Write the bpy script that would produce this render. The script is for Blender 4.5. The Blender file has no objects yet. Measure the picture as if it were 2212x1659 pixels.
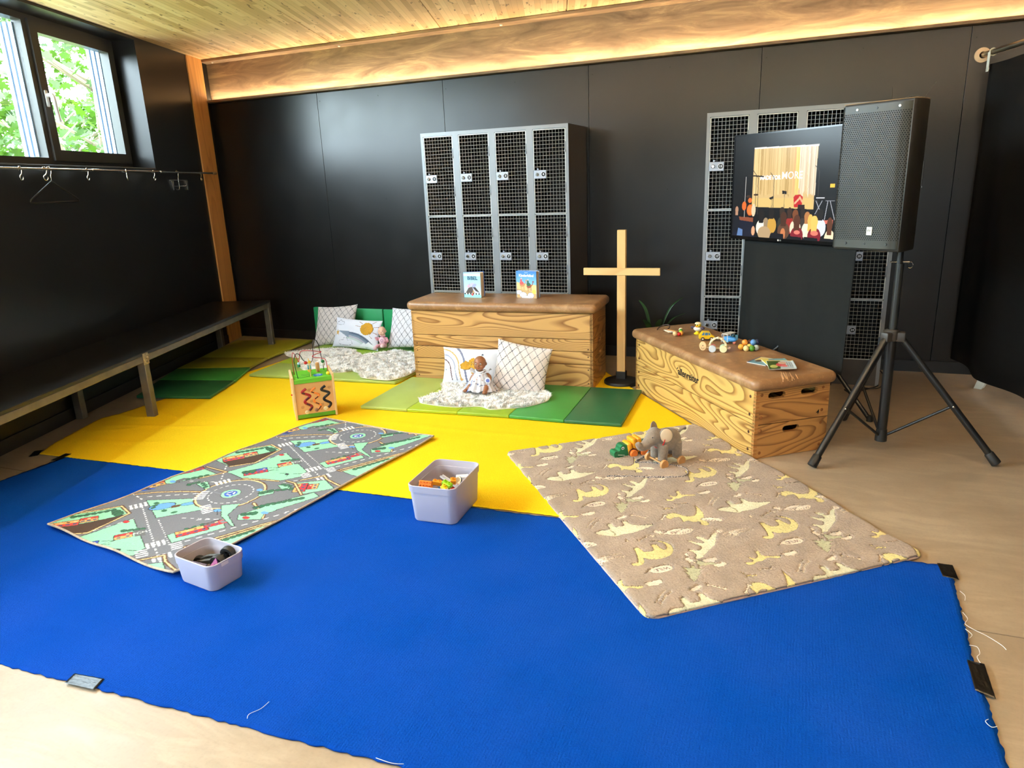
# Children's corner in a dark-panelled room: everything is built in metres.
# x runs to the right along the back wall, y towards the back wall, z up; the camera stands at (0, 0, 1.45).
import bpy, bmesh, math, random
import numpy as np
from mathutils import Vector, Matrix, Euler, Quaternion
from mathutils.geometry import tessellate_polygon

scene = bpy.context.scene
col = scene.collection
PI = math.pi

# ------------------------------------------------------------------ camera
def make_camera(pitch, roll, yaw, height, focal_px):
    f = Vector((math.sin(yaw) * math.cos(pitch), math.cos(yaw) * math.cos(pitch), -math.sin(pitch)))
    r = Vector((math.cos(yaw), -math.sin(yaw), 0))
    u = r.cross(f)
    c, s = math.cos(roll), math.sin(roll)
    r2, u2 = r * c + u * s, u * c - r * s
    cd = bpy.data.cameras.new('camera')
    cd.sensor_width = 36
    cd.lens = 36 * focal_px / 2212
    cd.clip_start = .05
    cam = bpy.data.objects.new('camera', cd)
    m = Matrix((r2, u2, -f)).transposed().to_4x4()
    m.translation = (0, 0, height)
    cam.matrix_world = m
    col.objects.link(cam)
    scene.camera = cam
make_camera(.277, -.0404, -.3921, 1.45, 1522.85)

# ------------------------------------------------------------------ light
world = bpy.data.worlds.new('sky')
scene.world = world
world.use_nodes = True
bg = world.node_tree.nodes['Background']
bg.inputs[0].default_value = (.74, .89, 1.0, 1)
bg.inputs[1].default_value = 26

sd = bpy.data.lights.new('sun', 'SUN'); sd.energy = 20; sd.angle = .01; sd.color = (1, .95, .86)
so = bpy.data.objects.new('sun', sd); col.objects.link(so)
so.rotation_euler = Vector((-.45, -.30, -.84)).to_track_quat('-Z', 'Y').to_euler()

scene.view_settings.view_transform = 'Standard'
scene.view_settings.look = 'None'
scene.view_settings.gamma = 1
scene.view_settings.use_curve_mapping = False
scene.view_settings.exposure = .5
scene.cycles.max_bounces = 8
scene.cycles.diffuse_bounces = 5

# ------------------------------------------------------------------ mesh helpers
def S(r, g, b):
    return tuple((c / 255 / 12.92 if c / 255 <= .04045 else ((c / 255 + .055) / 1.055) ** 2.4) for c in (r, g, b))

def link(o, parent=None):
    col.objects.link(o)
    if parent is not None:
        o.parent = parent
    return o

def tag(o, label=None, cat=None, group=None, kind=None):
    if label: o['label'] = label
    if cat: o['category'] = cat
    if group: o['group'] = group
    if kind: o['kind'] = kind
    return o

def thing(name, label, cat, loc=(0, 0, 0), rz=0, group=None, rot=None):
    o = bpy.data.objects.new(name, None)
    o.empty_display_size = .05
    o.location = loc
    o.rotation_euler = rot if rot else (0, 0, rz)
    link(o)
    return tag(o, label, cat, group)

def T(x=0, y=0, z=0, rx=0, ry=0, rz=0, s=1):
    return Matrix.Translation((x, y, z)) @ Euler((rx, ry, rz)).to_matrix().to_4x4() @ (Matrix.Scale(s, 4) if s != 1 else Matrix())

class MB:
    """collects shapes; build() links them as one mesh object"""
    def __init__(s):
        s.v, s.f, s.m = [], [], []
    def add(s, vs, fs, mi=0, M=None):
        o = len(s.v)
        if M is not None:
            vs = [M @ Vector(v) for v in vs]
            if M.to_3x3().determinant() < 0: fs = [tuple(f)[::-1] for f in fs]
        s.v += [tuple(v) for v in vs]
        s.f += [tuple(i + o for i in f) for f in fs]
        s.m += [mi] * len(fs)
        return s
    def box(s, a, b, mi=0, M=None):
        x0, y0, z0 = a; x1, y1, z1 = b
        vs = [(x0, y0, z0), (x1, y0, z0), (x1, y1, z0), (x0, y1, z0), (x0, y0, z1), (x1, y0, z1), (x1, y1, z1), (x0, y1, z1)]
        return s.add(vs, [(3, 2, 1, 0), (4, 5, 6, 7), (0, 1, 5, 4), (1, 2, 6, 5), (2, 3, 7, 6), (3, 0, 4, 7)], mi, M)
    def rbox(s, a, b, r, seg=2, mi=0, M=None):
        bm = bmesh.new()
        bmesh.ops.create_cube(bm, size=1)
        for v in bm.verts:
            v.co = Vector([(a[i] + b[i]) / 2 + v.co[i] * (b[i] - a[i]) for i in range(3)])
        bmesh.ops.bevel(bm, geom=bm.edges[:], offset=r, segments=seg, profile=.5, affect='EDGES')
        return s.bm(bm, mi, M)
    def bm(s, bm, mi=0, M=None):
        bm.verts.index_update()
        s.add([v.co.copy() for v in bm.verts], [[v.index for v in f.verts] for f in bm.faces], mi, M)
        bm.free()
        return s
    def tube(s, pts, r, n=8, mi=0, M=None, closed=False, caps=True):
        pts = [Vector(p) for p in pts]
        N = len(pts)
        rs = r if isinstance(r, (list, tuple)) else [r] * N
        tang = []
        for i in range(N):
            a = pts[(i - 1) % N] if (closed or i > 0) else pts[i]
            b = pts[(i + 1) % N] if (closed or i < N - 1) else pts[i]
            t = (b - a)
            tang.append(t.normalized() if t.length > 1e-9 else Vector((0, 0, 1)))
        up = Vector((0, 0, 1)) if abs(tang[0].z) < .9 else Vector((1, 0, 0))
        nn = (up - tang[0] * up.dot(tang[0])).normalized()
        vs, fs = [], []
        for i in range(N):
            if i:
                q = tang[i - 1].rotation_difference(tang[i])
                nn = (q @ nn)
                nn = (nn - tang[i] * nn.dot(tang[i])).normalized()
            bb = tang[i].cross(nn)
            for k in range(n):
                a = 2 * PI * k / n
                vs.append(pts[i] + (nn * math.cos(a) + bb * math.sin(a)) * rs[i])
        for i in range(N if closed else N - 1):
            j = (i + 1) % N
            for k in range(n):
                l = (k + 1) % n
                fs.append((i * n + k, i * n + l, j * n + l, j * n + k))
        if caps and not closed:
            fs.append(tuple(range(n - 1, -1, -1)))
            fs.append(tuple((N - 1) * n + k for k in range(n)))
        return s.add(vs, fs, mi, M)
    def cyl(s, p, q, r, n=16, mi=0, M=None, r2=None):
        return s.tube([p, q], [r, r if r2 is None else r2], n, mi, M)
    def lathe(s, prof, n=24, mi=0, M=None, a0=0, a1=2 * PI):
        full = abs(a1 - a0 - 2 * PI) < 1e-6
        k = n if full else n + 1
        vs, fs = [], []
        for (r, z) in prof:
            for i in range(k):
                a = a0 + (a1 - a0) * i / n
                vs.append((max(r, 1e-5) * math.cos(a), max(r, 1e-5) * math.sin(a), z))
        for j in range(len(prof) - 1):
            for i in range(n):
                l = (i + 1) % k
                fs.append((j * k + i, j * k + l, (j + 1) * k + l, (j + 1) * k + i))
        return s.add(vs, fs, mi, M)
    def ball(s, c, r, n=16, mi=0, M=None):
        if not isinstance(r, (list, tuple)): r = (r, r, r)
        m = max(6, n // 2)
        vs, fs = [], []
        for j in range(m + 1):
            p = PI * j / m
            for i in range(n):
                a = 2 * PI * i / n
                vs.append((c[0] + r[0] * math.sin(p) * math.cos(a), c[1] + r[1] * math.sin(p) * math.sin(a), c[2] - r[2] * math.cos(p)))
        for j in range(m):
            for i in range(n):
                l = (i + 1) % n
                if j == 0: fs.append((0 * n, (j + 1) * n + l, (j + 1) * n + i)) if False else fs.append((j * n + i, j * n + l, (j + 1) * n + l, (j + 1) * n + i))
                else: fs.append((j * n + i, j * n + l, (j + 1) * n + l, (j + 1) * n + i))
        return s.add(vs, fs, mi, M)
    def prism(s, poly, z0, z1, holes=(), mi=0, M=None):
        loops = [list(poly)] + [list(h) for h in holes]
        flat = [p for l in loops for p in l]
        tris = tessellate_polygon([[Vector((p[0], p[1], 0)) for p in l] for l in loops])
        n = len(flat)
        vs = [(p[0], p[1], z0) for p in flat] + [(p[0], p[1], z1) for p in flat]
        fs = []
        for t in tris:
            a, b, c = [Vector((flat[i][0], flat[i][1], 0)) for i in t]
            if (b - a).cross(c - a).z < 0: t = (t[0], t[2], t[1])
            fs.append((t[2], t[1], t[0])); fs.append((t[0] + n, t[1] + n, t[2] + n))
        o = 0
        for li, l in enumerate(loops):
            k = len(l)
            area = sum(l[i][0] * l[(i + 1) % k][1] - l[(i + 1) % k][0] * l[i][1] for i in range(k))
            flip = (area < 0) != (li > 0)
            for i in range(k):
                j = (i + 1) % k
                q = (o + i, o + j, o + j + n, o + i + n)
                fs.append(q[::-1] if flip else q)
            o += k
        return s.add(vs, fs, mi, M)
    def build(s, name, mats, parent=None, smooth=None, weld=False):
        me = bpy.data.meshes.new(name)
        me.from_pydata(s.v, [], s.f)
        if not isinstance(mats, (list, tuple)): mats = [mats]
        for m in mats: me.materials.append(m)
        if len(mats) > 1: me.polygons.foreach_set('material_index', s.m)
        if weld:
            bm = bmesh.new(); bm.from_mesh(me)
            bmesh.ops.remove_doubles(bm, verts=bm.verts, dist=1e-5)
            bmesh.ops.recalc_face_normals(bm, faces=bm.faces)
            bm.to_mesh(me); bm.free()
        if smooth:
            me.polygons.foreach_set('use_smooth', [True] * len(me.polygons))
            me.set_sharp_from_angle(angle=math.radians(smooth))
        me.update()
        return link(bpy.data.objects.new(name, me), parent)

def copy_tree(o, parent=None):
    c = o.copy()
    col.objects.link(c)
    c.parent = parent
    for ch in o.children:
        copy_tree(ch, c)
    return c

def rrect(w, h, r, n=5, cx=0, cy=0):
    pts = []
    for (sx, sy, a0) in ((1, 1, 0), (-1, 1, PI / 2), (-1, -1, PI), (1, -1, 1.5 * PI)):
        for i in range(n + 1):
            a = a0 + PI / 2 * i / n
            pts.append((cx + sx * (w / 2 - r) + r * math.cos(a), cy + sy * (h / 2 - r) + r * math.sin(a)))
    return pts

def circ(r, n=24, cx=0, cy=0, ry=None):
    return [(cx + r * math.cos(2 * PI * i / n), cy + (ry or r) * math.sin(2 * PI * i / n)) for i in range(n)]

def smooth_path(pts, n=8, closed=False):
    """Catmull-Rom through the points"""
    P = [Vector(p) for p in pts]
    out = []
    N = len(P)
    for i in range(N if closed else N - 1):
        p0 = P[(i - 1) % N] if closed or i > 0 else P[0]
        p1, p2 = P[i], P[(i + 1) % N]
        p3 = P[(i + 2) % N] if closed or i + 2 < N else P[-1]
        for k in range(n):
            t = k / n
            out.append(.5 * ((2 * p1) + (p2 - p0) * t + (2 * p0 - 5 * p1 + 4 * p2 - p3) * t * t + (3 * p1 - p0 - 3 * p2 + p3) * t ** 3))
    if not closed: out.append(P[-1])
    return out

def text_mesh(body, size, extrude=.0004, shear=0, bold=0, align='CENTER'):
    cu = bpy.data.curves.new('lettering', 'FONT')
    cu.body = body; cu.size = size; cu.extrude = extrude; cu.shear = shear; cu.offset = bold
    cu.align_x = align; cu.align_y = 'CENTER'; cu.resolution_u = 3
    o = bpy.data.objects.new('lettering', cu)
    col.objects.link(o)
    dg = bpy.context.evaluated_depsgraph_get()
    me = bpy.data.meshes.new_from_object(o.evaluated_get(dg))
    bpy.data.objects.remove(o); bpy.data.curves.remove(cu)
    return me

def add_text(mb, body, size, M, mi=0, **k):
    me = text_mesh(body, size, **k)
    mb.add([v.co.copy() for v in me.vertices], [tuple(p.vertices) for p in me.polygons], mi, M)
    bpy.data.meshes.remove(me)

def grid_mesh(name, P, mat, parent=None, colors=None, keep=None, smooth=True):
    """P: (ny, nx, 3) vertex grid, optional (ny, nx, 3) linear colours as the point attribute 'print'"""
    ny, nx, _ = P.shape
    idx = np.arange(ny * nx).reshape(ny, nx)
    q = np.stack([idx[:-1, :-1], idx[:-1, 1:], idx[1:, 1:], idx[1:, :-1]], -1).reshape(-1, 4)
    if keep is not None:
        k = keep.reshape(-1)
        q = q[k[q].all(1)]
    me = bpy.data.meshes.new(name)
    me.vertices.add(ny * nx)
    me.vertices.foreach_set('co', P.reshape(-1).astype(np.float32))
    me.loops.add(len(q) * 4)
    me.loops.foreach_set('vertex_index', q.reshape(-1).astype(np.int32))
    me.polygons.add(len(q))
    me.polygons.foreach_set('loop_start', np.arange(0, len(q) * 4, 4, dtype=np.int32))
    me.polygons.foreach_set('loop_total', np.full(len(q), 4, dtype=np.int32))
    me.update(calc_edges=True)
    me.validate()
    if colors is not None:
        at = me.color_attributes.new('print', 'FLOAT_COLOR', 'POINT')
        c4 = np.ones((ny * nx, 4), np.float32); c4[:, :3] = colors.reshape(-1, 3)
        at.data.foreach_set('color', c4.reshape(-1))
    if smooth: me.polygons.foreach_set('use_smooth', [True] * len(me.polygons))
    me.materials.append(mat)
    return link(bpy.data.objects.new(name, me), parent)

class Canvas:
    """flat print: x to the right, y up, in metres; wraps when tile=True"""
    def __init__(s, w, h, res, color, tile=False):
        s.w, s.h, s.tile = w, h, tile
        s.nx, s.ny = int(round(w / res)) + 1, int(round(h / res)) + 1
        xs, ys = np.linspace(0, w, s.nx), np.linspace(0, h, s.ny)
        s.X, s.Y = np.meshgrid(xs, ys)
        s.img = np.zeros((s.ny, s.nx, 3)); s.img[:] = S(*color)
        s.relief = np.zeros((s.ny, s.nx))
    def _put(s, bx, test, color, relief=None):
        offs = [(0, 0)]
        if s.tile: offs = [(i * s.w, j * s.h) for i in (-1, 0, 1) for j in (-1, 0, 1)]
        for ox, oy in offs:
            x0, y0, x1, y1 = bx[0] + ox, bx[1] + oy, bx[2] + ox, bx[3] + oy
            if x1 < 0 or y1 < 0 or x0 > s.w or y0 > s.h: continue
            i0, i1 = max(0, int(x0 / s.w * (s.nx - 1)) - 1), min(s.nx, int(x1 / s.w * (s.nx - 1)) + 3)
            j0, j1 = max(0, int(y0 / s.h * (s.ny - 1)) - 1), min(s.ny, int(y1 / s.h * (s.ny - 1)) + 3)
            if i1 <= i0 or j1 <= j0: continue
            m = test(s.X[j0:j1, i0:i1] - ox, s.Y[j0:j1, i0:i1] - oy)
            if color is not None: s.img[j0:j1, i0:i1][m] = color if not isinstance(color[0], int) else S(*color)
            if relief is not None: s.relief[j0:j1, i0:i1][m] = relief
    def poly(s, pts, color, relief=None):
        p = np.array([(a[0], a[1]) for a in pts], float)
        def test(X, Y):
            ins = np.zeros(X.shape, bool)
            for i in range(len(p)):
                (xa, ya), (xb, yb) = p[i], p[(i + 1) % len(p)]
                c = ((ya > Y) != (yb > Y))
                with np.errstate(divide='ignore', invalid='ignore'):
                    ins ^= c & (X < (xb - xa) * (Y - ya) / (yb - ya + 1e-12) + xa)
            return ins
        s._put((p[:, 0].min(), p[:, 1].min(), p[:, 0].max(), p[:, 1].max()), test, color, relief)
    def ell(s, cx, cy, rx, ry, color, rot=0, relief=None):
        R = max(rx, ry); c, sn = math.cos(rot), math.sin(rot)
        def test(X, Y):
            u, v = (X - cx) * c + (Y - cy) * sn, -(X - cx) * sn + (Y - cy) * c
            return (u / rx) ** 2 + (v / ry) ** 2 <= 1
        s._put((cx - R, cy - R, cx + R, cy + R), test, color, relief)
    def line(s, pts, w, color, relief=None):
        for a, b in zip(pts[:-1], pts[1:]):
            ax, ay, bx, by = a[0], a[1], b[0], b[1]
            L2 = (bx - ax) ** 2 + (by - ay) ** 2 + 1e-12
            def test(X, Y):
                t = np.clip(((X - ax) * (bx - ax) + (Y - ay) * (by - ay)) / L2, 0, 1)
                return (X - ax - t * (bx - ax)) ** 2 + (Y - ay - t * (by - ay)) ** 2 <= (w / 2) ** 2
            s._put((min(ax, bx) - w, min(ay, by) - w, max(ax, bx) + w, max(ay, by) + w), test, color, relief)
    def dash(s, a, b, w, color, on=.02, off=.02):
        L = math.hypot(b[0] - a[0], b[1] - a[1]); d = ((b[0] - a[0]) / L, (b[1] - a[1]) / L); t = 0
        while t < L:
            e = min(L, t + on)
            nx_, ny_ = -d[1] * w / 2, d[0] * w / 2
            p, q = (a[0] + d[0] * t, a[1] + d[1] * t), (a[0] + d[0] * e, a[1] + d[1] * e)
            s.poly([(p[0] + nx_, p[1] + ny_), (q[0] + nx_, q[1] + ny_), (q[0] - nx_, q[1] - ny_), (p[0] - nx_, p[1] - ny_)], color)
            t = e + off
    def text(s, body, size, x, y, rot, color, bold=0, relief=None):
        me = text_mesh(body, size, 0, bold=bold)
        c, sn = math.cos(rot), math.sin(rot)
        vs = [(x + v.co.x * c - v.co.y * sn, y + v.co.x * sn + v.co.y * c) for v in me.vertices]
        for p in me.polygons:
            s.poly([vs[i] for i in p.vertices], color, relief)
        bpy.data.meshes.remove(me)
    def sample(s, U, V):
        """nearest sample; U, V in metres (wrapped when tiled)"""
        if s.tile: U, V = np.mod(U, s.w), np.mod(V, s.h)
        i = np.clip(np.rint(U / s.w * (s.nx - 1)).astype(int), 0, s.nx - 1)
        j = np.clip(np.rint(V / s.h * (s.ny - 1)).astype(int), 0, s.ny - 1)
        return s.img[j, i], s.relief[j, i]

# ------------------------------------------------------------------ materials
MATS = {}
def nodes_of(m):
    m.use_nodes = True
    nt = m.node_tree
    return nt, nt.nodes['Principled BSDF']
def N(nt, typ, **k):
    n = nt.nodes.new(typ)
    for a, v in k.items():
        if a.startswith('i_'):
            key = a[2:]
            key = int(key) if key.isdigit() else key.replace('_', ' ')
            n.inputs[key].default_value = v
        else: setattr(n, a, v)
    return n
def math_node(nt, op, a, b=None, c=None):
    n = nt.nodes.new('ShaderNodeMath'); n.operation = op
    for i, x in enumerate((a, b, c)):
        if x is None: continue
        if isinstance(x, (int, float)): n.inputs[i].default_value = x
        else: nt.links.new(x, n.inputs[i])
    return n.outputs[0]
def mix_col(nt, fac, a, b):
    n = nt.nodes.new('ShaderNodeMix'); n.data_type = 'RGBA'
    for key, x in ((0, fac), (6, a), (7, b)):
        if isinstance(x, tuple): n.inputs[key].default_value = (*x[:3], 1)
        elif isinstance(x, (int, float)): n.inputs[key].default_value = x
        else: nt.links.new(x, n.inputs[key])
    return n.outputs[2]
def coords(nt, scale=(1, 1, 1), rnd=0, rot=(0, 0, 0)):
    tc = nt.nodes.new('ShaderNodeTexCoord')
    mp = nt.nodes.new('ShaderNodeMapping'); mp.inputs['Scale'].default_value = scale; mp.inputs['Rotation'].default_value = rot
    src = tc.outputs['Object']
    if rnd:
        oi = nt.nodes.new('ShaderNodeObjectInfo')
        add = nt.nodes.new('ShaderNodeVectorMath'); add.operation = 'ADD'
        ml = math_node(nt, 'MULTIPLY', oi.outputs['Random'], rnd)
        nt.links.new(src, add.inputs[0]); nt.links.new(ml, add.inputs[1]); src = add.outputs[0]
    nt.links.new(src, mp.inputs['Vector'])
    return mp.outputs[0]
def noise(nt, vec, scale, detail=2, rough=.5, dist=0):
    n = nt.nodes.new('ShaderNodeTexNoise')
    n.inputs['Scale'].default_value = scale; n.inputs['Detail'].default_value = detail
    n.inputs['Roughness'].default_value = rough; n.inputs['Distortion'].default_value = dist
    nt.links.new(vec, n.inputs['Vector'])
    return n.outputs[0]
def ramp(nt, fac, stops):
    n = nt.nodes.new('ShaderNodeValToRGB')
    while len(n.color_ramp.elements) < len(stops): n.color_ramp.elements.new(.5)
    for e, (p, c) in zip(n.color_ramp.elements, stops):
        e.position = p; e.color = (*c, 1) if isinstance(c, tuple) else (c, c, c, 1)
    nt.links.new(fac, n.inputs[0])
    return n.outputs[0]
def bump(nt, p, h, strength, dist=.01):
    b = nt.nodes.new('ShaderNodeBump'); b.inputs['Strength'].default_value = strength; b.inputs['Distance'].default_value = dist
    nt.links.new(h, b.inputs['Height']); nt.links.new(b.outputs[0], p.inputs['Normal'])

def pm(name, rgb, rough=.5, metal=0, var=.12, vs=6, bmp=0, bs=60, bd=.005, spec=.5, sheen=0, emit=0, coat=0, sub=0, lin=False):
    """plain procedural material: base colour varied by noise, optional fine bump"""
    if name in MATS: return MATS[name]
    m = bpy.data.materials.new(name); nt, p = nodes_of(m)
    c = rgb if lin else S(*rgb)
    v = coords(nt)
    if var:
        n = noise(nt, v, vs, 3)
        r = ramp(nt, n, [(.3, tuple(x * (1 - var) for x in c)), (.7, tuple(min(1, x * (1 + var)) for x in c))])
        nt.links.new(r, p.inputs['Base Color'])
    else: p.inputs['Base Color'].default_value = (*c, 1)
    p.inputs['Roughness'].default_value = rough; p.inputs['Metallic'].default_value = metal
    p.inputs['Specular IOR Level'].default_value = spec
    if sheen: p.inputs['Sheen Weight'].default_value = sheen
    if coat: p.inputs['Coat Weight'].default_value = coat; p.inputs['Coat Roughness'].default_value = .15
    if sub:
        p.inputs['Subsurface Weight'].default_value = sub; p.inputs['Subsurface Radius'].default_value = (.02, .01, .006); p.inputs['Subsurface Scale'].default_value = .3
    if emit:
        p.inputs['Emission Color'].default_value = (*c, 1); p.inputs['Emission Strength'].default_value = emit
    if bmp: bump(nt, p, noise(nt, v, bs, 3, .6), bmp, bd)
    MATS[name] = m
    return m

def print_mat(name, rough=.8, bmp=0, bs=300, bd=.002, sheen=0, emit=0, spec=.3, var=0, vs=40):
    """colour comes from the printed pattern stored on the mesh"""
    m = bpy.data.materials.new(name); nt, p = nodes_of(m)
    a = nt.nodes.new('ShaderNodeAttribute'); a.attribute_name = 'print'
    v = coords(nt)
    c = a.outputs['Color']
    if var:
        k = ramp(nt, noise(nt, v, vs, 3), [(.3, 1 - var), (.7, 1 + var)])
        mm = nt.nodes.new('ShaderNodeMix'); mm.data_type = 'RGBA'; mm.blend_type = 'MULTIPLY'; mm.inputs[0].default_value = 1
        nt.links.new(c, mm.inputs[6]); nt.links.new(k, mm.inputs[7]); c = mm.outputs[2]
    if emit:
        nt.links.new(c, p.inputs['Emission Color']); p.inputs['Emission Strength'].default_value = emit
        p.inputs['Base Color'].default_value = (.01, .01, .01, 1)
    else: nt.links.new(c, p.inputs['Base Color'])
    p.inputs['Roughness'].default_value = rough; p.inputs['Specular IOR Level'].default_value = spec
    if sheen: p.inputs['Sheen Weight'].default_value = sheen
    if bmp: bump(nt, p, noise(nt, v, bs, 2), bmp, bd)
    return m

def pine(name, light, dark, scale, rings=11, rough=.42, seed=0, line=.5):
    """softwood board: contour lines of stretched noise make the cathedral grain"""
    m = bpy.data.materials.new(name); nt, p = nodes_of(m)
    v = coords(nt, scale, rnd=7.3 + seed)
    n = noise(nt, v, 1, 1.2, .4, .35)
    r = math_node(nt, 'FRACT', math_node(nt, 'MULTIPLY', n, rings))
    lines = ramp(nt, r, [(0, .1), (.06, 0.0), (.5, .06), (.8, .7), (.93, 1.0), (1, .3)])
    fine = noise(nt, coords(nt, tuple(s * 14 for s in scale), rnd=3), 1, 3)
    f = math_node(nt, 'MULTIPLY', lines, line)
    c1 = mix_col(nt, f, S(*light), S(*dark))
    c2 = mix_col(nt, math_node(nt, 'MULTIPLY', fine, .3), c1, tuple(x * .72 for x in S(*light)))
    nt.links.new(c2, p.inputs['Base Color'])
    p.inputs['Roughness'].default_value = rough
    bump(nt, p, lines, .08, .002)
    return m
# ------------------------------------------------------------------ the room shell
YW = 5.764            # back wall face
ZC = 2.70             # ceiling
LA = math.radians(108.42)
LD = Vector((math.cos(LA), math.sin(LA), 0))      # along the left wall, towards the back
LN = Vector((LD.y, -LD.x, 0))                     # into the room
LO = -3.36                                        # left wall offset along LN
ML = Matrix(((LD.x, LN.x, 0, 0), (LD.y, LN.y, 0, 0), (0, 0, 1, 0), (0, 0, 0, 1)))  # (t, n, z) -> world
TB = (YW - LO * LN.y) / LD.y                      # where the left wall meets the back wall

def struct(name, mb, mats, parent=None, smooth=None):
    o = mb.build(name, mats, parent, smooth)
    if parent is None: o['kind'] = 'structure'
    return o

def concrete_mat():
    m = bpy.data.materials.new('polished_concrete'); nt, p = nodes_of(m)
    v = coords(nt)
    a = noise(nt, v, .9, 5, .6, .4); b = noise(nt, coords(nt, (1, 4, 1)), 2.2, 6, .65, 1.2); c = noise(nt, v, 90, 2)
    base = ramp(nt, a, [(.25, S(136, 118, 98)), (.5, S(168, 150, 127)), (.8, S(190, 174, 150))])
    base = mix_col(nt, ramp(nt, b, [(.42, .35), (.62, 0.0)]), base, S(120, 104, 86))
    base = mix_col(nt, ramp(nt, c, [(.3, .12), (.5, 0.0)]), base, S(110, 100, 90))
    nt.links.new(base, p.inputs['Base Color'])
    nt.links.new(ramp(nt, b, [(.3, .34), (.7, .52)]), p.inputs['Roughness'])
    bump(nt, p, c, .03, .002)
    return m
M_CONC = concrete_mat()
# floor slabs with a sawn joint
fl = thing('floor', 'polished tan concrete floor', 'floor'); del fl['label'], fl['category']; fl['kind'] = 'structure'
for (y0, y1) in ((-3.0, 2.373), (2.378, 6.4)):
    MB().box((-7.5, y0, -.12), (7, y1, 0)).build('slab', M_CONC, fl)
MB().box((-7.5, 2.373, -.12), (7, 2.378, -.004)).build('joint', pm('joint_filler', (84, 74, 62), .8), fl)

# back wall: dark panels with open joints, upper strip behind the beam
M_WALL = bpy.data.materials.new('dark_wall_panel')
nt, p = nodes_of(M_WALL)
v = coords(nt)
nt.links.new(ramp(nt, noise(nt, v, 2.5, 4), [(.3, S(19, 19, 19)), (.7, S(25, 24, 24))]), p.inputs['Base Color'])
nt.links.new(ramp(nt, noise(nt, v, 5, 5), [(.3, .285), (.7, .315)]), p.inputs['Roughness'])
p.inputs['Specular IOR Level'].default_value = .4
bump(nt, p, noise(nt, v, 240, 2), .025, .001)
wb = thing('wall_back', 'x', 'x'); del wb['label'], wb['category']; wb['kind'] = 'structure'
MB().box((-5.74, YW + .02, -.02), (5.5, YW + .2, 2.3)).build('substrate', pm('wall_core', (18, 18, 18), .9), wb)
MB().box((-5.74, YW + .1, 2.3), (5.5, YW + .3, 2.75)).build('header', pm('wall_core', (18, 18, 18), .9), wb)
seams = [-5.735, -5.49, -4.198, -2.91, -1.632, -.352, .93, 2.21, 3.49, 4.8, 5.5]
for a, b in zip(seams[:-1], seams[1:]):
    MB().rbox((a + .0012, YW, 0), (b - .0012, YW + .018, 2.312), .0012, 1).build('panel', M_WALL, wb)
M_SCREW = pm('dark_screw', (24, 22, 20), .4, .6)
for x in (-4.85, -4.17, -3.55, -2.88, -2.25, -1.6, -1.0, -.32, .3, .96):
    for z in (2.24, 1.36):
        MB().cyl((x, YW + .001, z), (x, YW - .0015, z), .0045, 8).build('screw', M_SCREW, wb)
struct('baseboard_back', MB().rbox((-5.69, YW - .014, 0), (5.4, YW, .085), .002, 1), pm('black_skirting', (20, 19, 19), .45))

# left wall with the long window opening
def lw(mb, t0, n0, z0, t1, n1, z1): return mb.box((t0, n0, z0), (t1, n1, z1), 0, ML)
W_T0, W_T1, W_Z0, W_Z1 = .5, 6.02, 1.69, 2.68
DEEP = .34
wl = MB()
D_T0, D_T1, D_Z1 = .70, 2.60, 1.30       # glazed door added beside the camera, out of the frame, for fill light
lw(wl, D_T1, LO - DEEP, 0, TB + .05, LO, W_Z0); lw(wl, -4.3, LO - DEEP, 0, D_T0, LO, W_Z0); lw(wl, D_T0, LO - DEEP, D_Z1, D_T1, LO, W_Z0)
lw(wl, W_T1, LO - DEEP, W_Z0, TB + .05, LO, ZC + .04)
lw(wl, -4.3, LO - DEEP, W_Z0, W_T0, LO, ZC + .04)
lw(wl, W_T0, LO - DEEP, W_Z1, W_T1, LO, ZC + .04)
struct('wall_left', wl, M_WALL)
struct('baseboard_left', MB().box((-4.2, LO, 0), (6.83, LO + .014, .085), 0, ML), MATS['black_skirting'])

# window: dark frame set back in the opening, sashes, glass
M_FRAME = pm('anthracite_window_frame', (46, 46, 44), .42, .0, .05)
M_FRAME_OUT = pm('outer_aluminium', (150, 168, 190), .4, .3, .04)
M_GLASS = bpy.data.materials.new('window_glass'); nt, p = nodes_of(M_GLASS)
nt.nodes.remove(p)
tr = N(nt, 'ShaderNodeBsdfTransparent'); tr.inputs[0].default_value = (.97, .99, .98, 1)
gl = N(nt, 'ShaderNodeBsdfGlossy'); gl.inputs['Roughness'].default_value = .02
lw_ = N(nt, 'ShaderNodeLayerWeight'); lw_.inputs[0].default_value = .3
rf = math_node(nt, 'ADD', math_node(nt, 'MULTIPLY', math_node(nt, 'POWER', lw_.outputs['Facing'], 4), .3), .03)
mx = N(nt, 'ShaderNodeMixShader')
nt.links.new(rf, mx.inputs[0]); nt.links.new(tr.outputs[0], mx.inputs[1]); nt.links.new(gl.outputs[0], mx.inputs[2])
nt.links.new(mx.outputs[0], nt.nodes['Material Output'].inputs[0])
win = thing('window_1', 'x', 'x'); del win['label'], win['category']; win['kind'] = 'structure'
NF = LO - .19                    # room-side face of the frame
fm = MB()
def ring(mb, t0, t1, z0, z1, w, n0, n1, wb_=None):
    wb_ = wb_ or w
    mb.box((t0, n0, z0), (t1, n1, z0 + wb_), 0, ML); mb.box((t0, n0, z1 - w), (t1, n1, z1), 0, ML)
    mb.box((t0, n0, z0 + wb_), (t0 + w, n1, z1 - w), 0, ML); mb.box((t1 - w, n0, z0 + wb_), (t1, n1, z1 - w), 0, ML)
ring(fm, W_T0, W_T1, W_Z0, W_Z1, .045, NF - .07, NF, .06)
mull = [5.03, 3.55, 2.05]
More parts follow.
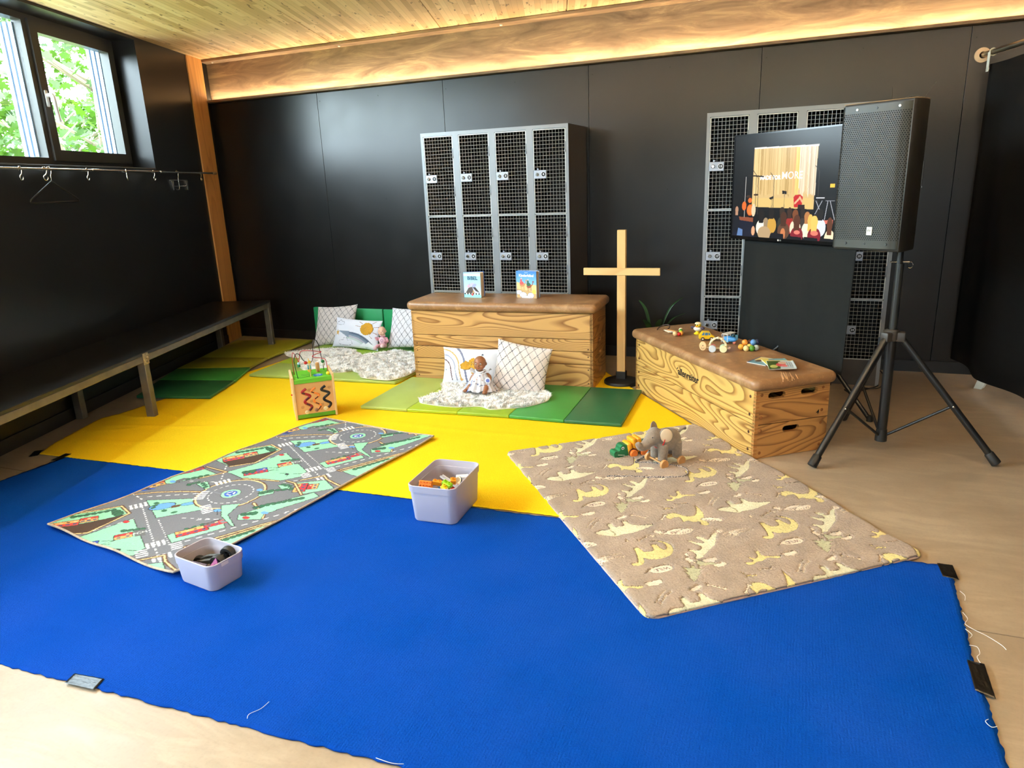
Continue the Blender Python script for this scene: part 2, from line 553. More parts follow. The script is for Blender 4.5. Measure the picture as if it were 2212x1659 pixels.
for t in mull: fm.box((t - .03, NF - .07, W_Z0 + .06), (t + .03, NF, W_Z1 - .045), 0, ML)
fm.build('frame', M_FRAME, win)
# opening sash on the right light
sm = MB(); ring(sm, 5.045, W_T1 - .03, W_Z0 + .04, W_Z1 - .03, .075, NF - .05, NF + .018, .075)
sash = sm.build('sash', M_FRAME, win)
hm = MB()
hm.rbox((5.058, NF + .018, 2.09), (5.088, NF + .03, 2.2), .008, 2, 0, ML)
hm.tube([ML @ Vector(q) for q in smooth_path([(5.073, NF + .03, 2.165), (5.073, NF + .062, 2.165), (5.076, NF + .07, 2.14), (5.088, NF + .066, 2.06), (5.098, NF + .066, 1.99)], 5)], .014, 10)
hm.build('handle', pm('brushed_aluminium', (222, 222, 222), .3, .4, .03), sash, 40)
gm = MB(); gm.box((5.1, NF - .03, W_Z0 + .1), (W_T1 - .09, NF - .026, W_Z1 - .1), 0, ML); gm.build('pane', M_GLASS, win)
ed = [W_T0 + .045] + sorted(t for t in mull)
for a, b in zip(ed[:-1], ed[1:]):
    a2 = a + (.03 if a > W_T0 + .1 else 0)
    MB().box((a2, NF - .04, W_Z0 + .06), (b - .03, NF - .036, W_Z1 - .045), 0, ML).build('pane', M_GLASS, win)
# light seals and outer aluminium profiles seen edge-on beside the glass
for t in (W_T1 - .093, 5.0):
    om = MB()
    for k in range(3): om.box((t - .012 - .006 * k, NF - .085 - .035 * k, W_Z0 + .07), (t - .008 + .022 + .006 * 0, NF - .06 - .035 * k, W_Z1 - .06), 0, ML)
    om.build('outer_profile', M_FRAME_OUT, win)
# cladding of the outer reveal
rv = MB(); rv.box((W_T1 - .01, NF - .2, W_Z0 - .05), (W_T1 + .012, NF - .09, W_Z1 + .02), 0, ML); rv.box((W_T0, NF - .3, W_Z0 - .03), (W_T1, NF - .08, W_Z0 - .005), 0, ML)
rv.build('outer_reveal', M_FRAME_OUT, win)
MB().rbox((W_T0, LO - .19, W_Z0 - .012), (W_T1, LO + .006, W_Z0), .003, 1, 0, ML).build('sill', M_FRAME, win)

# sampling portal so the daylight through the window renders cleanly
pd_ = bpy.data.lights.new('window_portal', 'AREA'); pd_.shape = 'RECTANGLE'; pd_.size = W_T1 - W_T0; pd_.size_y = W_Z1 - W_Z0; pd_.cycles.is_portal = True
zax = -LN; xax = LD; yax = zax.cross(xax)
for (ta, tb, za, zb) in ((W_T0, W_T1, W_Z0, W_Z1), (D_T0, D_T1, 0, D_Z1)):
    q_ = pd_.copy(); q_.size = tb - ta; q_.size_y = zb - za
    po_ = bpy.data.objects.new('window_portal', q_); link(po_)
    pm_ = Matrix((xax, yax, zax)).transposed().to_4x4(); pm_.translation = ML @ Vector(((ta + tb) / 2, NF - .2, (za + zb) / 2)); po_.matrix_world = pm_

# ceiling: cross-laminated timber panels, lamellas parallel to the left wall
def clt_mat():
    m = bpy.data.materials.new('cross_laminated_timber'); nt, p = nodes_of(m)
    tc = N(nt, 'ShaderNodeTexCoord'); sx = N(nt, 'ShaderNodeSeparateXYZ'); nt.links.new(tc.outputs['Object'], sx.inputs[0])
    strip = math_node(nt, 'FLOOR', math_node(nt, 'DIVIDE', sx.outputs[1], .042))
    w1 = N(nt, 'ShaderNodeTexWhiteNoise', noise_dimensions='1D'); nt.links.new(strip, w1.inputs['W'])
    seg = math_node(nt, 'FLOOR', math_node(nt, 'ADD', math_node(nt, 'DIVIDE', sx.outputs[0], .62), math_node(nt, 'MULTIPLY', w1.outputs[0], 17)))
    cmb = N(nt, 'ShaderNodeCombineXYZ'); nt.links.new(strip, cmb.inputs[0]); nt.links.new(seg, cmb.inputs[1])
    w2 = N(nt, 'ShaderNodeTexWhiteNoise', noise_dimensions='2D'); nt.links.new(cmb.outputs[0], w2.inputs['Vector'])
    tone = ramp(nt, w2.outputs[0], [(0, S(190, 154, 104)), (.45, S(222, 186, 134)), (1, S(240, 210, 162))])
    g = noise(nt, coords(nt, (1.5, 55, 1)), 1, 4)
    tone = mix_col(nt, math_node(nt, 'MULTIPLY', g, .35), tone, S(160, 118, 70))
    k = noise(nt, coords(nt, (8, 30, 1)), 1, 2, .5, .4)
    tone = mix_col(nt, ramp(nt, k, [(.645, 0.0), (.69, .8)]), tone, S(98, 62, 32))
    fr_ = math_node(nt, 'FRACT', math_node(nt, 'DIVIDE', sx.outputs[1], .042))
    edge = ramp(nt, math_node(nt, 'ABSOLUTE', math_node(nt, 'SUBTRACT', fr_, .5)), [(.455, 0.0), (.5, .5)])
    tone = mix_col(nt, edge, tone, S(120, 85, 50))
    nt.links.new(tone, p.inputs['Base Color']); p.inputs['Roughness'].default_value = .55
    return m
M_CLT = clt_mat()
ce = thing('ceiling', 'x', 'x'); del ce['label'], ce['category']; ce['kind'] = 'structure'
ns = [-3.7, -2.97, -1.943, -.917, .11, 1.135, 2.16, 3.19, 4.2, 5.2, 6.2]
for a, b in zip(ns[:-1], ns[1:]):
    a_, b_ = a + .0025, b - .0025
    def tt(y, n): return (y - n * LN.y) / LD.y
    y0, y1 = -3.1, YW + .25
    pts = [(tt(y0, a_), a_), (tt(y0, b_), b_), (tt(y1, b_), b_), (tt(y1, a_), a_)]
    o = MB().prism(pts, 0, .12).build('panel', M_CLT, ce)
    o.matrix_local = Matrix.Translation((0, 0, ZC)) @ ML
dk_ = [(tt(-3.1, -3.7), -3.7), (tt(-3.1, 6.2), 6.2), (tt(6.1, 6.2), 6.2), (tt(6.1, -3.7), -3.7)]
MB().prism(dk_, ZC + .13, ZC + .16, M=ML).build('deck', MATS['wall_core'], ce)

# wooden post in the corner
M_POST = pine('spruce_post', (205, 148, 84), (150, 96, 44), (5, 5, .5), 9, .5, 1)
MB().rbox((6.84, LO - .05, 0), (7.13, LO + .012, ZC), .004, 2, 0, ML).build('post', M_POST, None)
post = bpy.data.objects['post']; post.name = 'timber_post'
tag(post, 'pale spruce timber post standing in the dark corner behind the bench', 'post')

# steel beam with light strip
M_STEEL = bpy.data.materials.new('raw_mill_steel'); nt, p = nodes_of(M_STEEL)
v = coords(nt)
s1 = noise(nt, coords(nt, (.9, 3, 5)), 1.6, 6, .65, 1.5)
nt.links.new(ramp(nt, s1, [(.3, S(104, 82, 62)), (.52, S(138, 112, 86)), (.66, S(170, 142, 106)), (.8, S(150, 122, 92))]), p.inputs['Base Color'])
nt.links.new(ramp(nt, s1, [(.35, .62), (.75, .45)]), p.inputs['Roughness']); p.inputs['Metallic'].default_value = .15
bump(nt, p, noise(nt, v, 35, 5), .05, .003)
YB, ZB = 5.70, 2.315       # front edge, underside
beam = thing('steel_beam', 'long rusty-brown steel I-beam under the wooden ceiling above the dark back wall', 'beam')
X0, X1 = -5.56, 5.3
MB().rbox((X0, YB, ZB), (X1, YB + .26, ZB + .02), .002, 1).build('bottom_flange', M_STEEL, beam)
MB().rbox((X0, YB, ZC - .024), (X1, YB + .26, ZC - .002), .002, 1).build('top_flange', M_STEEL, beam)
MB().box((X0, YB + .125, ZB + .02), (X1, YB + .14, ZC - .024)).build('web', M_STEEL, beam)
MB().rbox((X0 - .02, YB - .005, ZB - .012), (X0, YB + .265, ZC - .002), .002, 1).build('end_plate', M_STEEL, beam)
MB().box((X0, YB + .04, ZB + .02), (X0 + .012, YB + .125, ZC - .024)).build('angle_plate', M_STEEL, beam)
M_BOLT = pm('galvanised_bolt', (215, 205, 190), .3, .8, .1)
for z in (2.385, 2.47, 2.55, 2.62):
    bm_ = MB(); bm_.cyl((X0 + .011, YB + .08, z), (X0 + .022, YB + .08, z), .021, 14); bm_.cyl((X0 + .02, YB + .08, z), (X0 + .038, YB + .08, z), .013, 6)
    bm_.build('bolt', M_BOLT, beam)
for x in (-5.35, -3.9, -2.35, -.8, .75):
    MB().ball((x, YB + .06, ZC - .026), (.014, .014, .008), 10).build('rivet', M_BOLT, beam, 60)
strip = thing('led_strip', 'warm glowing light strip lying on the bottom flange of the steel beam', 'light strip')
MB().box((X0 + .06, YB + .078, ZB + .021), (X1 - .1, YB + .098, ZB + .028)).build('strip_profile', pm('strip_backing', (235, 225, 205), .5), strip)
M_LED = pm('warm_led', (255, 205, 110), .5, 0, 0, emit=6)
MB().box((X0 + .07, YB + .082, ZB + .028), (X1 - .11, YB + .094, ZB + .031)).build('diffuser', M_LED, strip)
def strip_light(xa, xb, parent):
    ld = bpy.data.lights.new('strip_glow', 'AREA'); ld.shape = 'RECTANGLE'; ld.size = xb - xa; ld.size_y = .02
    ld.energy = 4 * (xb - xa); ld.color = (1, .80, .52)
    lo = bpy.data.objects.new('strip_glow', ld); link(lo, parent)
    lo.location = ((xa + xb) / 2, YB + .088, ZB + .034); lo.rotation_euler = (PI, 0, 0)
strip_light(X0 + .08, X1 - .12, strip)

# curtain rail along the right side, black curtain on it
rail = thing('curtain_rail', 'brushed steel curtain rail reaching out from the back wall on the right', 'rail')
R0 = Vector((1.005, YW, 2.13)); RD = Vector((.27, -.963, 0)).normalized()
M_RAIL = pm('brushed_steel', (190, 175, 150), .28, .95, .05)
MB().cyl(R0, R0 + RD * 8, .017, 16).build('tube', M_RAIL, rail, 40)
MB().lathe([(0, 0), (.045, 0), (.047, .004), (.045, .012), (.02, .014), (.02, .02)], 24, 0, Matrix.Translation(R0) @ T(0, 0, 0, PI / 2)).build('wall_flange', pm('cream_flange', (226, 196, 160), .4, .2), rail, 40)
M_TAB = pm('white_plastic', (228, 232, 220), .4)
cl = MB(); c0 = R0 + RD * .13
RM = Matrix.Translation(c0) @ Matrix(((RD.x, -RD.y, 0, 0), (RD.y, RD.x, 0, 0), (0, 0, 1, 0), (0, 0, 0, 1)))
cl.rbox((-.014, -.024, -.115), (.014, -.020, .0), .0015, 1, 0, RM); cl.cyl((0, -.024, -.1), (0, -.018, -.1), .014, 12, 0, RM)
cl.tube([RM @ Vector((0, .021 * math.sin(a), .021 * math.cos(a))) for a in [i * PI / 6 for i in range(12)]], .004, 6, closed=True)
tag(cl.build('curtain_clip', M_TAB, None, 40), 'white plastic clip hanging from the curtain rail beside the wall', 'clip')
cu_n = 260
ts = np.linspace(.0, 7.8, cu_n); zs = np.linspace(.10, 2.06, 14)
Pc = np.zeros((14, cu_n, 3))
base = R0 + RD * .12
for j, z in enumerate(zs):
    amp = .012 + .02 * (1 - (z - .1) / 1.96)
    off = amp * np.sin(ts * 9.5 + .6 * np.sin(ts * 3.1)) - .004
    bz = z + (.035 * np.clip(1 - ts / .4, 0, 1) if j == 0 else 0)
    Pc[j, :, 0] = base.x + RD.x * ts - RD.y * off * 1; Pc[j, :, 1] = base.y + RD.y * ts + RD.x * off; Pc[j, :, 2] = bz
M_CURT = pm('black_molton', (9, 10, 9), .85, 0, .2, 30, .15, 500, .001, .25)
cu = grid_mesh('black_curtain', Pc, M_CURT)
sm_ = cu.modifiers.new('cloth', 'SOLIDIFY'); sm_.thickness = .004
tag(cu, 'heavy black curtain hanging from the steel rail on the right', 'curtain')
ft = MB(); ft.prism([(-.015, 0), (.03, 0), (.075, .11), (.02, .135)], -.03, .03, mi=0, M=T(1.17, 5.40, 0, PI / 2, 0, -.5))
tag(ft.build('stand_foot', M_TAB), 'white wedge-shaped foot on the floor below the black curtain', 'foot')

dr = thing('fill_door', 'x', 'x'); del dr['label'], dr['category']; dr['kind'] = 'structure'  # unseen glazed door, added to let fill light in from the left
dm = MB()
for k in range(3): t = D_T0 + (D_T1 - D_T0) * k / 2; dm.box((max(D_T0, t - .04), NF - .06, 0), (min(D_T1, t + .04), NF, D_Z1), 0, ML)
dm.box((D_T0, NF - .06, D_Z1 - .05), (D_T1, NF, D_Z1), 0, ML); dm.box((D_T0, NF - .06, 0), (D_T1, NF, .06), 0, ML)
dm.build('frame', M_FRAME, dr)
for k in range(2):
    a, b = D_T0 + (D_T1 - D_T0) * k / 2 + .04, D_T0 + (D_T1 - D_T0) * (k + 1) / 2 - .04
    MB().box((a, NF - .03, .06), (b, NF - .026, D_Z1 - .05), 0, ML).build('pane', M_GLASS, dr)
# rest of the shell behind the camera
YR = -3.0
G0, G1, GA, GZ = -1.35, .75, 1.05, 1.85      # window added behind the camera for frontal fill light
rw = MB(); rw.box((-8, YR - .2, 0), (G0, YR, ZC)); rw.box((G1, YR - .2, 0), (7, YR, ZC)); rw.box((G0, YR - .2, GZ), (G1, YR, ZC)); rw.box((G0, YR - .2, 0), (G1, YR, GA)); struct('wall_rear', rw, M_WALL)
w2 = thing('fill_window', 'x', 'x'); del w2['label'], w2['category']; w2['kind'] = 'structure'
dm = MB()
for k in range(4): x = G0 + (G1 - G0) * k / 3; dm.box((max(G0, x - .035), YR - .12, GA), (min(G1, x + .035), YR - .06, GZ))
dm.box((G0, YR - .12, GZ - .06), (G1, YR - .06, GZ)); dm.box((G0, YR - .12, GA), (G1, YR - .06, GA + .06)); dm.build('frame', M_FRAME, w2)
for k in range(3): MB().box((G0 + (G1 - G0) * k / 3 + .035, YR - .09, GA + .06), (G0 + (G1 - G0) * (k + 1) / 3 - .035, YR - .086, GZ - .06)).build('pane', M_GLASS, w2)
q_ = pd_.copy(); q_.size = G1 - G0; q_.size_y = GZ - GA
po_ = bpy.data.objects.new('window_portal', q_); link(po_); po_.location = ((G0 + G1) / 2, YR - .22, (GA + GZ) / 2); po_.rotation_euler = (PI / 2, 0, 0)
rt = MB(); rt.box((5.4, YR, 0), (5.6, 6, ZC)); struct('wall_right', rt, M_WALL)
# second beam of the same kind, added out of view to carry fill light
for yb2 in (1.7,):
    b2 = thing('steel_beam', 'added unseen steel I-beam with a fill light strip crossing the ceiling above the viewer', 'beam')
    xa, xb = -3.6, 5.3
    MB().rbox((xa, yb2, ZB), (xb, yb2 + .26, ZB + .02), .002, 1).build('bottom_flange', M_STEEL, b2)
    MB().rbox((xa, yb2, ZC - .024), (xb, yb2 + .26, ZC - .002), .002, 1).build('top_flange', M_STEEL, b2)
    MB().box((xa, yb2 + .125, ZB + .02), (xb, yb2 + .14, ZC - .024)).build('web', M_STEEL, b2)
    s2 = thing('led_strip', 'added fill light strip lying on the bottom flange of the added steel beam', 'light strip')
    for yo in (.06, .2):
        MB().box((xa + .06, yb2 + yo - .008, ZB + .021), (xb - .1, yb2 + yo + .008, ZB + .028)).build('diffuser', M_LED, s2)
        ld = bpy.data.lights.new('strip_glow', 'AREA'); ld.shape = 'RECTANGLE'; ld.size = xb - xa - .2; ld.size_y = .03
        ld.energy = 60 * (xb - xa); ld.color = (.82, .92, 1)
        lo = bpy.data.objects.new('strip_glow', ld); link(lo, s2); lo.location = ((xa + xb) / 2, yb2 + yo, ZB + .034); lo.rotation_euler = (PI, 0, 0)
# ------------------------------------------------------------------ tree outside the window
def leaf_mat(name, rgb):
    m = bpy.data.materials.new(name); nt, p = nodes_of(m)
    oi = coords(nt)
    c = ramp(nt, noise(nt, oi, 2.2, 2), [(.3, tuple(x * .6 for x in S(*rgb))), (.7, S(*rgb))])
    nt.links.new(c, p.inputs['Base Color']); p.inputs['Roughness'].default_value = .5
    t = N(nt, 'ShaderNodeBsdfTranslucent'); nt.links.new(c, t.inputs[0])
    mx = N(nt, 'ShaderNodeMixShader'); mx.inputs[0].default_value = .5
    nt.links.new(p.outputs[0], mx.inputs[1]); nt.links.new(t.outputs[0], mx.inputs[2])
    nt.links.new(mx.outputs[0], nt.nodes['Material Output'].inputs[0])
    return m
M_LEAF = leaf_mat('maple_leaf', (44, 74, 8))
M_BARK = pm('bark', (96, 84, 66), .9, bmp=.4, bs=30)
def tree(label, t, n, seed, spread, zc, zr, count, size):
    rng = random.Random(seed)
    root = thing('maple_tree', label, 'tree', ML @ Vector((t, n, -.4)), group='trees outside the window')
    tr_ = MB(); tr_.tube([(0, 0, 0), (.05, .1, 1.2), (-.05, .05, 2.6), (.1, 0, 4.2)], [.13, .11, .08, .04], 8)
    tips = []
    for k in range(26):
        a = rng.uniform(0, 2 * PI); z0 = rng.uniform(1.0, 4.0); r = rng.uniform(.5, 1) * spread
        e = Vector((r * math.cos(a), r * math.sin(a), z0 + rng.uniform(-.3, .8)))
        tr_.tube(smooth_path([(0, .05, z0 - .3), (e.x * .5, e.y * .5, z0 + .15), e], 4), [.025] * 5 + [.02, .015, .01, .006][:4], 5)
        tips.append(e)
    tr_.build('trunk', M_BARK, root, 60)
    lf = [(0, -.5), (.12, -.18), (.45, -.3), (.36, -.05), (.52, .12), (.28, .14), (.22, .36), (.1, .3), (0, .55), (-.1, .3), (-.22, .36), (-.28, .14), (-.52, .12), (-.36, -.05), (-.45, -.3), (-.12, -.18)]
    mb = MB()
    for k in range(count):
        c = rng.choice(tips)
        f = rng.random() ** .5
        q = Vector((c.x * f, c.y * f, c.z)) + Vector((rng.gauss(0, .28), rng.gauss(0, .28), rng.gauss(0, .25)))
        M = Matrix.Translation(q) @ Euler((rng.uniform(-.9, .9) + .6, rng.uniform(-.9, .9), rng.uniform(0, 6.28))).to_matrix().to_4x4() @ Matrix.Scale(size * rng.uniform(.7, 1.3), 4)
        mb.add([(x, y, .05 * abs(x)) for x, y in lf], [tuple(range(16))], 0, M)
    fo = mb.build('foliage', M_LEAF, root); fo['kind'] = 'stuff'
tree('bright green maple seen through the right-hand window sash', 10.4, -6.5, 3, 1.5, 2, 1, 1500, .15)
tree('bright green maple seen through the left part of the window', 8.1, -6.7, 5, 1.5, 2, 1, 1500, .15)
tree('tall green maple standing farther off behind the window', 13.4, -9.2, 8, 2.2, 2, 1, 1300, .2)
gr = MB(); gr.box((-60, -60, -.6), (-7.6, 60, -.45)); gr.box((-7.6, -60, -.6), (60, -3.3, -.45))
struct('ground_outside', gr, pm('lawn', (120, 140, 74), .9))
# ------------------------------------------------------------------ bench along the left wall
M_BTOP = pm('black_bench_board', (9, 8, 8), .36, 0, .15, 3, spec=.5)
M_TUBE = pm('raw_steel_tube', (112, 106, 96), .42, .55, .18, 9, .03, 200)
bench = thing('bench', 'long black bench on square steel legs along the left wall', 'bench', ML @ Vector((4.45, -2.8, 0)))
BI = Matrix.Translation(ML @ Vector((4.45, -2.8, 0))).inverted() @ ML
MB().rbox((1.6, LO + .005, .438), (6.62, -2.775, .458), .002, 1, 0, BI).build('seat_board', M_BTOP, bench)
for a, b in ((1.6, 4.425), (4.475, 6.62)):
    MB().rbox((a, -2.825, .392), (b, -2.777, .438), .004, 2, 0, BI).build('front_rail', M_TUBE, bench)
MB().rbox((1.6, LO + .02, .392), (6.62, LO + .068, .438), .004, 2, 0, BI).build('back_rail', M_TUBE, bench)
for t in (2.3, 4.45, 6.58):
    for n in (-2.801, LO + .05):
        MB().rbox((t - .027, n - .027, 0), (t + .027, n + .027, .438 if n > -3 else .392), .004, 2, 0, BI).build('leg', M_TUBE, bench)
    MB().rbox((t - .024, LO + .075, .394), (t + .024, -2.83, .436), .003, 1, 0, BI).build('cross_rail', M_TUBE, bench)
wd = MB(); rng = random.Random(2)
wd.rbox((4.418, -2.775, .375), (4.482, -2.7725, .452), .001, 1, 0, BI)
for k in range(9): wd.ball(BI @ Vector((4.45 + rng.uniform(-.025, .025), -2.772, .41 + rng.uniform(-.03, .03))), (.008, .008, .006), 8)
tag(wd.build('weld_patch', pm('ground_weld', (168, 160, 142), .5, .6, .35, 40), bench, 50), 'bright ground weld spot')

# ------------------------------------------------------------------ clothes rod with hooks and hangers
M_CHROME = pm('chrome', (205, 200, 190), .16, 1, .03)
RN, RZ = LO + .085, 1.655
rod = thing('clothes_rod', 'thin steel clothes rod running below the window to the timber post', 'rod', ML @ Vector((4.5, RN, RZ)))
RI = Matrix.Translation(ML @ Vector((4.5, RN, RZ))).inverted() @ ML
MB().cyl((1.0, RN, RZ), (6.93, RN, RZ), .008, 12, 0, RI).build('bar', M_CHROME, rod, 40)
for t in (5.08, 5.98):
    MB().cyl((t - .05, RN, RZ), (t + .03, RN, RZ), .0115, 12, 0, RI).build('sleeve', M_CHROME, rod, 40)
eb = MB(); eb.cyl((6.86, RN, RZ), (6.93, RN, RZ), .012, 12, 0, RI); eb.build('end_socket', M_STEEL, rod, 40)
br_ = MB(); br_.cyl((6.90, LO + .012, RZ), (6.90, RN, RZ), .006, 8, 0, RI); br_.build('bracket', M_STEEL, rod, 40)
def hook_pts(r=.016, drop=.05):
    up = [(math.cos(a) * r, 0, math.sin(a) * r) for a in [PI * (1.15 - i * .115) for i in range(12)]]
    s_ = [(.012, 0, -.02), (.0, 0, -.034)]
    lo_ = [(math.cos(a) * .016, 0, -drop + math.sin(a) * .016) for a in [PI * (.5 + i * .16) for i in range(11)]]
    return up + s_ + lo_
hooks = [(4.33, .2, 'S-hook nearest the left edge on the clothes rod'), (4.545, -.35, 'S-hook right beside the black hanger on the clothes rod'),
         (4.975, .3, 'S-hook below the left rod sleeve under the window'), (5.445, .9, 'S-hook alone in the middle below the window sash'),
         (5.83, .25, 'S-hook below the right rod sleeve beside the clip hanger'), (6.62, .4, 'S-hook nearest the timber post on the clothes rod')]
for t, rz, lb in hooks:
    o = MB().tube(hook_pts(), .0035, 7).build('s_hook', M_CHROME, None, 60)
    o.location = ML @ Vector((t, RN, RZ)); o.rotation_euler = (0, 0, LA - PI / 2 + rz * .6 + PI / 2)
    o.location.z -= .004
    tag(o, 'chrome ' + lb, 'hook', 'S-hooks on the clothes rod')
M_BLK = pm('black_plastic', (16, 16, 16), .4)
hg = thing('clothes_hanger', 'black triangular clothes hanger hanging from the rod below the window', 'hanger', ML @ Vector((4.59, RN, RZ)), LA)
MB().tube(smooth_path([(-.02, 0, -.002), (-.012, 0, .013), (.004, 0, .014), (.018, 0, 0), (.014, 0, -.02), (.003, 0, -.045), (.0, 0, -.07)], 5), .0028, 7).build('hook', M_CHROME, hg, 60)
MB().tube([(0, 0, -.075), (.02, 0, -.085), (.225, 0, -.19), (.232, 0, -.2), (.225, 0, -.207), (-.225, 0, -.207), (-.232, 0, -.2), (-.225, 0, -.19), (-.02, 0, -.085)], .006, 8, closed=True).build('frame', M_BLK, hg, 60)
ch = thing('clip_hanger', 'small chrome clip hanger with two clamps on the clothes rod near the post', 'hanger', ML @ Vector((6.2, RN, RZ)), LA)
MB().tube(smooth_path([(-.02, 0, -.004), (-.012, 0, .012), (.004, 0, .013), (.016, 0, 0), (.012, 0, -.03), (.0, 0, -.06), (0, 0, -.13), (-.03, 0, -.145), (-.06, 0, -.14)], 5), .003, 7).build('hook', M_CHROME, ch, 60)
MB().cyl((-.15, 0, -.065), (.15, 0, -.065), .003, 8).build('bar', M_CHROME, ch, 60)
MB().cyl((-.13, 0, -.115), (.13, 0, -.115), .0025, 8).build('lower_bar', M_CHROME, ch, 60)
for sx in (-1, 1):
    k = MB()
    k.prism([(-.018, 0), (-.012, 0), (.002, -.06), (-.004, -.075), (-.008, -.06)], -.012, .012, M=T(sx * .12, 0, -.075, PI / 2))
    k.prism([(.018, 0), (.012, 0), (-.002, -.06), (.004, -.075), (.008, -.06)], -.012, .012, M=T(sx * .12, 0, -.075, PI / 2))
    k.build('clamp', M_CHROME, ch)

# ------------------------------------------------------------------ wire-mesh lockers
M_LOCK = pm('grey_locker_steel', (128, 132, 136), .38, .25, .05, 4)
M_LSIDE = pm('taupe_locker_side', (74, 68, 60), .42, .2, .06)
M_LIN = pm('dark_locker_inside', (22, 21, 21), .7)
M_WIRE = pm('bright_wire', (190, 190, 186), .35, .6, .04)
M_PLATE = pm('pale_lock_plate', (158, 162, 172), .35, .4, .04)
M_NUMB = pm('number_black', (12, 12, 14), .4)
M_NUMW = pm('number_white', (240, 240, 238), .5)
def locker(label, x, y, w, H, depth, rows, first):
    root = thing('wire_locker', label, 'locker', (x, y, 0), group='wire-mesh lockers')
    zt = H - .028
    t = .003
    b = MB()
    b.box((0, .004, .0), (t, depth, H)); b.build('side_panel', M_LSIDE, root)
    MB().box((w - t, .004, .0), (w, depth, H)).build('side_panel', M_LSIDE, root)
    MB().box((t, .004, H - t), (w - t, depth, H)).build('top_panel', M_LSIDE, root)
    MB().box((t, depth - t, .02), (w - t, depth, H - t)).build('back_panel', M_LIN, root)
    # front frame: outer uprights, three mullions, top rail, plinth
    fw, mw = .022, .052
    MB().box((0, 0, 0), (fw, .02, H)).build('upright', M_LOCK, root)
    MB().box((w - fw, 0, 0), (w, .02, H)).build('upright', M_LOCK, root)
    MB().box((fw, 0, zt), (w - fw, .02, H)).build('top_rail', M_LOCK, root)
    MB().box((fw, 0, 0), (w - fw, .02, rows[-1])).build('plinth', M_LSIDE, root)
    cw = (w - 2 * fw - 3 * mw) / 4
    for k in range(3):
        xa = fw + cw * (k + 1) + mw * k
        MB().box((xa, 0, rows[-1]), (xa + mw, .02, zt)).build('mullion', M_LOCK, root)
        MB().box((xa + mw / 2 - .0015, .02, rows[-1]), (xa + mw / 2 + .0015, depth - t, zt)).build('partition', M_LIN, root)
    for z in rows[:-1]:
        MB().box((t, .012, z - .006), (w - t, depth - t, z - .003)).build('shelf', M_LIN, root)
    num = first
    for r in range(len(rows)):
        za, zb = rows[r] + .005, (zt if r == 0 else rows[r - 1]) - .005
        for k in range(4):
            xa = fw + k * (cw + mw) + .004; xb = xa + cw - .008
            f = MB()
            for q in (((xa, 0, za), (xb, 0, za)), ((xb, 0, za), (xb, 0, zb)), ((xb, 0, zb), (xa, 0, zb)), ((xa, 0, zb), (xa, 0, za))):
                f.tube([(p_[0], .006, p_[2]) for p_ in q], .0042, 6)
            d = f.build('door', M_WIRE, root)
            m = MB(); nv = 10; nh = max(6, int(round((zb - za) / .0262)))
            for i in range(1, nv): X = xa + (xb - xa) * i / nv; m.tube([(X, .0075, za), (X, .0075, zb)], .0015, 4, caps=False)
            for i in range(1, nh): Z = za + (zb - za) * i / nh; m.tube([(xa, .0045, Z), (xb, .0045, Z)], .0017, 4, caps=False)
            m.build('wire_mesh', M_WIRE, d)
            zp = za + (zb - za) * (.475 if r < 2 else .5)
            q = MB(); q.rbox((xa - .002, -.003, zp - .031), (xa + .1, .003, zp + .031), .0025, 1)
            q.cyl((xa + .033, .003, zp + .033), (xa + .033, .003, zp + .043), .008, 8)
            q.build('lock_plate', M_PLATE, d)
            MB().lathe([(.0, .012), (.009, .012), (.0105, .008), (.013, .006), (.013, 0)], 14, 0, T(xa + .026, -.003, zp, PI / 2)).build('lock_knob', M_CHROME, d, 50)
            q = MB(); q.cyl((xa + .077, -.003, zp), (xa + .077, -.0042, zp), .017, 20, 0)
            q.lathe([(.0172, 0), (.019, 0), (.019, .0018), (.0172, .0018)], 20, 1, T(xa + .077, -.003, zp, PI / 2))
            add_text(q, str(num), .021, T(xa + .077, -.0046, zp, PI / 2), 1, bold=.0004)
            q.build('number_badge', [M_NUMB, M_NUMW], d)
            for fz in (.32, .8):
                q = MB()
                zz = za + (zb - za) * fz
                q.rbox((xb - .004, -.002, zz - .03), (xb + .006, .01, zz + .03), .002, 1); q.cyl((xb + .001, -.003, zz - .045), (xb + .001, -.003, zz - .028), .005, 8)
                q.build('hinge', M_LOCK, d)
            num += 1
    return root
ROWS = [1.214, .60, .18]
locker('grey wire-mesh locker numbered from 1, behind the brown vaulting box with two books', -2.884, 5.267, 1.234, 1.86, .48, ROWS, 1)
locker('grey wire-mesh locker numbered from 13, behind the television and the loudspeaker', -.658, 5.282, 1.217, 1.86, .47, ROWS, 13)

